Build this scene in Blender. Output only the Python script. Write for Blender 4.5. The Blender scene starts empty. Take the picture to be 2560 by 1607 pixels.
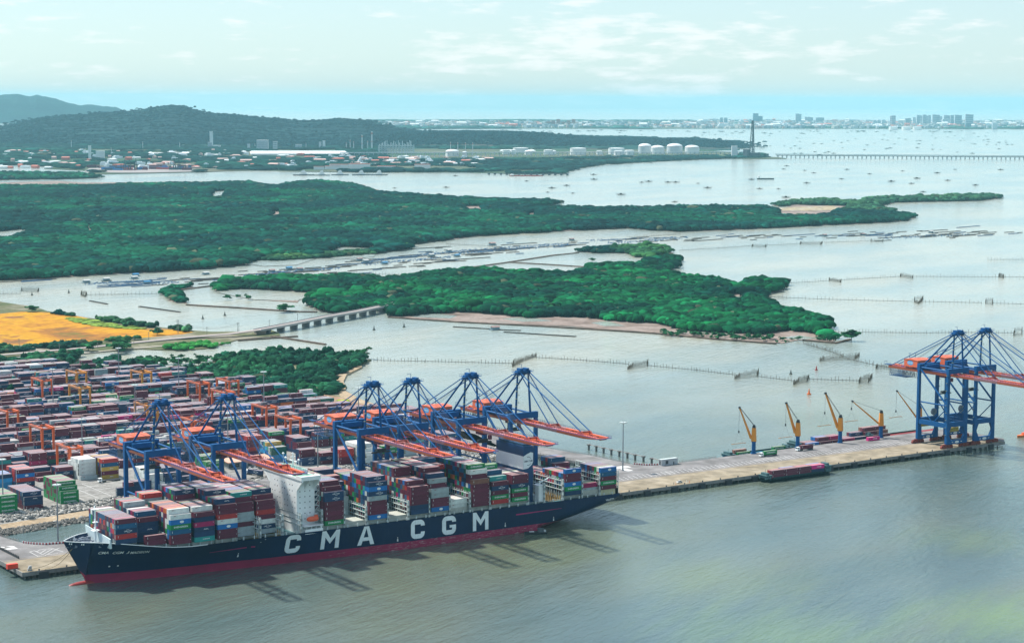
import bpy, bmesh, math, random
import numpy as np
from mathutils import Vector, Matrix
from mathutils.geometry import tessellate_polygon
random.seed(7); rng = np.random.default_rng(7)
SC = bpy.context.scene; COL = SC.collection; D = bpy.data
R_ = math.radians
# ---------------------------------------------------------------- camera (world axes: x along the quay, y inland, z up)
CAMZ = 262.0; FPX = 5000.0; CAMP = np.array([-580.5, -990.3, CAMZ])
ANG = R_(34.2); _p = math.atan((803.5 - 253) / FPX); _r = R_(0.2085)
_F = np.array([0, math.cos(_p), -math.sin(_p)]); _U = np.array([0, math.sin(_p), math.cos(_p)]); _R = np.array([1., 0, 0])
_R, _U = _R * math.cos(_r) + _U * math.sin(_r), _U * math.cos(_r) - _R * math.sin(_r)
_T = np.array([[math.cos(ANG), math.sin(ANG), 0], [-math.sin(ANG), math.cos(ANG), 0], [0, 0, 1]])
CF, CU, CR = _T @ _F, _T @ _U, _T @ _R
HF = _T @ np.array([0, 1., 0]); HR = _T @ np.array([1., 0, 0])      # level forward / right
cam = D.objects.new('camera', D.cameras.new('camera')); COL.objects.link(cam); SC.camera = cam
cam.data.sensor_width = 36; cam.data.lens = 36 * FPX / 2560; cam.data.clip_start = 5; cam.data.clip_end = 150000
cam.matrix_world = Matrix(((CR[0], CU[0], -CF[0], CAMP[0]), (CR[1], CU[1], -CF[1], CAMP[1]), (CR[2], CU[2], -CF[2], CAMP[2]), (0, 0, 0, 1)))
def ray(x, y): return CR * (x - 1280) / FPX - CU * (y - 803.5) / FPX + CF
def at(x, y, h=0.0):                      # photograph point -> point at height h
    d = ray(x, y); return CAMP + d * ((h - CAMZ) / d[2])
K = 2560 / 2409.0
def atd(x, y, h=0.0): return at(x * K, y * K, h)
def atz(x, y, z):                         # point at forward distance z
    d = ray(x, y); return CAMP + d * (z / float(d @ HF))
def fr(a, b, z=0.0):                      # camera-level frame -> world
    p = CAMP + HR * a + HF * b; return np.array([p[0], p[1], z])
# ---------------------------------------------------------------- light
SUN_AZ_CAM = -58.0      # degrees from view direction, negative = left
SUN_EL = 54.0
SKY_STR = 0.10; SUN_STR = 3.8; EXPO = 0.86
HAZE = 2.4e-5
_a = R_(SUN_AZ_CAM); sdh = HF * math.cos(_a) + HR * math.sin(_a)
sundir = np.array([sdh[0] * math.cos(R_(SUN_EL)), sdh[1] * math.cos(R_(SUN_EL)), math.sin(R_(SUN_EL))])
L = D.lights.new('sun', 'SUN'); L.energy = SUN_STR; L.angle = R_(3.0); L.color = (1, .95, .87)
sun = D.objects.new('sun', L); COL.objects.link(sun); sun.location = (0, 0, 900)
sun.rotation_euler = Vector(sundir).to_track_quat('Z', 'Y').to_euler()
W = D.worlds.new('World'); SC.world = W; W.use_nodes = True; nt = W.node_tree
for n_ in list(nt.nodes): nt.nodes.remove(n_)
def nd(t, typ, **kw):
    n_ = t.nodes.new(typ)
    for k, v in kw.items():
        if k.startswith('i_'):
            n_.inputs[k[2:].replace('_', ' ')].default_value = v
        else: setattr(n_, k, v)
    return n_
sky = nd(nt, 'ShaderNodeTexSky', sky_type='NISHITA', sun_disc=False, sun_elevation=R_(SUN_EL), sun_rotation=math.atan2(sundir[0], sundir[1]),
         altitude=0, air_density=1.0, dust_density=.4, ozone_density=1.5)
tc = nd(nt, 'ShaderNodeTexCoord'); mp = nd(nt, 'ShaderNodeMapping')
mp.inputs['Rotation'].default_value = (0, 0, -ANG); mp.inputs['Scale'].default_value = (34, 34, 190)
nt.links.new(tc.outputs['Generated'], mp.inputs['Vector'])
nz = nd(nt, 'ShaderNodeTexNoise', i_Scale=1.0, i_Detail=7.0, i_Roughness=0.62); nt.links.new(mp.outputs[0], nz.inputs['Vector'])
mp2 = nd(nt, 'ShaderNodeMapping'); mp2.inputs['Scale'].default_value = (9, 9, 30); nt.links.new(tc.outputs['Generated'], mp2.inputs['Vector'])
nz2 = nd(nt, 'ShaderNodeTexNoise', i_Scale=1.0, i_Detail=2.0); nt.links.new(mp2.outputs[0], nz2.inputs['Vector'])
ad = nd(nt, 'ShaderNodeMath', operation='MULTIPLY_ADD'); nt.links.new(nz2.outputs[0], ad.inputs[0]); ad.inputs[1].default_value = .55; nt.links.new(nz.outputs[0], ad.inputs[2])
rp = nd(nt, 'ShaderNodeValToRGB'); rp.color_ramp.elements[0].position = .82; rp.color_ramp.elements[1].position = .98
nt.links.new(ad.outputs[0], rp.inputs[0])
tint = nd(nt, 'ShaderNodeMix', data_type='RGBA', blend_type='MULTIPLY'); tint.inputs[0].default_value = 1
nt.links.new(sky.outputs[0], tint.inputs[6]); tint.inputs[7].default_value = (.86, .98, 1.02, 1)
cm = nd(nt, 'ShaderNodeMix', data_type='RGBA'); cm.inputs[7].default_value = (6.6, 6.3, 6.3, 1)
cs = nd(nt, 'ShaderNodeMath', operation='MULTIPLY'); cs.inputs[1].default_value = .5; nt.links.new(rp.outputs[0], cs.inputs[0])
veil = nd(nt, 'ShaderNodeMix', data_type='RGBA'); veil.inputs[0].default_value = .55; veil.inputs[7].default_value = (3.0, 3.95, 4.6, 1); nt.links.new(tint.outputs[2], veil.inputs[6])
nt.links.new(cs.outputs[0], cm.inputs[0]); nt.links.new(veil.outputs[2], cm.inputs[6])
bg = nd(nt, 'ShaderNodeBackground', i_Strength=SKY_STR); nt.links.new(cm.outputs[2], bg.inputs[0])
ow = nd(nt, 'ShaderNodeOutputWorld'); nt.links.new(bg.outputs[0], ow.inputs[0])
vs = SC.view_settings; vs.view_transform = 'Standard'; vs.look = 'None'; vs.exposure = EXPO; vs.gamma = 1; vs.use_curve_mapping = False
SC.render.engine = 'CYCLES'; cy = SC.cycles
cy.max_bounces = 6; cy.diffuse_bounces = 2; cy.glossy_bounces = 3; cy.transmission_bounces = 4; cy.volume_bounces = 1; cy.transparent_max_bounces = 8
cy.use_denoising = True; cy.caustics_reflective = False; cy.caustics_refractive = False; cy.sample_clamp_indirect = 8
# ---------------------------------------------------------------- materials
MATS = {}
def mat(name, col, rough=.6, var=.12, scale=.6, spec=.4, metal=0, attr=None, bump=None, obj_var=0):
    if name in MATS: return MATS[name]
    m = D.materials.new(name); m.use_nodes = True; t = m.node_tree; b = t.nodes['Principled BSDF']
    b.inputs['Roughness'].default_value = rough; b.inputs['Metallic'].default_value = metal; b.inputs['Specular IOR Level'].default_value = spec
    tcn = nd(t, 'ShaderNodeTexCoord'); src = tcn.outputs['Object']
    if attr:
        at_ = nd(t, 'ShaderNodeAttribute', attribute_name=attr); cout = at_.outputs['Color']
    else:
        rg = nd(t, 'ShaderNodeRGB'); rg.outputs[0].default_value = (*col, 1); cout = rg.outputs[0]
    n1 = nd(t, 'ShaderNodeTexNoise', i_Scale=scale, i_Detail=5.0, i_Roughness=.65); t.links.new(src, n1.inputs['Vector'])
    mr = nd(t, 'ShaderNodeMapRange'); mr.inputs[1].default_value = .3; mr.inputs[2].default_value = .7; mr.inputs[3].default_value = 1 - var; mr.inputs[4].default_value = 1 + var
    t.links.new(n1.outputs[0], mr.inputs[0]); vout = mr.outputs[0]
    if obj_var:
        oi = nd(t, 'ShaderNodeObjectInfo'); m2 = nd(t, 'ShaderNodeMapRange'); m2.inputs[3].default_value = 1 - obj_var; m2.inputs[4].default_value = 1 + obj_var
        t.links.new(oi.outputs['Random'], m2.inputs[0]); mm = nd(t, 'ShaderNodeMath', operation='MULTIPLY'); t.links.new(m2.outputs[0], mm.inputs[0]); t.links.new(vout, mm.inputs[1]); vout = mm.outputs[0]
    mx = nd(t, 'ShaderNodeVectorMath', operation='SCALE'); t.links.new(cout, mx.inputs[0]); t.links.new(vout, mx.inputs['Scale'])
    t.links.new(mx.outputs[0], b.inputs['Base Color'])
    if bump == 'corr':
        sp = nd(t, 'ShaderNodeSeparateXYZ'); t.links.new(src, sp.inputs[0])
        s1 = nd(t, 'ShaderNodeMath', operation='ADD'); t.links.new(sp.outputs[0], s1.inputs[0]); t.links.new(sp.outputs[1], s1.inputs[1])
        s2 = nd(t, 'ShaderNodeMath', operation='MULTIPLY'); t.links.new(s1.outputs[0], s2.inputs[0]); s2.inputs[1].default_value = 2 * math.pi / .56
        s3 = nd(t, 'ShaderNodeMath', operation='SINE'); t.links.new(s2.outputs[0], s3.inputs[0])
        bp = nd(t, 'ShaderNodeBump', i_Strength=.55, i_Distance=.05); t.links.new(s3.outputs[0], bp.inputs['Height']); t.links.new(bp.outputs[0], b.inputs['Normal'])
    elif bump:
        n2 = nd(t, 'ShaderNodeTexNoise', i_Scale=bump[0], i_Detail=4.0); t.links.new(src, n2.inputs['Vector'])
        bp = nd(t, 'ShaderNodeBump', i_Strength=bump[1], i_Distance=bump[2]); t.links.new(n2.outputs[0], bp.inputs['Height']); t.links.new(bp.outputs[0], b.inputs['Normal'])
    MATS[name] = m; return m
def mixmat(name, stops, scale, rough=.85, detail=8, scale2=None, bump=None, spec=.06):
    """ground: several real colours mixed by noise patches"""
    m = D.materials.new(name); m.use_nodes = True; t = m.node_tree; b = t.nodes['Principled BSDF']; b.inputs['Roughness'].default_value = rough; b.inputs['Specular IOR Level'].default_value = spec
    g = nd(t, 'ShaderNodeTexCoord'); n1 = nd(t, 'ShaderNodeTexNoise', i_Scale=scale, i_Detail=float(detail), i_Roughness=.62); t.links.new(g.outputs['Object'], n1.inputs['Vector'])
    r = nd(t, 'ShaderNodeValToRGB'); t.links.new(n1.outputs[0], r.inputs[0]); e = r.color_ramp.elements
    while len(e) < len(stops): e.new(.5)
    for i, (p_, c) in enumerate(stops): e[i].position = p_; e[i].color = (*c, 1)
    out = r.outputs[0]
    if scale2:
        n2 = nd(t, 'ShaderNodeTexNoise', i_Scale=scale2, i_Detail=4.0); t.links.new(g.outputs['Object'], n2.inputs['Vector'])
        mr = nd(t, 'ShaderNodeMapRange'); mr.inputs[1].default_value = .3; mr.inputs[2].default_value = .7; mr.inputs[3].default_value = .75; mr.inputs[4].default_value = 1.2
        t.links.new(n2.outputs[0], mr.inputs[0]); mx = nd(t, 'ShaderNodeVectorMath', operation='SCALE'); t.links.new(out, mx.inputs[0]); t.links.new(mr.outputs[0], mx.inputs['Scale']); out = mx.outputs[0]
    t.links.new(out, b.inputs['Base Color'])
    if bump:
        n3 = nd(t, 'ShaderNodeTexNoise', i_Scale=bump[0], i_Detail=5.0); t.links.new(g.outputs['Object'], n3.inputs['Vector'])
        bp = nd(t, 'ShaderNodeBump', i_Strength=bump[1], i_Distance=bump[2]); t.links.new(n3.outputs[0], bp.inputs['Height']); t.links.new(bp.outputs[0], b.inputs['Normal'])
    MATS[name] = m; return m
# ---------------------------------------------------------------- object helpers
def tag(o, label=None, cat=None, group=None, kind=None):
    if label: o['label'] = label
    if cat: o['category'] = cat
    if group: o['group'] = group
    if kind: o['kind'] = kind
    return o
def empty(name, loc, label, cat, group=None, rz=0.0):
    o = D.objects.new(name, None); COL.objects.link(o); o.location = loc; o.rotation_euler = (0, 0, rz); o.empty_display_size = 1
    return tag(o, label, cat, group)
class MB:
    def __init__(s): s.v = []; s.f = []; s.c = []
    def quad(s, a, b, c, d, col=None):
        i = len(s.v); s.v += [tuple(a), tuple(b), tuple(c), tuple(d)]; s.f.append((i, i + 1, i + 2, i + 3)); s.c.append(col)
    def hexa(s, P, col=None, top=None):
        i = len(s.v); s.v += [tuple(p) for p in P]
        for k, q in enumerate(((3, 2, 1, 0), (4, 5, 6, 7), (0, 1, 5, 4), (1, 2, 6, 5), (2, 3, 7, 6), (3, 0, 4, 7))):
            s.f.append(tuple(i + j for j in q)); s.c.append(top if (k == 1 and top) else col)
        return s
    def box(s, x0, x1, y0, y1, z0, z1, col=None, top=None):
        return s.hexa([(x0, y0, z0), (x1, y0, z0), (x1, y1, z0), (x0, y1, z0), (x0, y0, z1), (x1, y0, z1), (x1, y1, z1), (x0, y1, z1)], col, top)
    def beam(s, p, q, w, h, col=None, w2=None, h2=None):
        p = Vector(p); q = Vector(q); d = (q - p).normalized(); up = Vector((0, 0, 1)) if abs(d.z) < .95 else Vector((0, 1, 0))
        r = d.cross(up).normalized(); u = r.cross(d).normalized(); w2 = w2 or w; h2 = h2 or h
        a = [p - r * w / 2 - u * h / 2, p + r * w / 2 - u * h / 2, p + r * w / 2 + u * h / 2, p - r * w / 2 + u * h / 2]
        b = [q - r * w2 / 2 - u * h2 / 2, q + r * w2 / 2 - u * h2 / 2, q + r * w2 / 2 + u * h2 / 2, q - r * w2 / 2 + u * h2 / 2]
        return s.hexa(a + b, col)
    def tube(s, p, q, r1, r2=None, n=8, col=None, caps=True):
        r2 = r1 if r2 is None else r2; p = Vector(p); q = Vector(q); d = (q - p).normalized(); up = Vector((0, 0, 1)) if abs(d.z) < .95 else Vector((1, 0, 0))
        r = d.cross(up).normalized(); u = r.cross(d).normalized(); i = len(s.v)
        for c, rr in ((p, r1), (q, r2)):
            for k in range(n):
                a = 2 * math.pi * k / n; s.v.append(tuple(c + r * math.cos(a) * rr + u * math.sin(a) * rr))
        for k in range(n):
            s.f.append((i + k, i + (k + 1) % n, i + n + (k + 1) % n, i + n + k)); s.c.append(col)
        if caps:
            s.f.append(tuple(i + k for k in range(n - 1, -1, -1))); s.c.append(col); s.f.append(tuple(i + n + k for k in range(n))); s.c.append(col)
        return s
    def prism(s, pts, z0, z1, col=None, bottom=False):
        n = len(pts); i = len(s.v)
        s.v += [(p[0], p[1], z0) for p in pts] + [(p[0], p[1], z1) for p in pts]
        for k in range(n): s.f.append((i + k, i + (k + 1) % n, i + n + (k + 1) % n, i + n + k)); s.c.append(col)
        for t_ in tessellate_polygon([[Vector((p[0], p[1], 0)) for p in pts]]):
            a, b, c = (Vector((pts[k][0], pts[k][1], 0)) for k in t_)
            if (b - a).cross(c - a).z < 0: t_ = (t_[0], t_[2], t_[1])
            s.f.append(tuple(i + n + k for k in t_)); s.c.append(col)
        return s
    def rings(s, rings, close=False, cap0=True, cap1=True, col=None):
        i = len(s.v); n = len(rings[0])
        for r in rings: s.v += [tuple(p) for p in r]
        for a in range(len(rings) - 1):
            for k in range(n if close else n - 1):
                s.f.append((i + a * n + k, i + a * n + (k + 1) % n, i + (a + 1) * n + (k + 1) % n, i + (a + 1) * n + k)); s.c.append(col)
        if cap0: s.f.append(tuple(i + k for k in range(n - 1, -1, -1))); s.c.append(col)
        if cap1: s.f.append(tuple(i + (len(rings) - 1) * n + k for k in range(n))); s.c.append(col)
        return s
    def dome(s, c, r, h, n=16, m=4, col=None):
        R = []
        for k in range(m + 1):
            a = k / m * math.pi / 2; R.append([(c[0] + r * math.cos(a) * math.cos(2 * math.pi * j / n) + 1e-4 * j, c[1] + r * math.cos(a) * math.sin(2 * math.pi * j / n), c[2] + h * math.sin(a)) for j in range(n)])
        return s.rings(R, close=True, cap0=False, cap1=True, col=col)
    def mesh(s, name, mats=None, smooth=False):
        me = D.meshes.new(name); me.from_pydata(s.v, [], s.f)
        if mats is not None:
            for m in (mats if isinstance(mats, (list, tuple)) else [mats]): me.materials.append(m)
        if any(isinstance(c, tuple) for c in s.c):
            ca = me.attributes.new('Col', 'FLOAT_COLOR', 'FACE'); arr = np.ones((len(s.f), 4), np.float32)
            for k, c in enumerate(s.c):
                if c: arr[k, :3] = c
            ca.data.foreach_set('color', arr.ravel())
        elif any(isinstance(c, int) for c in s.c):
            me.polygons.foreach_set('material_index', [c or 0 for c in s.c])
        if smooth: me.polygons.foreach_set('use_smooth', [True] * len(me.polygons))
        return me
    def build(s, name, mats=None, parent=None, loc=(0, 0, 0), rz=0.0, smooth=False):
        o = D.objects.new(name, s.mesh(name, mats, smooth)); COL.objects.link(o); o.location = loc; o.rotation_euler = (0, 0, rz)
        if parent is not None: o.parent = parent
        return o
def copy_tree(o, parent=None):
    c = o.copy(); COL.objects.link(c)
    if parent is not None: c.parent = parent
    for ch in [x for x in KIDS.get(o.name, [])]: copy_tree(ch, c)
    return c
KIDS = {}
def index_kids(*roots):
    KIDS.clear()
    for o in D.objects:
        if o.parent is not None: KIDS.setdefault(o.parent.name, []).append(o)
_txt = {}
def text_mesh(body, size=1.0, bold=0.0, width=1.0):
    key = (body, size, bold, width)
    if key in _txt: return _txt[key]
    cu = D.curves.new('t', 'FONT'); cu.body = body; cu.size = 1.0; cu.align_x = 'CENTER'; cu.align_y = 'CENTER'; cu.offset = bold; cu.resolution_u = 2
    ob = D.objects.new('t', cu); COL.objects.link(ob); bpy.context.view_layer.update()
    me = ob.evaluated_get(bpy.context.evaluated_depsgraph_get()).to_mesh()
    v = [(p.co.x, p.co.y) for p in me.vertices]; f = [tuple(p.vertices) for p in me.polygons]
    xs = [p[0] for p in v]; ys = [p[1] for p in v]; cx = (max(xs) + min(xs)) / 2; cyy = (max(ys) + min(ys)) / 2; hh = (max(ys) - min(ys)) or 1; ww = (max(xs) - min(xs)) or 1
    v = [((x - cx) / hh * size * width, (y - cyy) / hh * size) for x, y in v]
    D.objects.remove(ob); D.curves.remove(cu); _txt[key] = (v, f, ww / hh * size * width); return _txt[key]
def put_text(mb, body, o, ux, uy, size, bold=0.0, width=1.0, fit=None, col=None):
    """text centred at o, running along ux, up along uy"""
    v, f, w = text_mesh(body, size, bold, width); k = 1.0 if fit is None else fit / w; i = len(mb.v)
    o = np.array(o, float); ux = np.array(ux, float); uy = np.array(uy, float)
    mb.v += [tuple(o + ux * x * k + uy * y) for x, y in v]
    for q in f: mb.f.append(tuple(i + j for j in q)); mb.c.append(col)
    return mb
def np_mesh(name, V, F, m, colors=None, smooth=False, kind=None, label=None, cat=None):
    me = D.meshes.new(name); nv, nf = len(V), len(F); k = F.shape[1]
    me.vertices.add(nv); me.vertices.foreach_set('co', V.astype(np.float32).ravel())
    me.loops.add(nf * k); me.loops.foreach_set('vertex_index', F.astype(np.int32).ravel())
    me.polygons.add(nf); me.polygons.foreach_set('loop_start', np.arange(0, nf * k, k, dtype=np.int32))
    if smooth: me.polygons.foreach_set('use_smooth', np.ones(nf, bool))
    me.update(calc_edges=True)
    if colors is not None:
        ca = me.attributes.new('Col', 'FLOAT_COLOR', 'POINT'); c4 = np.ones((nv, 4), np.float32); c4[:, :3] = colors; ca.data.foreach_set('color', c4.ravel())
    me.materials.append(m); o = D.objects.new(name, me); COL.objects.link(o)
    return tag(o, label, cat, None, kind)
def noise2(x, y, s):   # cheap smooth value noise
    x = x / s; y = y / s; xi = np.floor(x); yi = np.floor(y); fx = x - xi; fy = y - yi; fx = fx * fx * (3 - 2 * fx); fy = fy * fy * (3 - 2 * fy)
    def h(a, b): return np.modf(np.abs(np.sin(a * 127.1 + b * 311.7) * 43758.5453))[0]
    return (h(xi, yi) * (1 - fx) + h(xi + 1, yi) * fx) * (1 - fy) + (h(xi, yi + 1) * (1 - fx) + h(xi + 1, yi + 1) * fx) * fy
def inpoly(P, poly):
    x, y = P[:, 0], P[:, 1]; ins = np.zeros(len(P), bool); n = len(poly)
    for i in range(n):
        x1, y1 = poly[i][:2]; x2, y2 = poly[(i + 1) % n][:2]
        if y1 == y2: continue
        c = ((y1 > y) != (y2 > y)) & (x < (x2 - x1) * (y - y1) / (y2 - y1) + x1); ins ^= c
    return ins
def pd(pts, h=0.0): return [atd(x, y, h)[:2] for x, y in pts]     # polygon traced on the photograph, laid on the ground
def rough_poly(poly, seg, amp, seed=0):
    r = np.random.default_rng(seed); out = []
    n = len(poly)
    for i in range(n):
        a = np.array(poly[i][:2]); b = np.array(poly[(i + 1) % n][:2]); Ld = np.linalg.norm(b - a); k = max(1, min(60, int(Ld / seg)))
        nrm = np.array([-(b - a)[1], (b - a)[0]]) / (Ld or 1)
        for j in range(k):
            out.append(a + (b - a) * j / k + (nrm * r.normal() * amp if j else 0))
    return out
# ================================================================ WATER
def water_material():
    m = D.materials.new('water'); m.use_nodes = True; t = m.node_tree; b = t.nodes['Principled BSDF']
    b.inputs['Roughness'].default_value = .12; b.inputs['IOR'].default_value = 1.62; b.inputs['Specular IOR Level'].default_value = .5
    g = nd(t, 'ShaderNodeTexCoord'); mp = nd(t, 'ShaderNodeMapping'); mp.inputs['Rotation'].default_value = (0, 0, -ANG + .12); mp.inputs['Scale'].default_value = (1, 1, 1)
    t.links.new(g.outputs['Object'], mp.inputs['Vector'])
    def noise(sc, det, sx=1, sy=1, ro=.6):
        q = nd(t, 'ShaderNodeMapping'); q.inputs['Scale'].default_value = (sx, sy, 1); t.links.new(mp.outputs[0], q.inputs['Vector'])
        z = nd(t, 'ShaderNodeTexNoise', i_Scale=sc, i_Detail=float(det), i_Roughness=ro); t.links.new(q.outputs[0], z.inputs['Vector']); return z.outputs[0]
    big = noise(.0032, 3, .7, 1.6); r = nd(t, 'ShaderNodeValToRGB'); t.links.new(big, r.inputs[0]); e = r.color_ramp.elements
    st = [(.36, (.060, .098, .098)), (.46, (.078, .118, .108)), (.56, (.105, .132, .105)), (.66, (.12, .145, .09))]
    while len(e) < 4: e.new(.5)
    for i, (p_, c) in enumerate(st): e[i].position = p_; e[i].color = (*c, 1)
    # shallow milky bay behind the quay, deeper channel in front, algae-green plumes
    sp = nd(t, 'ShaderNodeSeparateXYZ'); t.links.new(g.outputs['Object'], sp.inputs[0]); wob = noise(.002, 3)
    wm = nd(t, 'ShaderNodeMath', operation='MULTIPLY_ADD'); t.links.new(wob, wm.inputs[0]); wm.inputs[1].default_value = 500; t.links.new(sp.outputs[1], wm.inputs[2])
    sh = nd(t, 'ShaderNodeMapRange', interpolation_type='SMOOTHSTEP'); t.links.new(wm.outputs[0], sh.inputs[0]); sh.inputs[1].default_value = 250; sh.inputs[2].default_value = 1150
    pale = nd(t, 'ShaderNodeValToRGB'); t.links.new(big, pale.inputs[0]); pe = pale.color_ramp.elements; pe[0].position = .38; pe[0].color = (.33, .38, .34, 1); pe[1].position = .62; pe[1].color = (.47, .46, .37, 1)
    mA = nd(t, 'ShaderNodeMix', data_type='RGBA'); t.links.new(sh.outputs[0], mA.inputs[0]); t.links.new(r.outputs[0], mA.inputs[6]); t.links.new(pale.outputs[0], mA.inputs[7]); last = mA.outputs[2]
    for (gx, gy, rad, gc) in ((2500, 1540, 75, (.15, .23, .06)), (1800, 1450, 75, (.13, .17, .075)), (1950, 1590, 80, (.12, .19, .07)), (2430, 1350, 55, (.12, .16, .07))):
        c_ = at(gx, gy); di = nd(t, 'ShaderNodeVectorMath', operation='SUBTRACT'); t.links.new(g.outputs['Object'], di.inputs[0]); di.inputs[1].default_value = (c_[0], c_[1], 0)
        le = nd(t, 'ShaderNodeVectorMath', operation='LENGTH'); t.links.new(di.outputs[0], le.inputs[0]); na = nd(t, 'ShaderNodeMath', operation='MULTIPLY_ADD'); t.links.new(noise(.03, 6, .35, 2.2), na.inputs[0]); na.inputs[1].default_value = rad * 1.6; t.links.new(le.outputs['Value'], na.inputs[2])
        mk = nd(t, 'ShaderNodeMapRange', interpolation_type='SMOOTHSTEP'); t.links.new(na.outputs[0], mk.inputs[0]); mk.inputs[1].default_value = rad * 1.9; mk.inputs[2].default_value = rad * .6; mk.inputs[3].default_value = 0; mk.inputs[4].default_value = .7
        mg = nd(t, 'ShaderNodeMix', data_type='RGBA'); t.links.new(mk.outputs[0], mg.inputs[0]); t.links.new(last, mg.inputs[6]); mg.inputs[7].default_value = (*gc, 1); last = mg.outputs[2]
    t.links.new(last, b.inputs['Base Color'])
    w1 = noise(.16, 5, .45, 1.5, .6); w2 = noise(.035, 3, .5, 1.5); w3 = noise(.7, 3, .6, 1.4)
    a1 = nd(t, 'ShaderNodeMath', operation='MULTIPLY_ADD'); t.links.new(w1, a1.inputs[0]); a1.inputs[1].default_value = 1.0
    m3 = nd(t, 'ShaderNodeMath', operation='MULTIPLY'); t.links.new(w3, m3.inputs[0]); m3.inputs[1].default_value = .26; t.links.new(m3.outputs[0], a1.inputs[2])
    a2 = nd(t, 'ShaderNodeMath', operation='MULTIPLY_ADD'); t.links.new(w2, a2.inputs[0]); a2.inputs[1].default_value = 1.6; t.links.new(a1.outputs[0], a2.inputs[2])
    bp = nd(t, 'ShaderNodeBump', i_Strength=1.0, i_Distance=1.35); t.links.new(a2.outputs[0], bp.inputs['Height'])
    calm = noise(.006, 3, .6, 1.4); cr = nd(t, 'ShaderNodeMapRange'); cr.inputs[1].default_value = .35; cr.inputs[2].default_value = .65; cr.inputs[3].default_value = .55; cr.inputs[4].default_value = 1.0
    t.links.new(calm, cr.inputs[0]); t.links.new(cr.outputs[0], bp.inputs['Strength'])
    t.links.new(bp.outputs[0], b.inputs['Normal']); return m
MATS['water'] = water_material()
mb = MB(); n = 180; i0 = 0
mb.v = [(CAMP[0] + 60500 * math.cos(2 * math.pi * k / n), CAMP[1] + 60500 * math.sin(2 * math.pi * k / n), 0) for k in range(n)]; mb.f = [tuple(range(n))]; mb.c = [None]
tag(mb.build('sea', MATS['water']), kind='structure')
# ================================================================ LAND SHEETS
mud = mixmat('mud', [(.30, (.09, .07, .055)), (.42, (.20, .15, .125)), (.56, (.29, .23, .20)), (.66, (.22, .19, .17)), (.74, (.40, .37, .33))], .02, scale2=.2, rough=.7)
soil = mixmat('forest_floor', [(.3, (.03, .05, .03)), (.6, (.06, .075, .04)), (.75, (.16, .14, .1))], .01, scale2=.08)
farland = mixmat('far_land', [(.30, (.03, .075, .045)), (.45, (.05, .09, .05)), (.56, (.14, .13, .09)), (.64, (.05, .09, .05)), (.8, (.24, .2, .16))], .0016, scale2=.012)
field = mixmat('dry_field', [(.30, (.10, .14, .03)), (.40, (.26, .11, .03)), (.47, (.44, .20, .02)), (.57, (.50, .26, .015)), (.64, (.24, .10, .045)), (.74, (.12, .12, .04))], .013, scale2=.12)
scrubland = mixmat('scrub_ground', [(.3, (.045, .085, .03)), (.5, (.13, .13, .07)), (.65, (.27, .24, .19)), (.8, (.40, .37, .33))], .014, scale2=.2)
sand = mixmat('sand', [(.3, (.30, .22, .14)), (.6, (.40, .31, .21)), (.8, (.46, .38, .28))], .05, scale2=.5)
def land(name, pts, m, z=.7, seg=40, amp=6, seed=1, h=0, raw=False):
    poly = pts if raw else pd(pts, h); poly = rough_poly(poly, seg, amp, seed) if amp else poly
    ar = sum(poly[i][0] * poly[(i + 1) % len(poly)][1] - poly[(i + 1) % len(poly)][0] * poly[i][1] for i in range(len(poly)))
    if ar < 0: poly = poly[::-1]
    mb = MB(); mb.prism(poly, -1.0, z); return tag(mb.build(name, m), kind='structure')
FOREST = [(-120, 436), (0, 430), (130, 426), (200, 430), (420, 428), (560, 427), (655, 434), (690, 429), (740, 424), (840, 432), (885, 449), (1000, 459), (1130, 466), (1290, 468), (1322, 474), (1250, 484), (1400, 489), (1600, 487), (1790, 482), (1815, 492),
          (1900, 494), (1990, 502), (2100, 505), (2155, 509), (2130, 520), (2070, 525), (1950, 530), (1800, 538), (1600, 546), (1510, 541), (1480, 537), (1300, 546), (1120, 556), (970, 576), (960, 588), (800, 608), (700, 602), (640, 614), (560, 626), (400, 640), (250, 646), (100, 656), (-120, 664)]
ISLE = [(915, 745), (1000, 752), (1090, 757), (1270, 765), (1420, 775), (1540, 783), (1700, 798), (1840, 808), (1880, 800), (1960, 805), (1968, 797), (1925, 787), (1952, 776), (1948, 757), (1900, 747), (1830, 727), (1790, 707), (1800, 694), (1845, 681), (1852, 669), (1800, 662),
        (1760, 664), (1738, 678), (1720, 670), (1690, 657), (1640, 652), (1590, 647), (1560, 637), (1592, 617), (1600, 606), (1565, 592), (1540, 600), (1530, 610), (1560, 612), (1490, 620), (1392, 622), (1380, 634), (1330, 642), (1260, 639), (1160, 634), (1060, 634), (1000, 640), (985, 647), (900, 652), (820, 652), (760, 657), (690, 654), (620, 660),
        (540, 664), (500, 674), (520, 690), (570, 700), (640, 708), (700, 712), (752, 695), (770, 700), (740, 706), (720, 718), (745, 730), (800, 740), (870, 728), (905, 735)]
land('mangrove_mudflat', FOREST, MATS['mud'], .6, 60, 8, 3)
land('island_mudflat', ISLE, MATS['mud'], .6, 30, 4, 4)
ISLET1 = [(1815, 483), (1900, 472), (1960, 474), (2030, 477), (2040, 470), (2070, 467), (2200, 464), (2300, 461), (2362, 466), (2300, 473), (2100, 477), (2062, 488), (2110, 498), (2080, 503), (1990, 500), (1900, 493)]
land('islet_mudflat', ISLET1, MATS['mud'], .62, 60, 6, 5)
ISLET2 = [(-100, 409), (0, 409), (120, 411), (190, 413), (240, 419), (150, 422), (0, 424), (-100, 425)]
ISLET3 = [(1355, 592), (1400, 585), (1500, 580), (1570, 585), (1575, 596), (1530, 607), (1495, 605), (1480, 596), (1400, 596)]
ISLET4 = [(380, 692), (395, 680), (440, 672), (455, 675), (405, 686), (425, 700), (440, 715), (415, 712)]
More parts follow.
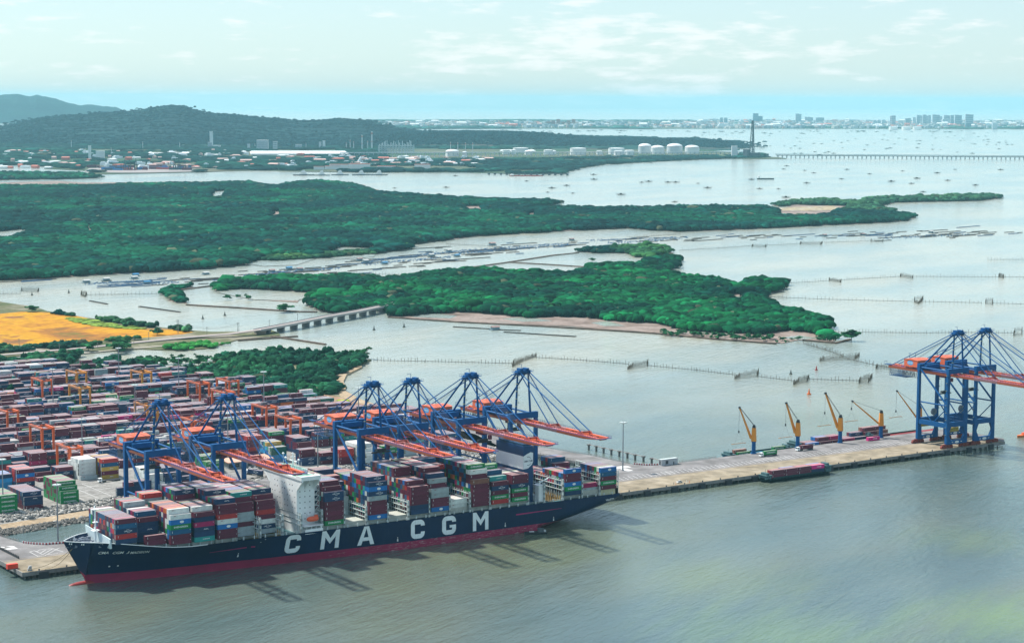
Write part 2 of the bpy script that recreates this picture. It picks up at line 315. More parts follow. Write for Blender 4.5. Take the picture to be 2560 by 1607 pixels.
ISLET5 = [(885, 570), (905, 562), (940, 563), (968, 578), (950, 586), (900, 584)]
ISLET6 = [(590, 610), (760, 596), (880, 590), (880, 598), (780, 606), (640, 615)]
for k, (nm, pl) in enumerate((('river_islet_mud', ISLET2), ('pond_islet_mud', ISLET3), ('channel_islet_mud', ISLET4), ('creek_islet_mud', ISLET5), ('creek_spit_mud', ISLET6))): land(nm, pl, MATS['mud'], .55, 30, 4, 10 + k)
FARL = [(-200, 396), (60, 388), (200, 402), (230, 411), (330, 409), (460, 406), (620, 401), (690, 404), (880, 406), (1100, 406), (1230, 411), (1322, 409), (1362, 396), (1425, 387), (1600, 378), (1700, 374), (1830, 372), (1735, 360), (1650, 352), (1640, 338), (1672, 336), (1660, 329), (1560, 326), (1400, 322), (1240, 316), (1000, 312), (880, 306), (300, 300), (-300, 300)]
land('far_shore_land', FARL, MATS['far_land'], 2.0, 250, 30, 6)
CITYL = [(850, 306), (1040, 304), (1250, 303), (1500, 304), (1700, 303), (2000, 303.5), (2200, 304), (2500, 305), (2500, 288), (2300, 287), (2100, 288), (1900, 286), (1740, 286), (1400, 284), (1200, 281), (1000, 285), (800, 284)]
land('city_peninsula_land', CITYL, MATS['far_land'], 3.0, 600, 60, 7)
land('far_river_bank', [(950, 300), (1040, 300), (1070, 296), (980, 295)], MATS['far_land'], 3.2, 600, 30, 8)
FIELD = [(-80, 742), (0, 740), (50, 735), (110, 736), (180, 745), (260, 768), (330, 775), (410, 776), (455, 783), (430, 788), (330, 797), (200, 806), (100, 812), (0, 815), (-80, 818)]
STRIP = [(-80, 712), (0, 711), (60, 720), (110, 733), (200, 748), (280, 757), (370, 770), (455, 779), (500, 782), (575, 781), (640, 778), (660, 790), (560, 800), (520, 812), (480, 822), (400, 825), (330, 822), (250, 828), (190, 826), (120, 832), (0, 842), (-80, 846)]
land('riverbank_ground', STRIP, MATS['scrub_ground'], .9, 25, 2, 20)
land('dry_grass_field', FIELD, MATS['dry_field'], 1.0, 25, 2, 21)
SCRUB = [(-80, 842), (0, 842), (70, 836), (150, 826), (190, 830), (170, 848), (158, 860), (205, 868), (218, 850), (270, 838), (332, 850), (335, 862), (440, 868), (500, 862), (545, 858), (500, 842), (520, 836), (590, 826), (700, 826), (790, 836), (850, 840), (874, 848), (845, 862), (812, 880), (806, 900), (812, 925), (838, 941), (902, 965), (940, 990),
         (940, 1040), (700, 1040), (300, 960), (-80, 940)]
SCRUB = [(x, y + (9 if 2 <= i <= 20 else 0)) for i, (x, y) in enumerate(SCRUB)]
land('scrub_ground', SCRUB, MATS['scrub_ground'], 1.6, 15, 1.5, 22)
BEACH = [(848, 861), (818, 878), (788, 886), (780, 900), (786, 918), (800, 936), (830, 950), (905, 975), (912, 966), (842, 940), (814, 924), (808, 900), (816, 884), (852, 866)]
land('beach', BEACH, MATS['sand'], 1.75, 15, .6, 23)
land('brown_wasteland', [(760, 933), (800, 938), (836, 950), (905, 977), (935, 1000), (930, 1035), (850, 1010), (800, 985), (740, 962)], mixmat('brown_earth', [(.3, (.2, .12, .08)), (.5, (.3, .19, .13)), (.7, (.42, .33, .2))], .04, scale2=.3), 1.8, 20, 1, 24)
# yard platform and its rubble edge, in metres along the quay
YARD = [(-420, 205), (-152, 210), (-98, 214.5), (-60, 219), (20, 224), (70, 230), (110, 232), (190, 236), (246, 240), (262, 300), (258, 470), (246, 560), (240, 600), (215, 720), (182, 800), (78, 850), (-420, 860)]
con = mixmat('yard_concrete', [(.3, (.17, .16, .15)), (.5, (.25, .24, .225)), (.7, (.33, .32, .30))], .03, scale2=.25)
land('yard_pavement', YARD, MATS['yard_concrete'], 4.0, 40, 0, raw=True)
RUB = [(-420, 160), (-170, 162), (-140, 168), (-60, 178), (0, 190), (60, 200), (110, 196), (180, 206), (250, 214), (262, 240), (246, 241), (190, 237), (110, 233), (70, 231), (20, 225), (-60, 220), (-98, 215.5), (-152, 211), (-420, 206)]
mb = MB(); outer = RUB[:10]; inner = RUB[10:][::-1]
pts_o = [np.array(p) for p in outer]; inn = [np.array(p) for p in inner]
for (a, b) in zip(range(len(outer) - 1), range(1, len(outer))):
    ia = inn[min(a, len(inn) - 1)]; ib = inn[min(b, len(inn) - 1)]
    mb.quad((*pts_o[a], -.6), (*pts_o[b], -.6), (*ib, 3.9), (*ia, 3.9))
mixmat('rubble_fill', [(.3, (.16, .15, .14)), (.5, (.3, .29, .27)), (.7, (.44, .42, .39))], .4, scale2=1.5, bump=(.5, 1, 1.2))
tag(mb.build('rock_bank', MATS['rubble_fill']), kind='structure')
mb = MB(); fr_ = [(.30, .52), (.28, .56), (.26, .62), (.25, .60), (.27, .62), (.3, .6), (.34, .55), (.4, .5)]
for (a, b), (f0, f1), (g0, g1) in zip(list(zip(range(1, 7), range(2, 8))), fr_[:-1], fr_[1:]):
    ia, ib = inn[min(a, len(inn) - 1)], inn[min(b, len(inn) - 1)]; S_ = lambda o, i_, f: (*(pts_o[o] + (i_ - pts_o[o]) * f), -.6 + 4.5 * f + .25)
    mb.quad(S_(a, ia, f0), S_(b, ib, g0), S_(b, ib, g1), S_(a, ia, f1))
tag(mb.build('sand_strip', MATS['sand']), kind='structure')

# ================================================================ TREES AS WOODS
def ico(sub=1):
    bm = bmesh.new(); bmesh.ops.create_icosphere(bm, subdivisions=sub, radius=1.0)
    V = np.array([v.co[:] for v in bm.verts]); F = np.array([[v.index for v in f.verts] for f in bm.faces]); bm.free(); return V, F
IV, IF_ = ico(3)
keep = (IV[IF_].mean(1)[:, 2] > -.28); IF_ = IF_[keep]; used = np.unique(IF_); remap = -np.ones(len(IV), int); remap[used] = np.arange(len(used)); IV = IV[used]; IF_ = remap[IF_]
IV0, IF0 = ico(2); keep = (IV0[IF0].mean(1)[:, 2] > -.3); IF0 = IF0[keep]; used = np.unique(IF0); remap = -np.ones(len(IV0), int); remap[used] = np.arange(len(used)); IV0 = IV0[used]; IF0 = remap[IF0]
def blobs(P, rad, hgt, col, fine=False, rough=.11, seed=0, jit=.25):
    """crowns as lumpy half shells at points P (x,y,z base)"""
    V, F = (IV, IF_) if fine else (IV0, IF0); r = np.random.default_rng(seed); N = len(P); nv = len(V)
    prot = np.stack([V * (1 + r.normal(0, rough, (nv, 1))) for _ in range(14)])
    k = r.integers(0, 14, N); a = r.uniform(0, 6.28, N); ca, sa = np.cos(a)[:, None], np.sin(a)[:, None]
    B = prot[k]; X = B[:, :, 0] * ca - B[:, :, 1] * sa; Y = B[:, :, 0] * sa + B[:, :, 1] * ca
    out = np.stack([X * rad[:, None] + P[:, 0:1], Y * rad[:, None] + P[:, 1:2], P[:, 2:3] + hgt[:, None] * (.42 + .58 * B[:, :, 2])], -1).reshape(-1, 3)
    faces = (F[None] + (np.arange(N) * nv)[:, None, None]).reshape(-1, 3)
    cc = np.repeat(col, nv, 0) * (1 + r.uniform(-jit, jit, (N * nv, 1)))
    return out, faces, np.clip(cc, 0, 1)
r_ = np.random.default_rng(9); rk = []
for k in range(9):
    n_ = 900; t = r_.random(n_); f = r_.random(n_); f = np.where((f > .28) & (f < .6) & (k > 0) & (k < 7), f * .45, f)
    o = pts_o[k][None] * (1 - t[:, None]) + pts_o[k + 1][None] * t[:, None]; ia, ib = inn[min(k, len(inn) - 1)], inn[min(k + 1, len(inn) - 1)]; q = ia[None] * (1 - t[:, None]) + ib[None] * t[:, None]; p_ = o + (q - o) * f[:, None]; rk.append(np.c_[p_, -.9 + 4.5 * f])
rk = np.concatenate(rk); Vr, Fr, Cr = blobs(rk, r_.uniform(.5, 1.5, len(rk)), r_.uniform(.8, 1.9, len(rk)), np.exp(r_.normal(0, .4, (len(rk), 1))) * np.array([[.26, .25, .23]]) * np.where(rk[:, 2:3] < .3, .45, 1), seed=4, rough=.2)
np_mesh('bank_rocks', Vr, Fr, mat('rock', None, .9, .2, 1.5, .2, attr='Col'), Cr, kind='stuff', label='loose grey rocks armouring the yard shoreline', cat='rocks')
leafm = mat('foliage', None, .95, .30, .9, .03, attr='Col')
def wood(name, pts, sp, h, label, holes=(), fine=False, seed=0, dark=(.001, .025, .023), light=(.006, .105, .044), zb=.5, patch=90, gap=.0, raw=False, hv=.3, cat='forest', bias=0., crown=.78):
    poly = pts if raw else pd(pts); poly = np.array([p[:2] for p in poly]); lo = poly.min(0); hi = poly.max(0); r = np.random.default_rng(seed + 100)
    nx = int((hi[0] - lo[0]) / sp) + 1; ny = int((hi[1] - lo[1]) / sp) + 1
    gx, gy = np.meshgrid(np.arange(nx), np.arange(ny)); P = np.stack([lo[0] + (gx.ravel() + .5 * (gy.ravel() % 2)) * sp, lo[1] + gy.ravel() * sp * .92], 1) + r.normal(0, sp * .22, (nx * ny, 2))
    # keep to what the lens could plausibly see, with a wide margin
    rel = P - CAMP[:2]; fw = rel @ HF[:2]; rt = rel @ HR[:2]; P = P[(fw > 0) & (np.abs(rt) < fw * .33 + 120)]
    P = P[inpoly(P, poly)]
    for hp in holes:
        hq = np.array(pd(hp)) if not raw else np.array(hp); P = P[~inpoly(P, hq)]
    if gap: P = P[noise2(P[:, 0], P[:, 1], sp * 9) * .6 + noise2(P[:, 0] + 99, P[:, 1], sp * 3) * .4 > gap]
    if not len(P): return None
    t = noise2(P[:, 0], P[:, 1], patch) * .6 + noise2(P[:, 0], P[:, 1] + 50, patch * .3) * .4; t = np.clip((t - .5 + bias) * 1.5 + .35, 0, 1)[:, None] ** 1.5
    col = np.array(dark) * (1 - t) + np.array(light) * t; col = col * np.exp(r.normal(0, .36, (len(P), 1))); dead = r.random(len(P)) < .015; col[dead] = np.array([.06, .075, .045]) * np.exp(r.normal(0, .3, (dead.sum(), 1)))
    s = np.exp(r.normal(0, hv * .6, len(P))); hh = h * s * (.8 + .4 * noise2(P[:, 0], P[:, 1], patch * .7)); rad = sp * crown * np.exp(r.normal(0, .30, len(P))); hh = hh * (.75 + .25 * rad / rad.mean())
    print(name, len(P))
    V, F, C = blobs(np.c_[P, np.full(len(P), zb)], rad, hh, col, fine, seed=seed)
    return np_mesh(name, V, F, leafm, C, kind='stuff', label=label, cat=cat)
FH = [[(490, 462), (500, 450), (535, 447), (530, 455)], [(445, 455), (470, 448), (480, 456)], [(-120, 548), (0, 543), (62, 538), (75, 545), (40, 552), (0, 556), (-120, 560)], [(205, 545), (215, 536), (225, 541)], [(385, 530), (400, 526), (404, 532)],
      [(1825, 494), (1880, 488), (1990, 484), (1960, 498), (1900, 503), (1830, 502)], [(575, 610), (640, 602), (745, 606), (700, 613), (620, 616)], [(745, 590), (800, 580), (890, 582), (880, 594), (790, 600)], [(1320, 534), (1340, 530), (1345, 536)]]
FOREST = [(x, y + (6 if i < 20 else 0)) for i, (x, y) in enumerate(FOREST)]
ISLE = [(x, y + (8 if 22 <= i <= 43 else 0)) for i, (x, y) in enumerate(ISLE)]
FH += [[(1238, 500), (1262, 500), (1262, 506), (1240, 506)], [(1090, 484), (1138, 484), (1134, 490), (1096, 489)], [(630, 497), (664, 497), (664, 506), (632, 505)], [(704, 497), (716, 497), (714, 503)], [(226, 470), (243, 470), (243, 476), (228, 476)], [(196, 529), (219, 529), (220, 541), (206, 541)], [(1180, 505), (1230, 512), (1225, 516), (1178, 509)]]
FH = [[(x, y + (11 if y > sum(q[1] for q in h) / len(h) else 2)) for x, y in h] for h in FH]
wood('mangrove_forest', FOREST, 10.5, 9.5, 'vast dark green mangrove forest across the river', FH, seed=1, patch=160, bias=-.05, hv=.16)
IH = [[(925, 748), (1000, 740), (1080, 736), (1180, 742), (1240, 750), (1290, 746), (1370, 748), (1450, 758), (1550, 763), (1610, 780), (1700, 784), (1790, 790), (1850, 778), (1900, 784), (1965, 800), (1840, 812), (1540, 790), (1270, 770), (1000, 756)],
      [(1200, 692), (1215, 678), (1222, 690)], [(1280, 730), (1305, 706), (1318, 710), (1300, 732)], [(505, 688), (560, 680), (750, 690), (700, 714), (560, 702)], [(1700, 700), (1745, 690), (1760, 715), (1735, 715)]]
wood('island_mangroves', ISLE, 8.0, 8.5, 'bright green mangrove wood on the mid river island', IH, seed=2, dark=(.001, .026, .018), light=(.006, .125, .034), patch=70, fine=False, bias=.03, hv=.18)
wood('islet_trees', ISLET1, 10, 8, 'low trees on the narrow islet right of the mangrove forest', [[(1830, 500), (1860, 482), (2010, 486), (1980, 500)]], seed=3, dark=(.015, .06, .035), light=(.05, .13, .05))
wood('river_islet_trees', ISLET2, 13, 10, 'dark trees on the long islet at the left river bend', seed=4)
wood('pond_bank_trees', ISLET3, 7, 6, 'trees on the bank behind the square ponds', seed=5, light=(.05, .16, .04))
wood('channel_bank_trees', ISLET4, 6, 5, 'curved row of bushes on the pond dyke', seed=6)
wood('creek_islet_trees', ISLET5, 7, 6, 'light green bushes on the small creek islet', seed=8, light=(.06, .18, .05), bias=.2)
wood('creek_spit_trees', ISLET6, 7, 5, 'bushes along the thin spit before the forest', seed=9, light=(.06, .16, .05), bias=.1)
SH = [[(640, 868), (700, 858), (735, 865), (700, 880)], [(90, 880), (150, 862), (170, 866), (120, 892)]]
wood('scrub_thicket', SCRUB[:-4] + [(905, 1000), (860, 990), (760, 960), (300, 960), (-80, 940)], 4.6, 5.0, 'tangled green scrub behind the container yard', SH + [BEACH, [(760, 930), (800, 934), (836, 946), (930, 985), (935, 1035), (740, 962)]], seed=10, fine=True, dark=(.004, .035, .022), light=(.018, .10, .038), patch=45, gap=.30, zb=1.4, hv=.45)
wood('riverbank_bushes', [(110, 735), (200, 750), (280, 759), (370, 772), (455, 781), (440, 784), (400, 776), (330, 770), (260, 760), (190, 748), (120, 740)], 4.5, 5, 'hedge of bushes along the river bank behind the dry field', seed=11, fine=True, light=(.06, .17, .06), gap=.2, zb=.8)
wood('roadside_bushes', [(-80, 822), (0, 818), (100, 815), (190, 810), (260, 803), (330, 800), (300, 806), (190, 820), (100, 826), (0, 832), (-80, 836)], 4, 4, 'patchy bushes along the road by the dry field', seed=12, fine=True, gap=.42, zb=.9, light=(.06, .17, .05))
wood('marsh_bushes', [(380, 822), (440, 812), (520, 806), (540, 812), (500, 820), (420, 826)], 4, 3, 'bright green marsh bushes below the bridge approach', seed=13, fine=True, gap=.25, zb=.9, dark=(.02, .14, .03), light=(.04, .22, .04))
wood('bridgehead_bushes', [(930, 735), (960, 722), (1000, 705), (1040, 695), (1080, 700), (1060, 712), (1000, 730), (960, 742)], 5, 4, 'bushes beside the bridge ramp on the island', seed=14, fine=True, gap=.2)
wood('field_edge_grass', [(150, 748), (230, 758), (300, 772), (350, 776), (300, 776), (230, 770), (170, 758)], 4, 1.5, 'pale green grass tufts at the field edge', seed=15, dark=(.10, .17, .03), light=(.2, .27, .05), gap=.1, zb=.9)
wood('yellow_grass', [(785, 948), (815, 946), (822, 952), (800, 957), (785, 955)], 3, 1.2, 'yellow green grass patch beyond the yard corner', seed=16, dark=(.25, .32, .03), light=(.45, .45, .04), zb=1.7)
# far shore woods
wood('far_shore_trees', FARL, 30, 9, 'hazy trees over the far industrial shore', [[(195, 404), (200, 390), (470, 384), (490, 404), (330, 412)], [(560, 372), (800, 365), (800, 352), (560, 358)], [(900, 380), (900, 352), (1750, 352), (1750, 368), (1400, 372), (1100, 378)], [(760, 400), (760, 392), (1100, 392), (1150, 404)]], seed=20, dark=(.001, .022, .022), light=(.008, .055, .036), patch=500, gap=.40, zb=1.5)
wood('city_trees', CITYL, 90, 14, 'blue green trees among the far city houses', seed=21, dark=(.01, .06, .05), light=(.03, .10, .06), patch=1500, gap=.52, zb=2, crown=.6)
# hills
def hill(name, prof, Z, back, front, label, seed, mt, base_y=None, nz_amp=18, W=6):
    xs = np.array([p[0] * K for p in prof]); ys = np.array([p[1] * K for p in prof]); n = 260; X = np.linspace(xs[0], xs[-1], n); Y = np.interp(X, xs, ys)
    rows = 46; V = np.zeros((rows, n, 3)); T = np.linspace(-1, 1, rows)
    for j, (x, y) in enumerate(zip(X, Y)):
        top = atz(x, y, Z); rel = top[:2] - CAMP[:2]; dirn = rel / np.linalg.norm(rel)
        for i, t in enumerate(T):
            q = top[:2] + dirn * (t * (back if t > 0 else front)); base = max(top[2], 0)
            pr = (math.cos(t * math.pi) * .5 + .5) ** 1.15
            V[i, j] = (q[0], q[1], base * pr)
    xx, yy = V[..., 0], V[..., 1]
    rid = 1 - np.abs(noise2(xx, yy, 900) * 2 - 1); nn = (rid - .5) * nz_amp * 2 + (noise2(xx, yy, 300) - .5) * nz_amp + (noise2(xx, yy, 90) - .5) * nz_amp * .5
    env = 1 - np.abs(T)[:, None] ** 2; crest = np.exp(-(T[:, None] / .12) ** 2)
    V[..., 2] += nn * env * (1 - .8 * crest) + (noise2(xx, yy, 60) - .5) * nz_amp * .35 * crest; V[..., 2] = np.where(env <= 0, -3, V[..., 2])
    idx = np.arange(rows * n).reshape(rows, n); F = np.stack([idx[:-1, :-1], idx[:-1, 1:], idx[1:, 1:], idx[1:, :-1]], -1).reshape(-1, 4)
    return np_mesh(name, V.reshape(-1, 3), F, mt, smooth=True, kind='structure'), V
hm = mixmat('wooded_hill', [(.3, (.001, .018, .024)), (.5, (.002, .028, .032)), (.66, (.006, .042, .038)), (.8, (.03, .04, .035))], .0022, scale2=.02, bump=(.02, 1.0, 25))
H1 = [(-260, 345), (-120, 330), (-40, 312), (0, 301), (60, 288), (100, 280), (160, 275), (200, 272), (300, 263), (350, 257), (385, 252), (405, 250), (430, 254), (480, 268), (560, 275), (640, 281), (720, 289), (760, 286), (800, 281), (850, 285), (890, 298), (930, 310), (1000, 316), (1060, 322)]
_, HV = hill('wooded_hill', H1, 14200, 2500, 3400, '', 1, hm)
H2 = [(-300, 215), (-150, 222), (0, 224), (40, 221.5), (70, 228), (85, 223.5), (130, 232), (160, 242), (190, 248.5), (215, 246.5), (250, 251), (272, 253), (290, 262), (330, 272), (380, 284)]
hill('distant_mountain', H2, 25500, 3500, 4200, '', 2, hm, nz_amp=40)
H3 = [(-300, 352), (0, 343), (150, 336), (300, 333), (420, 322), (520, 326), (640, 338), (760, 345), (860, 330), (960, 318), (1100, 310), (1240, 313), (1340, 322), (1500, 325), (1660, 333), (1700, 342), (1740, 350)]
_, HV3 = hill('foothill', H3, 12300, 1600, 1500, '', 3, mixmat('foothill_ground', [(.3, (.003, .035, .035)), (.48, (.01, .055, .045)), (.58, (.07, .06, .055)), (.7, (.01, .06, .045))], .0028, scale2=.02, bump=(.02, 1, 18)), nz_amp=12)
# crowns along the ridges and slopes of the near hill
r_ = np.random.default_rng(77); sel = np.concatenate([HV[4:30].reshape(-1, 3), HV3[8:30].reshape(-1, 3), HV3[8:30].reshape(-1, 3) + np.array([25, 20, 0])]); sel = sel[(sel[:, 2] > 2) & (noise2(sel[:, 0], sel[:, 1], 400) * .6 + noise2(sel[:, 0], sel[:, 1], 90) * .4 > .22)]
sel = np.concatenate([sel, sel + np.c_[r_.normal(0, 60, (len(sel), 2)), np.zeros(len(sel))]]); sel[:, 2] -= 5
Vb, Fb, Cb = blobs(sel, r_.uniform(9, 17, len(sel)), r_.uniform(7, 14, len(sel)), np.tile(np.array([[.001, .020, .026]]), (len(sel), 1)) * np.exp(r_.normal(0, .25, (len(sel), 1))), seed=5)
np_mesh('hill_forest', Vb, Fb, leafm, Cb, kind='stuff', label='forest canopy over the crest of the wooded hill', cat='forest')
# ================================================================ HAZE
mb = MB(); mb.box(CAMP[0] - 62000, CAMP[0] + 62000, CAMP[1] - 62000, CAMP[1] + 62000, -6, 430)
hz = D.materials.new('haze'); hz.use_nodes = True; t = hz.node_tree
for n_ in list(t.nodes):
    if n_.type == 'BSDF_PRINCIPLED': t.nodes.remove(n_)
pv = nd(t, 'ShaderNodeVolumePrincipled', i_Density=HAZE, i_Anisotropy=.2); pv.inputs['Color'].default_value = (.36, .72, .84, 1)
t.links.new(pv.outputs[0], [n_ for n_ in t.nodes if n_.type == 'OUTPUT_MATERIAL'][0].inputs['Volume'])
tag(mb.build('haze', hz), kind='stuff')
# ================================================================ PAINTS
NAVY = (.012, .040, .105); MAR = (.125, .017, .042); RED = (.42, .03, .03); ORG = (.52, .13, .03); GRN = (.01, .23, .065); BLU = (.01, .14, .40); WHT = (.66, .70, .66)
GRY = (.36, .43, .44); TEAL = (.02, .26, .24); MAG = (.62, .01, .19); CRIM = (.34, .008, .09); YEL = (.52, .33, .06); TNV = (.012, .09, .19); CYA = (.02, .26, .52); BRN = (.22, .09, .06); DGR = (.01, .11, .08)
PAL = dict(N=NAVY, M=MAR, R=RED, O=ORG, G=GRN, B=BLU, W=WHT, Y=YEL, T=TEAL, P=MAG, C=CRIM, A=GRY, D=TNV, K=CYA, H=BRN, J=DGR)
CNAME = dict(N='navy blue', M='maroon', R='red', O='orange', G='bright green', B='mid blue', W='white', Y='yellow', T='teal', P='magenta pink', C='crimson', A='pale grey', D='steel blue', K='sky blue', H='brown', J='dark green')
BRAND = dict(N=('CMA CGM', 4.6), G=('EVERGREEN', 8.2), P=('ONE', 4.2), T=('HMM', 4.0), Y=('MSC', 2.6))
for k_, c_ in PAL.items(): mat('box_' + CNAME[k_].replace(' ', '_'), c_, .56, .16, .35, .3, bump='corr', obj_var=.16); mat('roof_' + CNAME[k_].replace(' ', '_'), tuple(x * .55 + .45 * g for x, g in zip(c_, (.50, .38, .36))), .5, .2, .3, .4, obj_var=.12)  # roof tones blended pale: weather fading plus sun glare put into the colour
white_paint = mat('white_lettering', (.78, .80, .78), .5, .06)
blue_steel = mat('crane_blue', (.004, .085, .25), .5, .10, .25, .2)
orange_steel = mat('crane_orange', (.80, .16, .06), .42, .08, .2, .45)
pink_steel = mat('faded_orange', (.62, .27, .26), .5, .1, .3)
yellow_steel = mat('crane_yellow', (.70, .26, .02), .45, .1, .3)
white_steel = mat('ship_white', (.86, .89, .88), .45, .07, .12, .4)
pale_steel = mat('pale_grey_steel', (.50, .56, .55), .5, .16, .3)
dark_steel = mat('dark_steel', (.035, .04, .045), .6, .25, .5)
red_rust = mat('rail_truck_red', (.20, .03, .02), .6, .2, .6)
hull_blue = mat('hull_navy', (.002, .018, .062), .38, .2, .06, .2)
t_ = hull_blue.node_tree; b_ = t_.nodes['Principled BSDF']; src_ = b_.inputs['Base Color'].links[0].from_socket; g_ = nd(t_, 'ShaderNodeTexCoord'); q_ = nd(t_, 'ShaderNodeMapping'); q_.inputs['Scale'].default_value = (.55, .2, .05); t_.links.new(g_.outputs['Object'], q_.inputs['Vector'])
z_ = nd(t_, 'ShaderNodeTexNoise', i_Scale=1.0, i_Detail=6.0, i_Roughness=.7); t_.links.new(q_.outputs[0], z_.inputs['Vector']); r_2 = nd(t_, 'ShaderNodeValToRGB'); r_2.color_ramp.elements[0].position = .55; r_2.color_ramp.elements[1].position = .8; t_.links.new(z_.outputs[0], r_2.inputs[0])
f_ = nd(t_, 'ShaderNodeMath', operation='MULTIPLY'); f_.inputs[1].default_value = .3; t_.links.new(r_2.outputs[0], f_.inputs[0]); x_ = nd(t_, 'ShaderNodeMix', data_type='RGBA'); t_.links.new(f_.outputs[0], x_.inputs[0]); t_.links.new(src_, x_.inputs[6]); x_.inputs[7].default_value = (.04, .06, .09, 1); t_.links.new(x_.outputs[2], b_.inputs['Base Color'])
hull_red = None
concrete = mixmat('quay_concrete', [(.3, (.15, .145, .14)), (.5, (.21, .20, .20)), (.7, (.27, .26, .255))], .05, scale2=.12)
concrete_tan = mixmat('quay_apron_tan', [(.3, (.19, .16, .115)), (.5, (.28, .235, .17)), (.7, (.35, .30, .23))], .06, scale2=.15)
darkcon = mat('fender_dark', (.035, .04, .045), .7, .2, .3)
piercon = mat('pier_side', (.14, .135, .13), .8, .25, .4)
asphalt = mat('road_grey', (.25, .235, .225), .85, .15, .1)
glass = mat('window_glass', (.02, .03, .04), .15, .1, .5, .6)
deckgreen = mat('deck_teal', (.05, .16, .18), .6, .25, .4); hatch = mat('hatch_cover', (.42, .43, .38), .7, .25, .3); cellyel = mat('cell_guide', (.50, .33, .12), .6, .2, .5)
life_orange = mat('lifeboat_orange', (.80, .12, .04), .4, .05); grey_paint = mat('light_grey_paint', (.42, .44, .45), .6, .15, .4)
def boot_red():
    m = mat('boot_red', (.30, .008, .06), .45, .2, .12, .4); t = m.node_tree; b = t.nodes['Principled BSDF']; src = b.inputs['Base Color'].links[0].from_socket
    g = nd(t, 'ShaderNodeTexCoord'); q = nd(t, 'ShaderNodeMapping'); q.inputs['Scale'].default_value = (.12, .3, 1.1); t.links.new(g.outputs['Object'], q.inputs['Vector'])
    z = nd(t, 'ShaderNodeTexNoise', i_Scale=1.6, i_Detail=8.0, i_Roughness=.75); t.links.new(q.outputs[0], z.inputs['Vector'])
    s = nd(t, 'ShaderNodeSeparateXYZ'); t.links.new(g.outputs['Object'], s.inputs[0]); mr = nd(t, 'ShaderNodeMapRange'); mr.inputs[1].default_value = -60; mr.inputs[2].default_value = 0; mr.inputs[3].default_value = 0; mr.inputs[4].default_value = .1; t.links.new(s.outputs[0], mr.inputs[0])
    a = nd(t, 'ShaderNodeMath', operation='ADD'); t.links.new(z.outputs[0], a.inputs[0]); t.links.new(mr.outputs[0], a.inputs[1])
    r = nd(t, 'ShaderNodeValToRGB'); r.color_ramp.elements[0].position = .64; r.color_ramp.elements[1].position = .74; t.links.new(a.outputs[0], r.inputs[0])
    mx = nd(t, 'ShaderNodeMix', data_type='RGBA'); t.links.new(r.outputs[0], mx.inputs[0]); t.links.new(src, mx.inputs[6]); mx.inputs[7].default_value = (.50, .38, .38, 1); t.links.new(mx.outputs[2], b.inputs['Base Color']); return m
hull_red = boot_red()
# ================================================================ CONTAINER SHIP
def sm(a, b, x): x = min(1, max(0, (x - a) / (b - a))); return x * x * (3 - 2 * x)
def zdeck(s): return 17.4 - .012 * s * .8 + 5.6 * sm(-118, -172, s) * 1.0 if s < 0 else 17.4 - 1.2 * s / 176
def zkeel(s): return -3 if s < 112 else -3 + 10.2 * ((s - 112) / 64) ** 1.25
def bdeck(s): t = max(0., min(1, (s + 184) / 105)); return 24.1 * (1 - (1 - t) ** 5.2) * (1 - .05 * sm(140, 176, s))
def bwl(s):
    t = max(0, (s + 171) / 186); return 24.1 * min(1, t) ** .62 * (1 - .02 * sm(100, 176, s)) if t < 1 else 24.1
def hbreadth(s, z):
    zd = zdeck(s); x = max(0, min(1, z / zd))
    if s < -171:
        zs = (-171 - s) / 12.6 * 24 * .97
        return max(.02, bdeck(s) * max(0, (z - zs) / max(.1, zd - zs)) ** .75) if z > zs else .02
    b0, b1 = bwl(s), bdeck(s); flare = 1.9 if s < -80 else 1.2
    b = b0 + (b1 - b0) * x ** flare
    if s > 112:
        zk = zkeel(s); b = b * (min(1, max(0, (z - zk) / (5.5 + (s - 112) * .03))) ** .42 if z > zk else 0)
    return max(.02, b)
ship = empty('container_ship', (0, 0, 0), 'huge dark blue container ship moored along the quay, white hull letters', 'container ship')
st = [-183.6, -182, -180, -177.5, -175, -172.5, -171, -168, -164, -160, -155, -150, -144, -137, -130, -120, -110, -98, -85, -70, -55, -40, -20, 0, 15, 30, 60, 90, 112, 118, 125, 132, 139, 146, 153, 160, 166, 171, 174.5, 176]
def zrows(s):
    zd = zdeck(s); zr = 4.9 - 1.1 * (s + 171) / 350; return [-2.5, -1, 0, 1, 2.2, 3.4, zr, zr + .02, 6.5, 8, 10, 12, 14, 15.5 if zd > 16.5 else 15.2, zd - .8 * 0.5, zd]
mb = MB(); i0 = 0; Rn = len(zrows(0))
for side in (-1, 1):
    base = len(mb.v)
    for s in st:
        for j, z in enumerate(zrows(s)):
            zz = max(z, zkeel(s)) if s > 112 else (max(z, (-171 - s) / 12.6 * 23.4) if s < -171 else z); mb.v.append((s, 24 + side * hbreadth(s, zz), zz))
    for a in range(len(st) - 1):
        for j in range(Rn - 1):
            q = (base + a * Rn + j, base + (a + 1) * Rn + j, base + (a + 1) * Rn + j + 1, base + a * Rn + j + 1)
            mb.f.append(q if side < 0 else q[::-1]); mb.c.append(1 if j < 6 else 0)
e = (len(st) - 1) * Rn
for j in range(Rn - 1): mb.f.append((e + j, len(st) * Rn + e + j, len(st) * Rn + e + j + 1, e + j + 1)); mb.c.append(0)
hull = mb.build('hull', [hull_blue, hull_red], ship, smooth=False)
hull.data.polygons.foreach_set('use_smooth', [True] * len(hull.data.polygons)); hull.data.set_sharp_from_angle(angle=R_(38)) if hasattr(hull.data, 'set_sharp_from_angle') else None
mb = MB(); rr = []
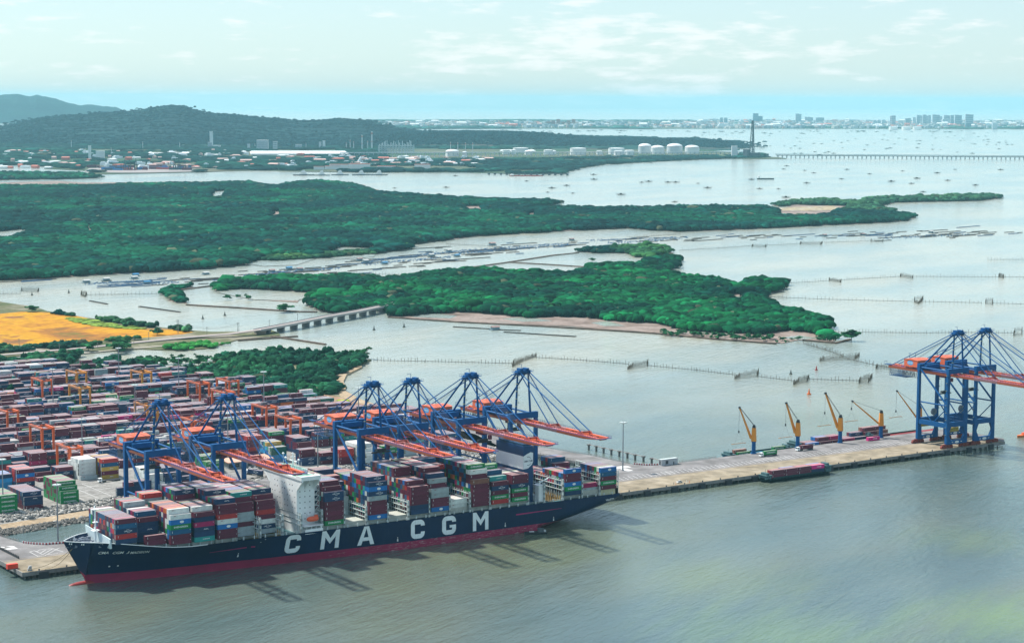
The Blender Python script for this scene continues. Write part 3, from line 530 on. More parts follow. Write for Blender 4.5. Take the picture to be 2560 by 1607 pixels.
for k in range(12):
    t = k / 11; x = -182.5 + 17 * t; r = 2.3 * math.sqrt(max(0, 1 - (1 - min(1, t / .55)) ** 2)) + .02
    rr.append([(x, 24 + r * .95 * math.cos(2 * math.pi * j / 14), -.75 + t * .6 + r * .85 * math.sin(2 * math.pi * j / 14)) for j in range(14)])
mb.rings(rr, close=True).build('bulbous_bow', mat('bulb_red', (.26, .02, .02), .5, .15), ship, smooth=True)
def hullpt(s, z, off=.07): return (s, 24 - hbreadth(s, z) - off, z)
def hull_text(body, s, z, size, width, bold, name, m, slant=0):
    v, f, w = text_mesh(body, size, bold, 1.0); k = width / w; mb = MB()
    for q in f:
        i = len(mb.v)
        for j in q: x, y = v[j]; mb.v.append(hullpt(s + x * k + y * slant, z + y, .62 if s < -100 or s > 140 else .07))
        mb.f.append(tuple(range(i, i + len(q)))); mb.c.append(None)
    return mb.build(name, m, ship)
def arc(cx, cz, r, a0, a1, n=5): return [(cx + r * math.cos(R_(a0 + (a1 - a0) * k / n)), cz + r * math.sin(R_(a0 + (a1 - a0) * k / n))) for k in range(n + 1)]
def strokes(ch):       # block capitals on a 10 x 11 field, as convex quads
    Q = []; b = 2.7
    def rect(x0, z0, x1, z1): Q.append([(x0, z0), (x1, z0), (x1, z1), (x0, z1)])
    def corner(cx, cz, a0): o = arc(cx, cz, 3.2, a0, a0 + 90); i = arc(cx, cz, .5, a0, a0 + 90); [Q.append([o[k], o[k + 1], i[k + 1], i[k]]) for k in range(5)]
    if ch in 'CG':
        corner(3.2, 7.8, 90); corner(3.2, 3.2, 180); corner(6.4, 7.8, 0); corner(6.4, 3.2, 270); rect(0, 3.2, b, 7.8); rect(3.2, 8.3, 6.4, 11); rect(3.2, 0, 6.4, b); rect(6.9, 7.3, 9.6, 7.8)
        rect(6.9, 3.2, 9.6, 3.9 if ch == 'C' else 5.6)
        if ch == 'G': rect(5.2, 4.0, 6.9, 5.6)
    if ch == 'M': rect(0, 0, 2.3, 11); rect(8.3, 0, 10.6, 11); Q += [[(2.3, 11), (2.3, 7.0), (5.3, 2.9), (5.3, 6.3)], [(8.3, 11), (5.3, 6.3), (5.3, 2.9), (8.3, 7.0)], [(2.3, 11), (2.31, 11), (2.31, 7.0), (2.3, 7.0)]]
    if ch == 'A': Q += [[(0, 0), (2.5, 0), (5.55, 11), (3.7, 11)], [(7.9, 0), (10.4, 0), (6.7, 11), (4.85, 11)]]; rect(2.9, 2.4, 7.5, 4.5)
    return Q
def hull_letter(ch, s, z, w, h, m):
    mb = MB(); W_ = {'C': 9.6, 'G': 9.6, 'M': 10.6, 'A': 10.4}[ch]
    for li, q in enumerate(strokes(ch)): i = len(mb.v); mb.v += [hullpt(s + (x / W_ - .5) * w, z + (zz / 11 - .5) * h, .07 + .004 * li) for x, zz in q]; mb.f.append(tuple(range(i, i + 4))); mb.c.append(None)
    return mb.build('hull_letter', m, ship)
lett = mat('hull_letter_white', (.82, .88, .88), .5, .1, .15)
for ch, s, z, w in (('C', -55.9, 11.7, 9.2), ('M', -32.2, 11.6, 11.2), ('A', -8.9, 11.2, 10.6), ('C', 25.7, 11.0, 9.2), ('G', 47.5, 10.8, 9.4), ('M', 70.1, 10.7, 10.8)):
    hull_letter(ch, s, z, w * 1.04, 11.2, lett)
[hull_text(w_, s_, 17.9 - .04 * (s_ + 160), 1.6, l_, .02, 'name_lettering', white_paint, .15) for w_, s_, l_ in (('CMA', -165.3, 5.2), ('CGM', -158.2, 5.4), ('J', -153.3, 1.2), ('MADISON', -147.0, 9.6))]
hull_text('VALLETTA', 168, 13.1, 1.3, 7.2, .02, 'port_lettering', white_paint)
def stripe(s0, s1, z0, z1, h0, h1, name, m):
    mb = MB(); n = 12
    for k in range(n):
        a, b = k / n, (k + 1) / n; A = s0 + (s1 - s0) * a; B = s0 + (s1 - s0) * b; za = z0 + (z1 - z0) * a; zb_ = z0 + (z1 - z0) * b; ha = h0 + (h1 - h0) * a; hb = h0 + (h1 - h0) * b
        mb.quad(hullpt(A, za - ha), hullpt(B, zb_ - hb), hullpt(B, zb_ + hb), hullpt(A, za + ha))
    mb.build(name, m, ship)
pk = mat('magenta_stripe', (.42, .015, .13), .5, .05)
stripe(-106, -79.5, 12.2, 12.9, .12, .42, 'magenta_stripe', pk); stripe(96, 130, 11.6, 11.8, .42, .08, 'magenta_stripe', pk)
for s, z in ((-88, 8.3), (12, 6.5), (88, 6.3), (124, 5.8), (-160.5, 9.2), (-156, 9.2)):
    mb = MB()
    for dz, w in ((0, .35), (1.0, .2), (-.8, .45)) if s > -100 else ((0, .45),): mb.quad(hullpt(s - w, z + dz - .35), hullpt(s + w, z + dz - .35), hullpt(s + w, z + dz + .35), hullpt(s - w, z + dz + .35))
    mb.build('draught_mark', white_paint, ship)
for s in (-181, -176, -167.5, -163.5):
    zt = zdeck(s) - 1.2; mb = MB()
    for dx in (-.7, .1): mb.quad(hullpt(s + dx, zt - .5), hullpt(s + dx + .55, zt - .5), hullpt(s + dx + .45, zt + .45), hullpt(s + dx + .1, zt + .45))
    mb.build('fairlead_mark', white_paint, ship)
# gunwale rim
mb = MB(); ss = [s for s in st if s <= -100]
for a, b in zip(ss[:-1], ss[1:]):
    for sd in (-1, 1):
        pa = (a, 24 + sd * (bdeck(a) + .05), zdeck(a)); pb = (b, 24 + sd * (bdeck(b) + .05), zdeck(b)); mb.beam(pa, pb, .35, .35)
mb.build('gunwale', white_steel, ship)
# decks
foc = []
for s in (-183, -181, -178, -174, -170, -166, -162): foc.append((s, 24 - hbreadth(s, 21.2) + .25))
mb = MB(); pts = foc + [(s, 48 - n_) for s, n_ in foc[::-1]]; mb.prism(pts, 21.2, 21.6)
mb.build('forecastle_deck', mat('forecastle_grey', (.24, .27, .31), .6, .25, .5), ship)
OPEN = {6: (-89.5, -75.5), 7: (-75.5, -61.5), 18: (118.5, 132.5)}
mb = MB(); segs = [(-162, -145), (-145, -128), (-128, -110), (-110, -90), (-61, -20), (-20, 30), (30, 75), (75, 118), (133, 175.6)]
for a, b in segs:
    xs = np.linspace(a, b, max(2, int((b - a) / 8)))
    L1 = [(x, 24 - hbreadth(x, min(zdeck(b), zdeck(a)) - 1.6) + .2) for x in xs]; mb.prism(L1 + [(x, 48 - n_) for x, n_ in L1[::-1]], min(zdeck(b), zdeck(a)) - 1.6, min(zdeck(b), zdeck(a)) - 1.3)
for a, b in OPEN.values():
    mb.box(a - .5, b + .5, 2.6, 4.4, 15.9, zdeck(a) - 1.3); mb.box(a - .5, b + .5, 43.6, 45.4, 15.9, zdeck(a) - 1.3); mb.box(a - .5, b + .5, 12, 36, 2, 5)
mb.build('main_deck', deckgreen, ship)
for a, b in OPEN.values():
    mb = MB()
    for k in range(17):
        n_ = 4.2 + k * 2.5; mb.box(b - .5, b - .1, n_ - .25, n_ + .25, 13, 19.4); mb.box(b - .2, b + .1, n_ + .25, n_ + 2.25, 13, 18.6)
    mb.build('cell_guide_wall', cellyel, ship)
BAYS = [-161.5, -145.5, -131.7, -117.6, -103.6, None, None, -35.9, -21.5, -7, 7.3, 21.5, 35.7, 50, 64.6, 78.7, 93.3, None, 133.2, 147.8, 160.6]
for s in BAYS:
    if s is not None:
        lo = max(2.6, 24 - min(hbreadth(s, 17.5), hbreadth(s + 12, 17.5)) + 1.2)
        mb = MB(); mb.box(s - .3, s + 12.5, lo, 48 - lo, 17, 20.1); mb.build('hatch_cover', hatch, ship)
# deck edge: light posts, rails and lashing bridges
RL = [MB(), MB()]
for k in range(48):
    s = -140 + k * 6.6
    if s > 172: break
    zd = zdeck(s)
    hb_ = hbreadth(s, zd - 1.4) - .4
    for n0 in (24 - hb_, 24 + hb_):
        mb = MB(); mb.box(s - .35, s + .35, n0 - .3, n0 + .3, zd - 1.4, zd + 1.5); mb.build('deck_post', pale_steel, ship)
        mr = RL[n0 > 24]; mr.beam((s, n0, zd + 1.1), (s + 6.6, n0, zdeck(s + 6.6) + 1.1), .12, .12); mr.beam((s, n0, zd + .5), (s + 6.6, n0, zdeck(s + 6.6) + .5), .1, .1)
for mr in RL: mr.build('deck_railing', pale_steel, ship)
LB = [(-147.4, 3), (-132.7, 7), (-118.8, 8), (-104.8, 8), (-90.2, 9), (-75.9, 9.5), (-62.1, 10), (-50.2, 9), (-36.9, 10), (-22.6, 9), (-8, 9), (6.3, 9), (20.3, 9), (34.7, 9), (49, 9), (63.5, 9.5), (77.7, 9), (91.9, 9), (106.0, 9), (118.1, 9), (132.2, 10), (146.8, 10), (161.0, 10.5)]
holem = MB()
for s, ht in LB:
    mb = MB(); z0 = 17.2; z1 = z0 + ht + 1.5; n0 = 24 - hbreadth(s, 15.2) + .3; n1 = 48 - n0; s -= .55
    for n_ in (n0, n1 - 1.1):
        mb.box(s - .45, s + .45, n_, n_ + 1.1, z0 - 2, z1 + .6); mb.dome((s, n_ + .55, z1 + .6), .5, .6, 8, 2)
        for kk in range(3): holem.box(s - .5, s + .5, n_ + .35, n_ + .75, z0 + 1.2 + kk * ht * .33, z0 + 2.6 + kk * ht * .33); holem.box(s - .2, s + .25, n_ - .04, n_ + .2, z0 + 1.2 + kk * ht * .33, z0 + 2.6 + kk * ht * .33)
    for z in (z1 - .1, z1 - 3.0, z1 - 5.8):
        if z > z0: mb.box(s - .5, s + .5, n0, n1, z - .25, z)
    k = n0 + 2.5; q = 0
    while k < n1 - 1:
        mb.box(s - .12, s + .12, k - .12, k + .12, z0, z1 + 1.1); k += 2.52; q += 1
        if q % 4 == 0: mb.beam((s, k - 5, z0 + .5), (s, k, z1 - 3.2), .2, .2); mb.beam((s, k - 2.5, z1 - 3.2), (s, k + 2.5, z0 + .5), .2, .2)
    mb.box(s - .5, s - .44, n0, n1, z1 + .95, z1 + 1.05); mb.build('lashing_bridge', pale_steel, ship)
holem.build('post_opening', dark_steel, ship)
# superstructure with bridge wings
br = (-51.0, -39.5); acc = mb = MB(); mb.box(br[0], br[1], 6.5, 39.5, 15, 47.6)
mb.box(br[0] + .5, br[1] + 5, 8, 40, 15, 27)
sup = mb.build('accommodation_block', white_steel, ship)
mb = MB(); mb.box(br[0] - .4, br[1] + .5, -.1, 48.1, 47.6, 48.9)
for n0, n1, sg in ((6.5, -.1, -1), (39.5, 47.5, 1)):
    for s in (br[0], br[0] + 5, br[1] - .6): mb.hexa([(s, n0, 41.5), (s + .6, n0, 41.5), (s + .6, n0, 42), (s, n0, 42), (s, n0, 47.7), (s + .6, n0, 47.7), (s + .6, n1, 47.7), (s, n1, 47.7)])
    mb.beam((br[0] + .3, n0, 41.4), (br[0] + .3, n1, 47.4), .8, 1.0); mb.beam((br[1] - .3, n0, 41.4), (br[1] - .3, n1, 47.4), .8, 1.0)
    mb.box(br[0] - .4, br[0] - .1, min(n0, n1), max(n0, n1), 48.9, 50); mb.box(br[1] + .2, br[1] + .5, min(n0, n1), max(n0, n1), 48.9, 50)
    e_ = n1 if sg > 0 else n1; mb.box(br[0] - .4, br[1] + .5, e_ - .15, e_ + .15, 48.9, 50)
mb.box(br[0] + .2, br[1] - 1.5, 12, 36, 48.9, 51.6)
mb.build('navigation_bridge', white_steel, ship)
mb = MB(); mb.box(br[0] + .3, br[1] - 2, 12.2, 35.8, 51.62, 51.75); mb.box(br[0], br[1], 7, 12, 48.93, 49.0); mb.box(br[0], br[1], 36, 41, 48.93, 49.0); mb.build('bridge_roof', mat('roof_green', (.22, .42, .33), .7, .12, .3), ship)
mb = MB()
for z in (24, 27.2, 30.4, 33.6, 36.8, 40, 43.2):
    for k in range(10):
        n_ = 8.5 + k * 3.05
        if (k * 7 + int(z * 3)) % 3: mb.box(br[0] - .05, br[0] + .05, n_, n_ + .55, z, z + .65)
    for k in range(3): mb.box(br[0] + 1.8 + k * 3.2, br[0] + 2.3 + k * 3.2, 6.44, 6.6, z, z + .65)
w_ = mb; mb.box(br[0] + .12, br[0] + .25, 12.5, 35.5, 50.1, 51.2); mb.build('window', glass, ship)
mb = MB()
for z in range(22, 45, 3):
    mb.box(br[1] - .1, br[1] + 3.2, 6.6, 13, z, z + .2)
    for s in (br[1] + .2, br[1] + 1.6, br[1] + 3): mb.box(s, s + .08, 6.6, 6.7, z + .2, z + 1.3)
    mb.beam((br[1] + .2, 6.8, z + .2), (br[1] + 3, 6.8, z + 3), .5, .15); mb.box(br[1], br[1] + 3.2, 6.6, 6.68, z + 1.15, z + 1.25)
mb.box(br[1] + 3, br[1] + 3.2, 6.6, 6.9, 20, 47); mb.build('outer_stair', white_steel, ship)
mb = MB(); mb.tube((-44, 24, 51.6), (-44, 24, 60), .5, .3); mb.box(-44.3, -43.7, 20, 28, 55, 55.3); mb.box(-45.5, -42.5, 23.7, 24.3, 57.3, 57.6)
for n_, h in ((15, 57), (18, 55.5), (31, 56), (34, 58)): mb.tube((-45, n_, 51.6), (-45, n_, h), .15); mb.dome((-45, n_, h - .2), .8, .9, 8, 3)
mb.box(-44.2, -43.8, 22.6, 25.4, 59.2, 59.5); mb.build('radar_mast', white_steel, ship)
mb = MB(); mb.box(-38.2, -26.2 - 11, 0, 0, 0, 0) if 0 else None
mb.box(-38.6, -37.6 + 10 - 9.4, 1.0, 7, 17, 21.3); mb.box(-49, -37.5, .3, 5.5, 16.6, 19.2)
for s in (-48, -45, -42, -39): mb.box(s, s + .25, .3, .5, 19.2, 21.2)
mb.box(-48, -38.8, .3, .45, 21, 21.2); mb.box(-49.5, -37, .1, 6.5, 20.9, 21.1); mb.build('boat_deck', white_steel, ship)
mb = MB(); rr = []
for k in range(9):
    t = k / 8; x = -47 + 8.2 * t; r = 1.55 * (1 - abs(2 * t - 1) ** 3) ** .5 + .05; rr.append([(x, 2.6 + r * math.cos(2 * math.pi * j / 10), 24.6 + r * .95 * math.sin(2 * math.pi * j / 10)) for j in range(10)])
mb.rings(rr, close=True); mb.box(-41.5, -39.8, 1.9, 3.3, 25.6, 26.8); lb = mb.build('lifeboat', life_orange, ship, smooth=False)
mb = MB()
for s in (-46, -40.5): mb.beam((s, 5.5, 21.1), (s, 4.6, 27.2), .4, .4); mb.beam((s, 4.6, 27.2), (s, 1.8, 27.6), .35, .35); mb.tube((s, 2.6, 27.4), (s, 2.6, 25.6), .06)
mb.build('davit', white_steel, ship)
# funnel
fs = (106.4, 113.6); mb = MB(); mb.box(fs[0], fs[1], 7.5, 37.5, 15, 51.4); mb.build('funnel_casing', mat('funnel_blue', (.004, .045, .15), .4, .12, .1), ship)
mb = MB(); band = mat('funnel_band', (.84, .88, .90), .5, .05); mb.box(fs[0] - .06, fs[0] + .1, 7.5, 37.5, 37.3, 45.4)
P = [(fs[0], 37.3), (fs[0] + 3.6, 37.7), (fs[0] + 6.2, 39.6), (fs[1], 41.4), (fs[1], 47.0), (fs[0] + 5.5, 47.6), (fs[0] + 2.5, 46.6), (fs[0], 45.4)]
i = len(mb.v); mb.v += [(s, 7.42, z) for s, z in P]; mb.f.append(tuple(i + k for k in range(len(P)))); mb.c.append(None); mb.build('funnel_band', band, ship)
mb = MB(); put_text(mb, 'CMA CGM', ((fs[0] + fs[1]) / 2, 7.36, 42.2), (1, 0, 0), (0, 0, 1), 1.15, .02, fit=6.2)
for sg in (1, -1):
    A = [(fs[0] + 3.6 + 2.4 * math.cos(a), 42.2 + sg * 2.6 * math.sin(a)) for a in np.linspace(.5, 1.9, 8)]
    for (a, b), (c, d) in zip(A[:-1], A[1:]): mb.quad((a, 7.36, b - .14), (c, 7.36, d - .14), (c, 7.36, d + .14), (a, 7.36, b + .14))
mb.build('funnel_emblem', mat('emblem_navy', (.012, .03, .09), .5, .05), ship)
mb = MB(); mb.box(fs[0] + .8, fs[1] - .8, 9, 36, 51.4, 52.6)
for n_ in (12, 15, 18, 27, 31): mb.tube((110, n_, 52), (110, n_, 55), .6, n=10)
mb.build('exhaust_pipes', mat('funnel_top', (.02, .07, .14), .5, .1), ship)
mb = MB(); mb.box(113.8, 117.4, 5, 43, 17, 20.5); mb.box(114, 117.2, 2, 6, 17, 27)
for s in (114.2, 117): mb.box(s, s + .3, 1.5, 1.8, 17, 26)
mb.box(113.8, 117.4, 1.2, 8, 27, 27.3); mb.tube((115.5, 3, 17), (115.5, 3, 30), .5); mb.beam((115.5, 3, 29), (122, 3, 31), .5, .5); mb.build('engine_casing', white_steel, ship)
mb = MB(); mb.tube((-165.5, 24, 21), (-165.5, 24, 40.5), .55, .4, n=10)
for z, w in ((40.2, 1.5), (33, 1.3), (28.5, 2.0)): mb.box(-165.5 - w, -165.5 + w, 24 - w, 24 + w, z, z + .25); mb.box(-165.5 - w, -165.5 + w, 24 - w, 24 - w + .1, z + .9, z + 1); mb.tube((-165.5, 24 + w * .7, z), (-165.5, 24 + w * .7, z + 1.7), .35)
mb.tube((-165.5, 24, 40), (-165.5, 24, 44), .12); mb.build('foremast', white_steel, ship)
mb = MB(); mb.hexa([(-164.4, 7, 21.3), (-163.2, 7, 21.3), (-162.6, 41, 21.3), (-163.8, 41, 21.3), (-164.4, 7, 26.6), (-163.6, 7, 26.6), (-163.2, 43, 28.2), (-163.8, 43, 28.2)]); mb.build('breakwater', mat('breakwater_pale', (.56, .66, .68), .5, .06, .1), ship)
mb = MB(); r_ = random.Random(5)
for k in range(60):
    s = r_.uniform(-180, -166); w = bdeck(s) - 1.5; n_ = 24 + r_.uniform(-w, w) * .9; h = r_.uniform(.5, 2.2); a = r_.uniform(.4, 1.5)
    (mb.box(s - a, s + a, n_ - a, n_ + a, 21.6, 21.6 + h) if r_.random() < .5 else mb.tube((s - a, n_, 22 + h * .4), (s + a, n_ + r_.uniform(-1, 1), 22 + h * .4), .7 * a, n=9))
mb.build('mooring_winches', mat('winch_grey', (.17, .20, .25), .55, .4, .6), ship)
mb = MB(); 
for k in range(16): a = k / 16 * 6.28; mb.tube((-177.5 + 2.5 * math.cos(a), 31 + 3.2 * math.sin(a), 22), (-177.5 + 2.5 * math.cos(a), 31 + 3.2 * math.sin(a), 25.5), .07, n=4)
mb.build('bow_rail', white_steel, ship)
mb = MB(); mb.box(161.2, 174.8, 1.2, 2.6, 15.8, 19.6); mb.box(161.2, 174.8, 45.4, 46.8, 15.8, 19.6); mb.box(172.5, 174.8, 1.2, 46.8, 15.8, 19.6)
for s in (163.5, 167, 170.5): mb.box(s, s + .5, 1.0, 1.2, 15.8, 19.6)
mb.build('aft_mooring_house', mat('cream_paint', (.52, .48, .30), .6, .15, .3), ship)
mb = MB()
for n_ in [1.4 + 2.52 * k for k in range(19)]: mb.box(174.6, 175.1, n_ - .15, n_ + .15, 16, 30.5)
for z in (20, 23.5, 27, 30.3): mb.box(174.5, 175.2, 1.2, 46.8, z, z + .25)
for z in (20, 23.5): mb.beam((174.8, 1.4, z), (174.8, 6.4, z + 3.5), .2, .2)
mb.build('stern_lashing_frame', pale_steel, ship)
# ================================================================ CONTAINERS
LSTD, WSTD, HSTD, HPITCH = 12.19, 2.44, 2.72, 2.76
BOX = []      # s0, n0, z0, length, colour, where(dict)
def place(s0, n0, z0, c, L=LSTD, **w): BOX.append([s0, n0, z0, L, c, w])
rb = random.Random(11)
def rc(weights='MMMMMMMMMNNNNNNNDDDDDBBTGGWAAROCCHJM'): return rb.choice(weights)
SHIPBAY = {   # bay: (s0, base, first row, rows, near stack colours bottom-up by row, tiers by row)
 1: (-161.5, 23.4, 2, 15, {0: 'NRNDM'}, [5] * 15), 2: (-145.5, 21.2, 1, 17, {0: 'MM', 4: 'NNNNM', 5: 'NNNMMD'}, [2, 0, 0, 0, 5, 6, 6, 6, 6, 6, 6, 7, 7, 7, 7, 7, 7]),
 3: (-131.7, 20.5, 0, 19, {0: 'MMDGBW', 1: 'MBBGWWW', 2: 'MWGWWMO', 3: 'MMMMMMO'}, [6, 7, 7, 7, 7, 7, 7, 7, 7, 7, 7, 7, 6, 6, 6, 8, 8, 8, 8]),
 4: (-117.6, 20.3, 0, 19, {0: 'TNNCNM', 1: 'TMNMNMW'}, [6, 7, 7, 7, 7, 7, 7, 7, 7, 7, 9, 9, 9, 9, 9, 9, 9, 9, 9]),
 5: (-103.6, 20.2, 0, 19, {0: 'MMBWRMM', 1: 'MNMWNMMN', 2: 'NMMMMMMM'}, [7, 8, 8, 8, 8, 8, 9, 9, 9, 9, 9, 9, 9, 9, 9, 9, 9, 9, 9]),
 6: (-88.4, 17.8, 0, 19, {5: 'AAMAAMMM', 6: 'WNWNWAWNM', 4: 'AAMAAMM'}, [0, 0, 0, 0, 7, 9, 9, 9, 9, 9, 9, 9, 9, 9, 9, 9, 9, 9, 9]),
 7: (-74.8, 17.8, 0, 19, {4: 'ANWMRMM', 5: 'AMNMMRMM', 6: 'MNMMNMMMN'}, [0, 0, 0, 0, 7, 8, 9, 9, 9, 9, 9, 9, 9, 9, 9, 9, 9, 9, 9]),
 8: (-35.9, 20.0, 0, 19, {0: 'GMMMMNN', 1: 'BGMMMMWM', 2: 'NGGMMTMM'}, [7, 8, 9, 9, 9, 9, 9, 9, 9, 9, 9, 9, 9, 9, 9, 9, 9, 9, 9]),
 9: (-21.5, 20.0, 0, 19, {8: 'AAAAN', 9: 'BAAAAN', 10: 'NBBBBBNM'}, [0, 0, 0, 0, 0, 0, 0, 0, 4, 5, 7, 7, 8, 8, 8, 9, 9, 9, 9]),
 10: (-7, 20.0, 0, 19, {0: 'BMMMANBN', 1: 'WNGWNWBNN', 2: 'MTMNNBTMM'}, [8, 9, 9, 9, 9, 9, 9, 9, 9, 8, 8, 8, 8, 8, 8, 8, 8, 8, 8]),
 11: (7.3, 20.0, 0, 19, {10: 'MMNMNN'}, [0, 0, 0, 0, 0, 0, 0, 0, 0, 3, 6, 6, 6, 6, 6, 6, 6, 6, 6]),
 12: (21.5, 19.8, 0, 19, {0: 'NNMMMM', 1: 'MNTRMMM', 2: 'MMNDMRM'}, [6, 6, 7, 7, 7, 7, 7, 7, 9, 9, 9, 9, 9, 9, 9, 9, 9, 9, 9]),
 13: (35.7, 19.8, 0, 19, {0: 'BMMAA', 1: 'MMMAAMA', 2: 'NMMNMCMN', 3: 'MMMMRNMM'}, [5, 7, 8, 8, 9, 9, 9, 9, 9, 9, 9, 9, 9, 9, 9, 9, 9, 9, 9]),
 14: (50, 19.7, 0, 19, {1: 'WW', 2: 'WW', 3: 'WW'}, [0, 2, 2, 2, 2, 2, 0, 0, 0, 0, 0, 8, 8, 8, 8, 9, 9, 9, 9]),
 15: (64.6, 19.6, 0, 19, {0: 'MMMMMH', 1: 'MMNGBMMW', 2: 'GMMGWMMWG'}, [6, 8, 9, 9, 9, 9, 9, 9, 9, 9, 9, 9, 9, 9, 9, 9, 9, 9, 9]),
 16: (78.7, 19.6, 0, 19, {0: 'RGMNM', 5: 'NMNNGMGG', 6: 'MMNNMGMG'}, [5, 6, 6, 7, 7, 8, 8, 7, 7, 7, 7, 7, 7, 7, 7, 7, 7, 7, 7]),
 17: (93.3, 19.5, 0, 19, {0: 'GMGNMM', 1: 'GMMMMM'}, [6, 6, 6, 6, 6, 6, 6, 6, 6, 6, 6, 6, 5, 5, 5, 5, 5, 5, 5]),
 18: (119.3, 19.0, 0, 19, {14: 'NNMM'}, [0] * 13 + [4, 5, 5, 5, 5, 5]), 19: (133.2, 19.0, 0, 19, {0: 'NGBMMB'}, [6, 5, 5, 5, 5, 5, 5, 5, 5, 5, 4, 4, 4, 4, 4, 4, 4, 4, 4]),
 20: (147.8, 19.0, 0, 19, {1: 'AC', 2: 'AG', 3: 'AG'}, [0, 2, 2, 2, 2, 0, 0, 0, 0, 0, 0, 0, 0, 5, 5, 6, 6, 6, 6]),
 21: (160.8, 19.8, 0, 19, {0: 'MGMDB', 1: 'MGWRW', 2: 'MMMGG', 3: 'MNGNM'}, [5, 5, 5, 5, 5, 5, 5, 5, 5, 0, 0, 0, 0, 0, 0, 0, 0, 0, 0])}
ORD = ['zero', 'first', 'second', 'third', 'fourth', 'fifth', 'sixth', 'seventh', 'eighth', 'ninth', 'tenth', 'eleventh', 'twelfth', 'thirteenth', 'fourteenth', 'fifteenth', 'sixteenth', 'seventeenth', 'eighteenth', 'nineteenth', 'twentieth', 'twenty-first']
def od(k): return ORD[k] if k < len(ORD) else '%dth' % k
for b, (s0, base, r0, nr, cols, tiers) in SHIPBAY.items():
    for i in range(nr):
        run = cols.get(i)
        for t in range(tiers[i]):
            c = run[t] if run and t < len(run) else rc()
            place(s0, .45 + 2.5 * (r0 + i), base + t * HPITCH, c, where='ship', bay=b, row=i + 1, tier=t + 1)
def stack(s0, n0, rows, cols, tiers, tag_, z0=4.05, L=LSTD):
    for i in range(rows):
        tt = tiers[i] if isinstance(tiers, (list, tuple)) else tiers
        for t in range(tt):
            c = cols[i][t] if isinstance(cols, dict) and i in cols and t < len(cols[i]) else rb.choice(cols.get(-1, 'MN') if isinstance(cols, dict) else cols)
            place(s0, n0 + 2.52 * i, z0 + t * HPITCH, c, L, where=tag_, row=i + 1, tier=t + 1)
stack(-109.8, 216.3, 12, {0: 'GGG', 1: 'GGGG', 2: 'MGMMG', -1: 'GGGMM'}, [3, 4] + [5] * 10, 'the tall green block at the yard edge')
stack(-136, 211, 12, {0: 'MNN', 1: 'MNNN', -1: 'NNMMD'}, [3, 4] + [4] * 10, 'the navy block beside the rubble bank')
stack(-153, 210.5, 10, {0: 'GGGG', -1: 'GGM'}, 4, 'the green stack at the left frame edge')
stack(-117, 275, 8, {0: 'MNRBM', -1: 'MNNBRD'}, 5, 'the five-high block behind the navy block')
stack(-131, 279, 6, {0: 'KKKN', -1: 'KKNB'}, 4, 'the sky blue stack behind the green stack')
stack(-81.2, 297, 4, {0: 'MNM', -1: 'MN'}, 3, 'the low stack beside the white stacks')
stack(-94.5, 297, 6, {0: 'M', -1: 'MN'}, [1, 1, 2, 3, 3, 3], 'the low maroon stack left of the white stacks')
stack(-68.2, 286, 9, {-1: 'WWWWWA'}, [1, 5, 5, 5, 5, 5, 5, 4, 4], 'the white reefer block')
stack(-54.6, 281.5, 8, {0: 'YMYDR', 1: 'MMNMR', 6: 'YYYYY', 7: 'YYYYY', -1: 'YYMMD'}, 5, 'the yellow and maroon block')
stack(-69.5, 220.5, 1, {0: 'NN'}, 2, 'the small navy stack on the quayside edge'); stack(-63.5, 221, 2, {0: 'MM', -1: 'MN'}, 3, 'the maroon stack behind the first crane leg', L=6.06)
stack(-57, 221.5, 3, {0: 'NNN', 1: 'NNM', -1: 'NMN'}, 3, 'the navy stack between the first crane legs')
stack(-46.3, 224, 9, {-1: 'WWA'}, [2, 4, 4, 5, 5, 5, 5, 5, 5], 'the tall white reefer block under the first crane')
stack(-33.6, 224.5, 8, {-1: 'NNND'}, [4, 4, 5, 5, 5, 5, 5, 5], 'the tall navy block under the first crane')
stack(-18, 235, 6, {0: 'MN', -1: 'MND'}, [2, 2, 3, 3, 3, 3], 'the low navy block behind the second crane')
stack(-4.5, 231, 5, {0: 'NN', -1: 'NNM'}, [2, 2, 2, 3, 3], 'the navy stack left of the second crane legs')
stack(14, 262, 7, {0: 'GGG', -1: 'GGN'}, [3, 3, 3, 4, 4, 4, 4], 'the green stack behind the second crane')
stack(71, 312, 6, {-1: 'MMMR'}, 5, 'the tall maroon block beside the empty bay'); stack(93.5, 320, 8, {0: 'JGMMG', -1: 'MMNT'}, 5, 'the five-high green topped block')
stack(71, 274, 8, {0: 'KKJJ', 3: 'DKDKY', -1: 'DKNTA'}, [4, 4, 4, 5, 5, 5, 5, 5], 'the mixed blue block by the light mast'); stack(84, 252, 4, {0: 'NN', 1: 'NNMM', -1: 'NNM'}, [2, 4, 4, 4], 'the low navy stack before the road')
stack(104, 297, 8, {0: 'MMM', 1: 'NMMN', -1: 'NNM'}, [3, 4, 4, 4, 4, 4, 4, 4], 'the navy topped block by the light mast'); stack(97.5, 249.5, 3, {0: 'MNM'}, 3, 'the maroon stack by the third crane')
stack(108, 241, 5, {0: 'MMR', -1: 'MMR'}, 4, 'the maroon block inside the third crane legs'); stack(121.5, 234, 9, {-1: 'WWW'}, [3, 4, 5, 5, 5, 5, 5, 5, 5], 'the white reefer block inside the third crane legs')
stack(133, 243.5, 4, {0: 'NNM', -1: 'MN'}, 3, 'the navy stack right of the third crane'); stack(149, 250, 5, {0: 'MGG', -1: 'GM'}, 3, 'the green stack behind the fourth crane'); stack(164, 247, 4, {0: 'AA', -1: 'AW'}, 2, 'the pale stack behind the fourth crane')
stack(200, 250, 7, {-1: 'MNNG'}, 3, 'the stack behind the fifth crane', ); stack(183, 262, 8, {-1: 'MPNT'}, 4, 'the mixed stack behind the fourth and fifth cranes')
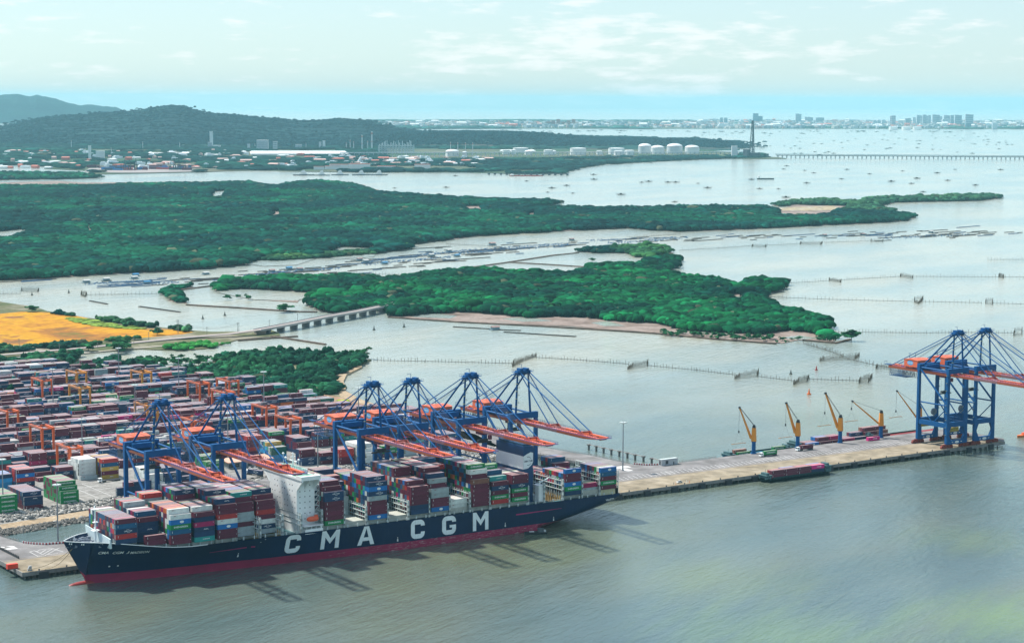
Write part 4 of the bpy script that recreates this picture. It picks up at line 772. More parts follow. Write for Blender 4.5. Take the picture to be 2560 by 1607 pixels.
stack(214, 270, 8, {-1: 'NMD'}, 3, 'the low stack near the yard corner')
# regular yard blocks, six rows between the legs of each yard crane
yard_np = np.array(YARD); BLK = [322 + 30 * k for k in range(18)]
for bi, nc in enumerate(BLK):
    for k in range(-34, 50):
        s0 = -185 + 13.1 * (k + 10) - 80
        cx = np.array([[s0, nc - 11], [s0 + 12.2, nc + 11], [s0 + 12.2, nc - 11]]) if nc < 800 else np.array([[s0, nc - 11], [s0 + 12.2, nc - 11]])
        if not inpoly(cx, yard_np).all(): continue
        rel = np.array([s0, nc]) - CAMP[:2]; fw = rel @ HF[:2]; rt = rel @ HR[:2]
        if rt < -fw * .275 - 10: continue
        if bi == 0 and not (-420 < s0 < -125 or -30 < s0 < 60 or s0 > 118): continue
        hot = noise2(np.array([s0 * 1.0]), np.array([nc * 1.7]), 38)[0]; fam = rb.choice(['MMMMNM', 'NNNDM', 'MMNDBG', 'MMMMMM', 'WAMN', 'MMMNNDDBGWAOT', 'NNDBMMTT', 'MNMNMNHM'])
        last = 3
        for i in range(6):
            tt = int(np.clip(round(1.2 + hot * 3.4 + rb.gauss(0, .8)), 0 if rb.random() < .15 else 1, 5)); tt = int(round((tt + last) / 2)); last = tt
            if bi > 12: tt = min(tt, 4)
            if rb.random() < .06: tt = 0
            short = rb.random() < .16
            for t in range(tt):
                c = rb.choice(fam) if rb.random() < .65 else rc('MMMMNNNDDBTGWAROCHJMNP' if rb.random() < .4 else 'MMMNNNDD')
                if short:
                    place(s0, nc - 7.7 + 2.6 * i, 4.05 + t * HPITCH, c, 6.06, where='yard', blk=bi + 1, bay=k, row=i + 1, tier=t + 1); place(s0 + 6.15, nc - 7.7 + 2.6 * i, 4.05 + t * HPITCH, c, 6.06, where='yard', blk=bi + 1, bay=k, row=i + 1, tier=t + 1)
                else: place(s0, nc - 7.7 + 2.6 * i, 4.05 + t * HPITCH, c, where='yard', blk=bi + 1, bay=k, row=i + 1, tier=t + 1)
stack(-8 + 60, 725, 6, {0: 'MMMM', -1: 'MMN'}, 5, 'the tall maroon block at the far left of the yard')
# barges' boxes
BARGE_BOX = []
def bplace(s0, n0, z0, c, L=LSTD, w='', r=1, t=1): place(s0, n0, z0, c, L, where=w, row=r, tier=t)
fb = 'the small barge in front of the quay'
for i, (s0, L, cs) in enumerate(((338.5, 12.19, 'MM'), (350.9, 12.19, 'MM'), (363.3, 12.19, 'MM'), (375.7, 12.19, 'NPP'))):
    for r in range(3):
        for t in range(1 if (i < 1 and r > 1) else (2 if i < 2 or r != 1 else 2)): bplace(s0, 40.2 + r * 2.5, 2.2 + t * HPITCH, (cs[min(t + (i == 3) * (t == 1), len(cs) - 1)] if r == 0 else rb.choice('MMRBC')), L, fb, r + 1, t + 1)
bb = 'the long barge moored behind the quay'
for i in range(7):
    for r in range(4):
        for t in range(1 + (i in (1, 2, 5, 6) and r > 0) + (r > 1 and i > 3)): bplace(446 + i * 12.5, 121.5 + 2.55 * r, 2.4 + t * HPITCH, rb.choice('MMNCNMAB' if i < 5 else 'MYHHMM'), LSTD, bb, r + 1, t + 1)
gb = 'the blue green barge behind the first yellow crane'
bplace(377, 121.5, 2.0, 'G', w=gb, r=1); bplace(413, 122.5, 2.6, 'G', w=gb, r=2); bplace(376, 124.2, 3.6, 'H', w=gb, r=2)
place(497, 108.5, 4.05, 'P', where='the quay deck beside the fourth yellow crane', row=1, tier=1)
# --- what shows of each, and how large
occ = {}
def key(s, n_, z): return (round(s / 3.0), round(n_ / 1.26), round(z / 1.38))
grid = {}
for i, b in enumerate(BOX): grid.setdefault((round(b[0] / 1.5), round(b[1] / 1.2)), []).append(i)
def near_(s, n_, z, L, me):
    for a in range(round(s / 1.5) - 1, round(s / 1.5) + 2):
        for c in range(round(n_ / 1.2) - 1, round(n_ / 1.2) + 2):
            for j in grid.get((a, c), ()):
                q = BOX[j]
                if j != me and abs(q[0] - s) < .9 and abs(q[1] - n_) < .9 and abs(q[2] - z) < 1.0 and q[3] >= L - .1: return True
    return False
keepb = []
for i, (s, n_, z, L, c, w) in enumerate(BOX):
    top = not near_(s, n_, z + HPITCH, L, i); nearside = not (near_(s, n_ - 2.5, z, L, i) or near_(s, n_ - 2.6, z, L, i)); farside = not (near_(s, n_ + 2.5, z, L, i) or near_(s, n_ + 2.6, z, L, i))
    end = not near_(s - 13.1, n_, z, L, i) or w['where'] == 'ship'
    if not (top or nearside or farside or end): continue
    d = math.dist((s, n_, z), CAMP); v = (CAMP - np.array([s, n_, z])) / d; px = (2000 / d) ** 2
    rel = np.array([s, n_]) - CAMP[:2]; fw = rel @ HF[:2]; rt = rel @ HR[:2]
    if abs(rt) > fw * .262 or (w['where'] == 'ship' and not (top or nearside) and w['bay'] != 1): vis = 0
    else: vis = px * (L * WSTD * v[2] * top + L * HSTD * -v[1] * -1 * nearside + WSTD * HSTD * abs(v[0]) * (.8 if (w['where'] == 'ship' and w['bay'] == 1) else .25 * end))
    vis = abs(vis) * (1.3 if w['where'] == 'ship' else 1.0)
    keepb.append((vis, i, top, nearside, end))
keepb.sort(key=lambda q: -q[0]); INDIV = set(q[1] for q in keepb[:298])
print('containers kept', len(keepb), 'of', len(BOX))
def box_mesh(c, L):
    k = ('b', c, L)
    if k in MESHC: return MESHC[k]
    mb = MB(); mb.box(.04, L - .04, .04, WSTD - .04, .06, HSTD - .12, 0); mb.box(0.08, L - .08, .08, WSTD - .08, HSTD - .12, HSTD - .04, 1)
    for s in (0, L - .16):
        for n_ in (0, WSTD - .16): mb.box(s, s + .16, n_, n_ + .16, 0, HSTD, 0)
    for z in (0, HSTD - .16):
        for n_ in (0, WSTD - .12): mb.box(.16, L - .16, n_, n_ + .12, z, z + .16, 0)
        for s in (0, L - .12): mb.box(s, s + .12, .16, WSTD - .16, z, z + .16, 0)
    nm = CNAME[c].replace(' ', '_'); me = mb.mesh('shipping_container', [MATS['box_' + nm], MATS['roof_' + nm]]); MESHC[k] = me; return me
def door_mesh(c):
    k = ('d', c)
    if k in MESHC: return MESHC[k]
    mb = MB()
    for y in (.62, .98, 1.46, 1.82): mb.box(-.05, .02, y - .03, y + .03, .14, HSTD - .14)
    mb.box(-.03, .02, 1.19, 1.25, .14, HSTD - .14)
    for y in (.8, 1.64): mb.box(-.07, .0, y - .2, y + .2, .9, 1.0)
    if c in 'WA': mb.box(-.02, .02, .35, 2.1, .3, 1.3); 
    MESHC[k] = mb.mesh('door_bars', MATS['pale_grey_steel'] if c not in 'WA' else MATS['dark_steel']); return MESHC[k]
def letter_mb(mb, c, L, o=(0, 0, 0), col=None, seed=0):
    r = random.Random(seed); o = np.array(o, float); y = -.012
    if c in BRAND and (c != 'N' or r.random() < .72):
        body, w = BRAND[c]
        if L < 8: w *= .5
        if c == 'N' and r.random() < .12: body, w = 'APL', 3.2
        put_text(mb, body, o + (L * (.5 if c in 'G' else .58), y, HSTD * .52), (1, 0, 0), (0, 0, 1), .95 if c in 'GP' else .62, .02, fit=w, col=col)
        if c == 'N' and body != 'APL':
            for sg in (1, -1):
                for k in range(5):
                    a = .6 + k * .35; x0 = L * .58 + sg * -.2 + 1.3 * math.cos(a); x1 = L * .58 + sg * -.2 + 1.3 * math.cos(a + .35); z0 = HSTD * .52 + sg * (.2 + .62 * math.sin(a)); z1 = HSTD * .52 + sg * (.2 + .62 * math.sin(a + .35))
                    mb.quad(o + (x0, y, z0 - .07), o + (x1, y, z1 - .07), o + (x1, y, z1 + .07), o + (x0, y, z0 + .07), col)
        return True
    if c == 'B':
        P = [(L * .55 + 1.3 * math.cos(a), HSTD * .5 + .75 * math.sin(a)) for a in np.linspace(0, 2 * math.pi, 9)[:-1]]; i = len(mb.v); mb.v += [tuple(o + (a, y, b)) for a, b in P]; mb.f.append(tuple(range(i, i + 8))); mb.c.append(col)
        return True
    if c in 'MRHDC':   # vertical code panel near the left end
        x = L * .1 if r.random() < .6 else L * .07; mb.quad(o + (x, y, .9), o + (x + .22, y, .9), o + (x + .22, y, 2.1), o + (x, y, 2.1), col); mb.quad(o + (L * .93, y, 1.9), o + (L * .93 + .4, y, 1.9), o + (L * .93 + .4, y, 2.15), o + (L * .93, y, 2.15), col); return True
    if c in 'WA': mb.quad(o + (L * .16, y, 1.9), o + (L * .16 + 1.2, y, 1.9), o + (L * .16 + 1.2, y, 2.15), o + (L * .16, y, 2.15), (.3, .03, .03) if col else None); return True
    return False
MESHC = {}; LMAT = {'W': MATS['boot_red'], 'A': MATS['boot_red']}
def lmesh(c, L, sd):
    k = ('l', c, L, sd)
    if k not in MESHC:
        mb = MB(); MESHC[k] = mb.mesh('lettering', mat('dull_red_lettering', (.3, .03, .03), .6) if c in 'WA' else white_paint) if letter_mb(mb, c, L, seed=sd) else None
    return MESHC[k]
def wlabel(c, L, w):
    nm = CNAME[c] + (' half-length' if L < 8 else '')
    if w['where'] == 'ship': return '%s container, %s tier of the %s row in the %s ship bay from bow' % (nm, od(w['tier']), od(w['row']), od(w['bay']))
    if w['where'] == 'yard': return '%s container, tier %d of row %d, stack %d along yard block %d' % (nm, w['tier'], w['row'], w['bay'] + 40, w['blk'])
    W_ = ('%s container, tier %d row %d, %s' % (nm, w['tier'], w['row'], w['where'].replace('the ', '', 1))).split()
    return ' '.join(W_ if len(W_) <= 16 else W_[:16])
sb = MB()
for vis, i, top, nearside, end in keepb:
    s, n_, z, L, c, w = BOX[i]; js, jn = rb.uniform(-.05, .05), rb.uniform(-.03, .03)
    if i in INDIV:
        o = D.objects.new('shipping_container', box_mesh(c, L)); COL.objects.link(o); o.location = (s + js, n_ + jn, z)
        tag(o, wlabel(c, L, w), 'container', 'containers stacked on the ship' if w['where'] == 'ship' else 'containers stacked in the yard')
        sd = (i * 7) % 9
        # the bars sit 5 cm proud of the door end
        if (end and w['where'] != 'ship') or (w['where'] == 'ship' and w['bay'] == 1):
            d_ = D.objects.new('door_bars', door_mesh(c)); COL.objects.link(d_); d_.parent = o
        if nearside:
            me = lmesh(c, L, sd)
            if me: l_ = D.objects.new('lettering', me); COL.objects.link(l_); l_.parent = o
    else:
        k = 1 + rb.uniform(-.18, .18); col = tuple(min(1, x * k) for x in PAL[c]); ro = tuple(x * .55 + .45 * g for x, g in zip(col, (.50, .38, .36)))  # ro: same pale roof blend, sun glare as well as fading in the colour
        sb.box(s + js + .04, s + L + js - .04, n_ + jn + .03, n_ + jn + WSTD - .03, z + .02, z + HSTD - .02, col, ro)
        if nearside and vis > 6: letter_mb(sb, c, L, (s + js, n_ + jn + .01, z), (.3, .03, .03) if c in 'WA' else (.75, .77, .75), seed=i)
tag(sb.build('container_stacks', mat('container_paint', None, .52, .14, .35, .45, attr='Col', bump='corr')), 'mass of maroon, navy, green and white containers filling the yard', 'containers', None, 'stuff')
# ================================================================ QUAY, TRESTLES
def nplane(x, y, n_): d = ray(x, y); return CAMP + d * ((n_ - CAMP[1]) / d[1])
def splane(x, y, s_): d = ray(x, y); return CAMP + d * ((s_ - CAMP[0]) / d[0])
Q = [(-197.5, 49.5), (583, 49.5), (594, 60), (594, 117.5), (313, 117), (298, 117.5), (290, 121), (285, 130), (282, 174), (271, 226), (268, 335), (244, 335), (243, 241), (253, 199), (259, 155), (260, 128), (254, 118), (248, 108), (238, 103), (60, 101), (50, 104), (47, 112), (46, 232), (28, 232), (27, 112), (24, 104), (14, 101), (-130, 101), (-142, 106), (-152, 108), (-162, 110), (-168, 116), (-171, 124), (-175, 147), (-177, 235), (-198, 235), (-198, 90)]
mb = MB(); mb.prism(Q, 2.3, 4.0); tag(mb.build('quay', MATS['quay_concrete']), kind='structure')
mb = MB(); mb.box(-197.3, 583, 50.2, 79.5, 4.003, 4.012); mb.v = [(a, b, c) for a, b, c in mb.v]; tag(mb.build('quay_apron', MATS['quay_apron_tan']), kind='structure')
wl = mat('road_marking_white', (.62, .62, .60), .8, .2, .8); yl = mat('rail_groove_tan', (.30, .22, .11), .8, .2, .5)
mb = MB()
for n_, w in ((53.2, .5), (50.6, .35), (83, .45), (79.8, .6)): mb.box(-197, 582, n_ - w / 2, n_ + w / 2, 4.014, 4.03)
tag(mb.build('crane_rail', yl), kind='structure')
mb = MB()
for k in range(76):
    s = 214 + k * 4.12; mb.hexa([(s, 84.5, 4.004), (s + .28, 84.5, 4.004), (s + 3.6, 95, 4.004), (s + 3.32, 95, 4.004), (s, 84.5, 4.013), (s + .28, 84.5, 4.013), (s + 3.6, 95, 4.013), (s + 3.32, 95, 4.013)])
mb.box(263, 278, 121, 128, 4.004, 4.012); mb.box(266, 271, 110, 119, 4.004, 4.012)
def pline(m, pts, w=.3, z=4.005):
    for a, b in zip(pts[:-1], pts[1:]):
        a = np.array(a, float); b = np.array(b, float); d = (b - a) / np.linalg.norm(b - a); q = np.array([-d[1], d[0]]) * w / 2; m.hexa([(*(a - q), z), (*(b - q), z), (*(b + q), z), (*(a + q), z), (*(a - q), z + .008), (*(b - q), z + .008), (*(b + q), z + .008), (*(a + q), z + .008)])
P8 = lambda x, y: at(x / 8.4, 1300 + y / 8.4, 4)[:2]
for seg in ([(620, 660), (800, 755), (940, 740)], [(620, 660), (720, 635)], [(720, 635), (900, 715)], [(900, 715), (1110, 590)], [(940, 740), (1250, 575)], [(840, 690), (960, 620)], [(1110, 590), (1330, 660)], [(760, 660), (840, 615), (1110, 590)], [(1000, 720), (1210, 690)]): pline(mb, [P8(*p) for p in seg], .32)
for q in ([(90, 600), (180, 615), (380, 590), (300, 555)], [(10, 570), (90, 575), (100, 560), (20, 552)], [(130, 545), (220, 560), (330, 545), (250, 535)]):
    p4 = [P8(*p) for p in q]; mb.hexa([(*p, 4.004) for p in p4] + [(*p, 4.013) for p in p4])
tag(mb.build('road_markings', wl), kind='structure')
mb = MB()
for n_ in (236, 250, 262, 275): mb.box(-96, -60, n_, n_ + .3, 4.004, 4.012)
for s in (-92, -82, -72): mb.box(s, s + .3, 222, 275, 4.014, 4.02)
tag(mb.build('yard_markings', wl), kind='structure')
mb = MB()      # slab edge, piles in the dark below
for k in range(132):
    s = -196 + k * 5.9; 
    for n_ in (51, 57, 64): mb.tube((s, n_, -2), (s, n_, 2.3), .5, n=6, caps=False)
for k in range(12): 
    mb.tube((-196, 55 + k * 6, -2), (-196, 55 + k * 6, 2.3), .5, n=6, caps=False)
for k in range(18):
    for s in (250, 262, 276): mb.tube((s, 125 + k * 7, -2), (s, 125 + k * 7, 2.3), .5, n=6, caps=False)
tag(mb.build('quay_piles', piercon), kind='structure')
mb = MB(); mb.box(-197.8, 583.2, 49.2, 49.45, 2.0, 4.25); mb.box(-198.1, -197.6, 49.3, 232, 2.0, 4.3); tag(mb.build('quay_edge_beam', mat('edge_beam', (.22, .21, .2), .8, .25, .3)), kind='structure')
# fenders and bollards
fm = MB(); fm.box(-2.6, 2.6, -1.0, 0, -.6, 3.6); fm.box(-2.2, 2.2, -1.35, -1.0, -.2, 3.1); fme = fm.mesh('fender', darkcon)
bm_ = MB(); bm_.tube((0, 0, 0), (0, 0, .55), .45, .3, n=8); bm_.tube((0, 0, .55), (0, 0, .95), .55, .4, n=8); bme = bm_.mesh('bollard', dark_steel)
fsx = [-186, -163] + [188 + 23.7 * k for k in range(17)]
for i, s in enumerate(fsx):
    o = D.objects.new('fender', fme); COL.objects.link(o); o.location = (s, 49.1, 0); tag(o, 'dark square fender hung on the front edge of the concrete quay', 'fender', 'fenders along the quay front')
for i, s in enumerate([-188, -172, -157] + [190 + 15.8 * k for k in range(25)]):
    o = D.objects.new('bollard', bme); COL.objects.link(o); o.location = (s, 50.4, 4.02); tag(o, 'small black bollard on the front edge of the concrete quay', 'bollard', 'bollards along the quay front')
# railings and striped barriers
def railing(name, pts, label, z=4.0, h=1.1, m=None, sp=3.0):
    mb = MB()
    for a, b in zip(pts[:-1], pts[1:]):
        a = np.array(a, float); b = np.array(b, float); L_ = np.linalg.norm(b - a); k = max(1, int(L_ / sp))
        for j in range(k + 1): p = a + (b - a) * j / k; mb.box(p[0] - .1, p[0] + .1, p[1] - .1, p[1] + .1, z, z + h)
        for zz in (h * .5, h): mb.beam((*a, z + zz), (*b, z + zz), .14, .14)
    return tag(mb.build(name, m or MATS['pale_grey_steel']), label, 'railing')
steel_dull = mat('dull_railing', (.26, .22, .2), .7, .2, .5)
railing('railing', [(284.6, 132), (281.6, 174), (270.6, 226), (267.6, 330)], 'railing along the seaward side of the right hand access trestle', m=steel_dull)
railing('railing', [(260.5, 130), (259.5, 155), (253.5, 199), (243.5, 241)], 'railing along the landward side of the right hand access trestle', m=steel_dull)
railing('railing', [(-171.6, 126), (-175.6, 147), (-177.6, 232)], 'railing along the left hand access trestle', m=steel_dull)
railing('railing', [(45.6, 115), (45.6, 229)], 'railing along the right side of the middle trestle', m=steel_dull); railing('railing', [(28.4, 115), (28.4, 229)], 'railing along the left side of the middle trestle', m=steel_dull)
railing('railing', [(-150, 107.6), (-125, 100.7)], 'railing behind the bow of the container ship', m=steel_dull)
railing('railing', [(318, 116.8), (352, 116.8)], 'railing on the rear quay edge beside the grey shed', m=steel_dull)
def barrier(pts, label):
    r, w = MB(), MB(); f = 0
    for a, b in zip(pts[:-1], pts[1:]):
        a = np.array(a, float); b = np.array(b, float); L_ = np.linalg.norm(b - a); k = max(1, int(L_ / .9))
        for j in range(k):
            (r if f % 2 else w).beam((*(a + (b - a) * j / k), 4.55), (*(a + (b - a) * (j + 1) / k), 4.55), .4, 1.1); f += 1
    o = w.build('striped_barrier', mat('barrier_white', (.7, .68, .66), .6, .1)); tag(o, label, 'barrier'); r.build('red_stripes', mat('barrier_red', (.35, .03, .04), .6, .1), o)
barrier([(-171, 122), (-167.5, 115.5), (-161.5, 109.5), (-152, 107.5), (-143, 106)], 'red and white striped barrier round the left trestle corner')
barrier([(316, 116.5), (298.5, 117), (290.5, 120.3), (285.3, 129)], 'red and white striped barrier beside the grey shed')
barrier([(260.5, 127), (254.5, 117.5), (248.5, 107.5), (240, 102.6)], 'red and white striped barrier round the right light mast')
# ================================================================ SHIP TO SHORE CRANES (local: s about centre, n and z as on the quay)
def sts():
    root = empty('gantry_crane', (0, 0, 0), '', 'crane', 'blue and orange ship to shore cranes')
    G9 = 9.75
    for n_ in (53.2, 83):
        for s in (-G9, G9):
            mb = MB(); t0, t1 = (1.25, 1.05)
            mb.hexa([(s - t0, n_ - 1.1, 7), (s + t0, n_ - 1.1, 7), (s + t0, n_ + 1.1, 7), (s - t0, n_ + 1.1, 7), (s - t1, n_ - 1, 63.2), (s + t1, n_ - 1, 63.2), (s + t1, n_ + 1, 63.2), (s - t1, n_ + 1, 63.2)])
            q = 1 if s > 0 else -1
            mb.hexa([(s, n_ - 1.0, 9.6), (s - q * 3.6, n_ - 1.0, 9.6), (s - q * 3.6, n_ + 1.0, 9.6), (s, n_ + 1.0, 9.6), (s, n_ - 1.0, 14), (s - q * 1.3, n_ - 1.0, 14), (s - q * 1.3, n_ + 1, 14), (s, n_ + 1, 14)])
            mb.hexa([(s, n_ - 1.0, 15.5), (s - q * 1.3, n_ - 1.0, 15.5), (s - q * 1.3, n_ + 1.0, 15.5), (s, n_ + 1.0, 15.5), (s, n_ - 1.0, 20), (s - q * 3.4, n_ - 1.0, 20), (s - q * 3.4, n_ + 1, 20), (s, n_ + 1, 20)])
            mb.build('leg', blue_steel, root)
            tr = MB(); 
            for k in range(4):
                x = s - 4.6 + k * 3.1; P = [(x - 1.5, 4.4), (x - 1.5, 5.2), (x - .8, 6.6), (x + .8, 6.6), (x + 1.5, 5.2), (x + 1.5, 4.4)]; i = len(tr.v)
                tr.v += [(a, n_ - .8, b) for a, b in P] + [(a, n_ + .8, b) for a, b in P]; tr.f += [tuple(i + j for j in range(6)), tuple(i + 6 + j for j in range(5, -1, -1))] + [(i + j, i + 6 + j, i + 6 + (j + 1) % 6, i + (j + 1) % 6) for j in range(6)]; tr.c += [None] * 8
                for dx in (-.8, .8): tr.tube((x + dx, n_ - .95, 4.45), (x + dx, n_ + .95, 4.45), .42, n=10)
            tr.box(s - 3.2, s + 3.2, n_ - .7, n_ + .7, 6.4, 7.1); tr.build('rail_truck', red_rust, root)
        mb = MB(); mb.box(-G9, G9, n_ - 1.15, n_ + 1.15, 6.9, 9.7); mb.build('sill_beam', blue_steel, root)
        mb = MB(); mb.box(-G9 + 1, G9 - 1, n_ - 1.05, n_ + 1.05, 19.8, 23.4); mb.build('portal_tie', blue_steel, root)
        e = MB(); P = [(1.9 * math.cos(a) * 1.2 , 8.3 + .95 * math.sin(a)) for a in np.linspace(0, 2 * math.pi, 17)[:-1]]; i = len(e.v); e.v += [(a, n_ - 1.18, b) for a, b in P]; e.f.append(tuple(range(i, i + 16))); e.c.append(None)
        for sx in (-4.6, 4.6): e.quad((sx - .8, n_ - 1.18, 8.1), (sx + .8, n_ - 1.18, 8.1), (sx + .8, n_ - 1.18, 8.6), (sx - .8, n_ - 1.18, 8.6))
        e.build('sill_emblem', white_paint, root)
    for s in (-G9, G9):
        mb = MB(); mb.box(s - .9, s + .9, 54.2, 82, 19.2, 22.6); mb.build('portal_beam', blue_steel, root)
        mb = MB(); mb.tube((s, 54, 36), (s, 82.2, 36), .55); mb.tube((s, 82.2, 61.5), (s, 54, 36.5), .75, .75, 10); mb.tube((s, 82, 35.5), (s, 69.5, 22.5), .45); mb.tube((s, 54.2, 34), (s, 66.5, 22.5), .4); mb.tube((s, 54, 62.2), (s, 82.2, 62.2), .6, n=10)
        mb.build('bracing', blue_steel, root)
    mb = MB(); mb.box(-G9 - 1.1, G9 + 1.1, 51.9, 54.5, 60.2, 64.0); mb.build('top_beam', blue_steel, root); mb = MB(); mb.box(-G9 - 1, G9 + 1, 81.6, 84.6, 59.9, 64.8); mb.box(-7, 7, 78.5, 81.6, 61, 64); mb.build('top_beam', blue_steel, root)
    # boom and girder
    for sg in (-1, 1):
        mb = MB(); mb.box(sg * 3.3 - .75, sg * 3.3 + .75, 58.5, 121.5, 57.2, 59.7); mb.build('main_girder', orange_steel, root)
        mb = MB(); x0, x1 = sg * 3.3 - .75, sg * 3.3 + .75
        for a, b, c in ((56.8, 33.5, 0), (33.5, 10.5, 1), (10.5, -17.5, 0)): mb.box(x0, x1, b, a, 57.4, 59.7, c)
        mb.hexa([(x0, -32.5, 58.8), (x1, -32.5, 58.8), (x1, -17.5, 57.4), (x0, -17.5, 57.4), (x0, -32.5, 59.7), (x1, -32.5, 59.7), (x1, -17.5, 59.7), (x0, -17.5, 59.7)], 0)
        mb.build('boom', [orange_steel, pink_steel], root)
    mb = MB()
    for n_ in (-32, -24, -17, -8, 2, 12, 22, 32, 42, 52, 62, 74, 96, 108, 120): mb.box(-2.55, 2.55, n_ - .4, n_ + .4, 58.3, 59.3)
    for n_ in range(-30, 50, 16): mb.beam((-2.6, n_, 59.5), (2.6, n_ + 14, 59.5), .3, .3)
    for a in (-14, 19.5):
        for sg in (-1, 1): mb.hexa([(sg * 3.3 - .4, a - 3.5, 59.7), (sg * 3.3 + .4, a - 3.5, 59.7), (sg * 3.3 + .4, a + 3.5, 59.7), (sg * 3.3 - .4, a + 3.5, 59.7), (sg * 3.3 - .3, a - .6, 61.3), (sg * 3.3 + .3, a - .6, 61.3), (sg * 3.3 + .3, a + .6, 61.3), (sg * 3.3 - .3, a + .6, 61.3)])
        mb.box(-3, 3, a - .4, a + .4, 60.4, 61.2)
    mb.tube((-4.6, 57.6, 58.4), (4.6, 57.6, 58.4), 1.3, n=12); mb.build('boom_cross_tie', mat('oxide_orange', (.36, .06, .04), .5, .15, .4), root)
    mb = MB(); pur = mat('walkway_indigo', (.07, .045, .16), .6, .2, .5)
    for sg in (-1, 1):
        x = sg * 4.75; mb.box(x - .5, x + .5, -33.5, 121, 59.3, 59.45)
        for k in range(62): n_ = -33.5 + k * 2.5; mb.box(x + sg * .45 - .06, x + sg * .45 + .06, n_ - .06, n_ + .06, 59.4, 60.6)
        for zz in (60.0, 60.6): mb.box(x + sg * .45 - .05, x + sg * .45 + .05, -33.5, 121, zz - .05, zz + .05)
    mb.box(-5.2, 5.2, -34.2, -33.2, 59.2, 59.4); mb.box(-5.2, 5.2, -34.3, -34.2, 60.5, 60.6); mb.build('walkway', pur, root)
    mb = MB(); mb.box(-7, 8, 88, 102, 61, 66.3); mb.hexa([(-7.3, 87.7, 66.3), (8.3, 87.7, 66.3), (8.3, 102.3, 66.3), (-7.3, 102.3, 66.3), (-7.3, 94.8, 67.0), (8.3, 94.8, 67.0), (8.3, 95.2, 67.0), (-7.3, 95.2, 67.0)]); house = mb.build('machinery_house', mat('house_orange', (.72, .14, .06), .45, .06, .3), root)
    mb = MB()
    for x in (-4.5, 1.5, 5.5): mb.box(x - .6, x + .6, 87.93, 88.05, 63.6, 64.8)
    mb.build('window', glass, house)
    mb = MB(); P = [(95.5 + 3.2 * math.cos(a), 63.9 + 1.75 * math.sin(a)) for a in np.linspace(0, 2 * math.pi, 21)[:-1]]; i = len(mb.v); mb.v += [(-7.03, a, b) for a, b in P]; mb.f.append(tuple(range(i + 19, i - 1, -1))); mb.c.append(None); mb.build('emblem', mat('emblem_blue', (.10, .36, .66), .4, .1), house)
    mb = MB(); put_text(mb, 'GEMALINK', (-7.06, 95.4, 63.8), (0, -1, 0), (0, 0, 1), .9, .02, fit=5.2); mb.build('emblem_lettering', white_paint, house)
    mb = MB(); mb.box(-8, 9, 86.8, 88, 60.6, 61); mb.box(-8, 9, 102, 104, 60.6, 61); mb.box(-4.5, 4.5, 60, 87, 59.75, 59.95)
    for x in (-3, 3): mb.tube((x, 100, 66.8), (x, 100, 70.5), .15); mb.box(x - .8, x + .8, 99.5, 100.5, 70.3, 70.6); mb.tube((x - .6, 100, 66.8), (x, 100, 70), .08)
    mb.build('house_deck', blue_steel, root)
    # A frame
    for sg in (-1, 1):
        mb = MB(); mb.tube((sg * 5.6, 53.4, 63.8), (sg * 4.0, 53.8, 90.5), .75, .6, 10); mb.build('mast_post', blue_steel, root)
        mb = MB(); mb.tube((sg * 5.2, 82, 64.6), (sg * 3.4, 54.6, 90.2), .65, .55, 10); mb.build('rear_leg', blue_steel, root)
        mb = MB(); mb.tube((sg * 3.6, 53, 90.6), (sg * 3.3, -14, 61.2), .36, n=7); mb.tube((sg * 3.2, 53, 90.2), (sg * 3.3, 19.5, 61.2), .36, n=7); mb.build('forestay', blue_steel, root)
        mb = MB(); mb.tube((sg * 3.6, 54.6, 90.6), (sg * 3.3, 118, 59.8), .32, n=7); mb.build('backstay', blue_steel, root)
    mb = MB()
    for x in (-1.6, -.6, .6, 1.6): mb.tube((x, 53, 90.8), (x * 1.4, -12, 60.5), .07, n=4, caps=False); mb.tube((x * .6, 53, 89.8), (x, 8, 60.5), .05, n=4, caps=False); mb.tube((x, 54.6, 90.8), (x, 94, 67.2), .06, n=4, caps=False)
    mb.build('hoist_ropes', dark_steel, root)
    mb = MB(); mb.box(-5, 5, 52.3, 55.6, 88.6, 91.2); mb.box(-3.2, -1.2, 51.6, 56.2, 91.2, 92.6); mb.box(1.2, 3.4, 51.6, 56.2, 91.2, 92.6); mb.box(-6.4, 6.4, 51, 57, 90.2, 90.4); mb.box(-5.8, 5.8, 56, 58.6, 88.2, 88.4)
    for k in range(11):
        x = -6.3 + k * 1.26
        for n_ in (51.05, 56.9): mb.box(x - .05, x + .05, n_ - .05, n_ + .05, 90.4, 91.7)
    for n_ in (51.05, 56.9): mb.box(-6.4, 6.4, n_ - .05, n_ + .05, 91.6, 91.7)
    mb.box(-1, -.8, 54, 54.2, 91, 95.2); mb.box(-3.5, -.8, 54, 54.2, 95, 95.2); mb.build('apex_platform', blue_steel, root)
    mb = MB()
    for k in range(5): mb.beam((-5.4 + k * .25, 52, 66 + k * 4.8), (-4.2 + k * .2, 52, 66 + k * 4.8), 1.0, .15); mb.tube((-5.0 + k * .22, 51.6, 66 + k * 4.8), (-5.0 + k * .22, 51.6, 67.1 + k * 4.8), .1, n=4); mb.box(-6.6 + k * .2, -5.2 + k * .2, 52.2, 53.4, 68.4 + k * 4.8, 68.6 + k * 4.8)
    for k in range(9): mb.box(10.9, 12.5, 82.2, 84, 12 + k * 5.6, 12.2 + k * 5.6); mb.box(12.4, 12.5, 82.2, 84, 13.1 + k * 5.6, 13.25 + k * 5.6); mb.beam((11.4, 82.4, 12.2 + k * 5.6), (11.4, 83.8, 17.5 + k * 5.6), .5, .12); mb.box(-11.6, -10.9, 53, 54, 14 + k * 5.6, 14.2 + k * 5.6)
    mb.build('ladder', mat('ladder_olive', (.25, .27, .12), .6, .2), root)
    mb = MB()
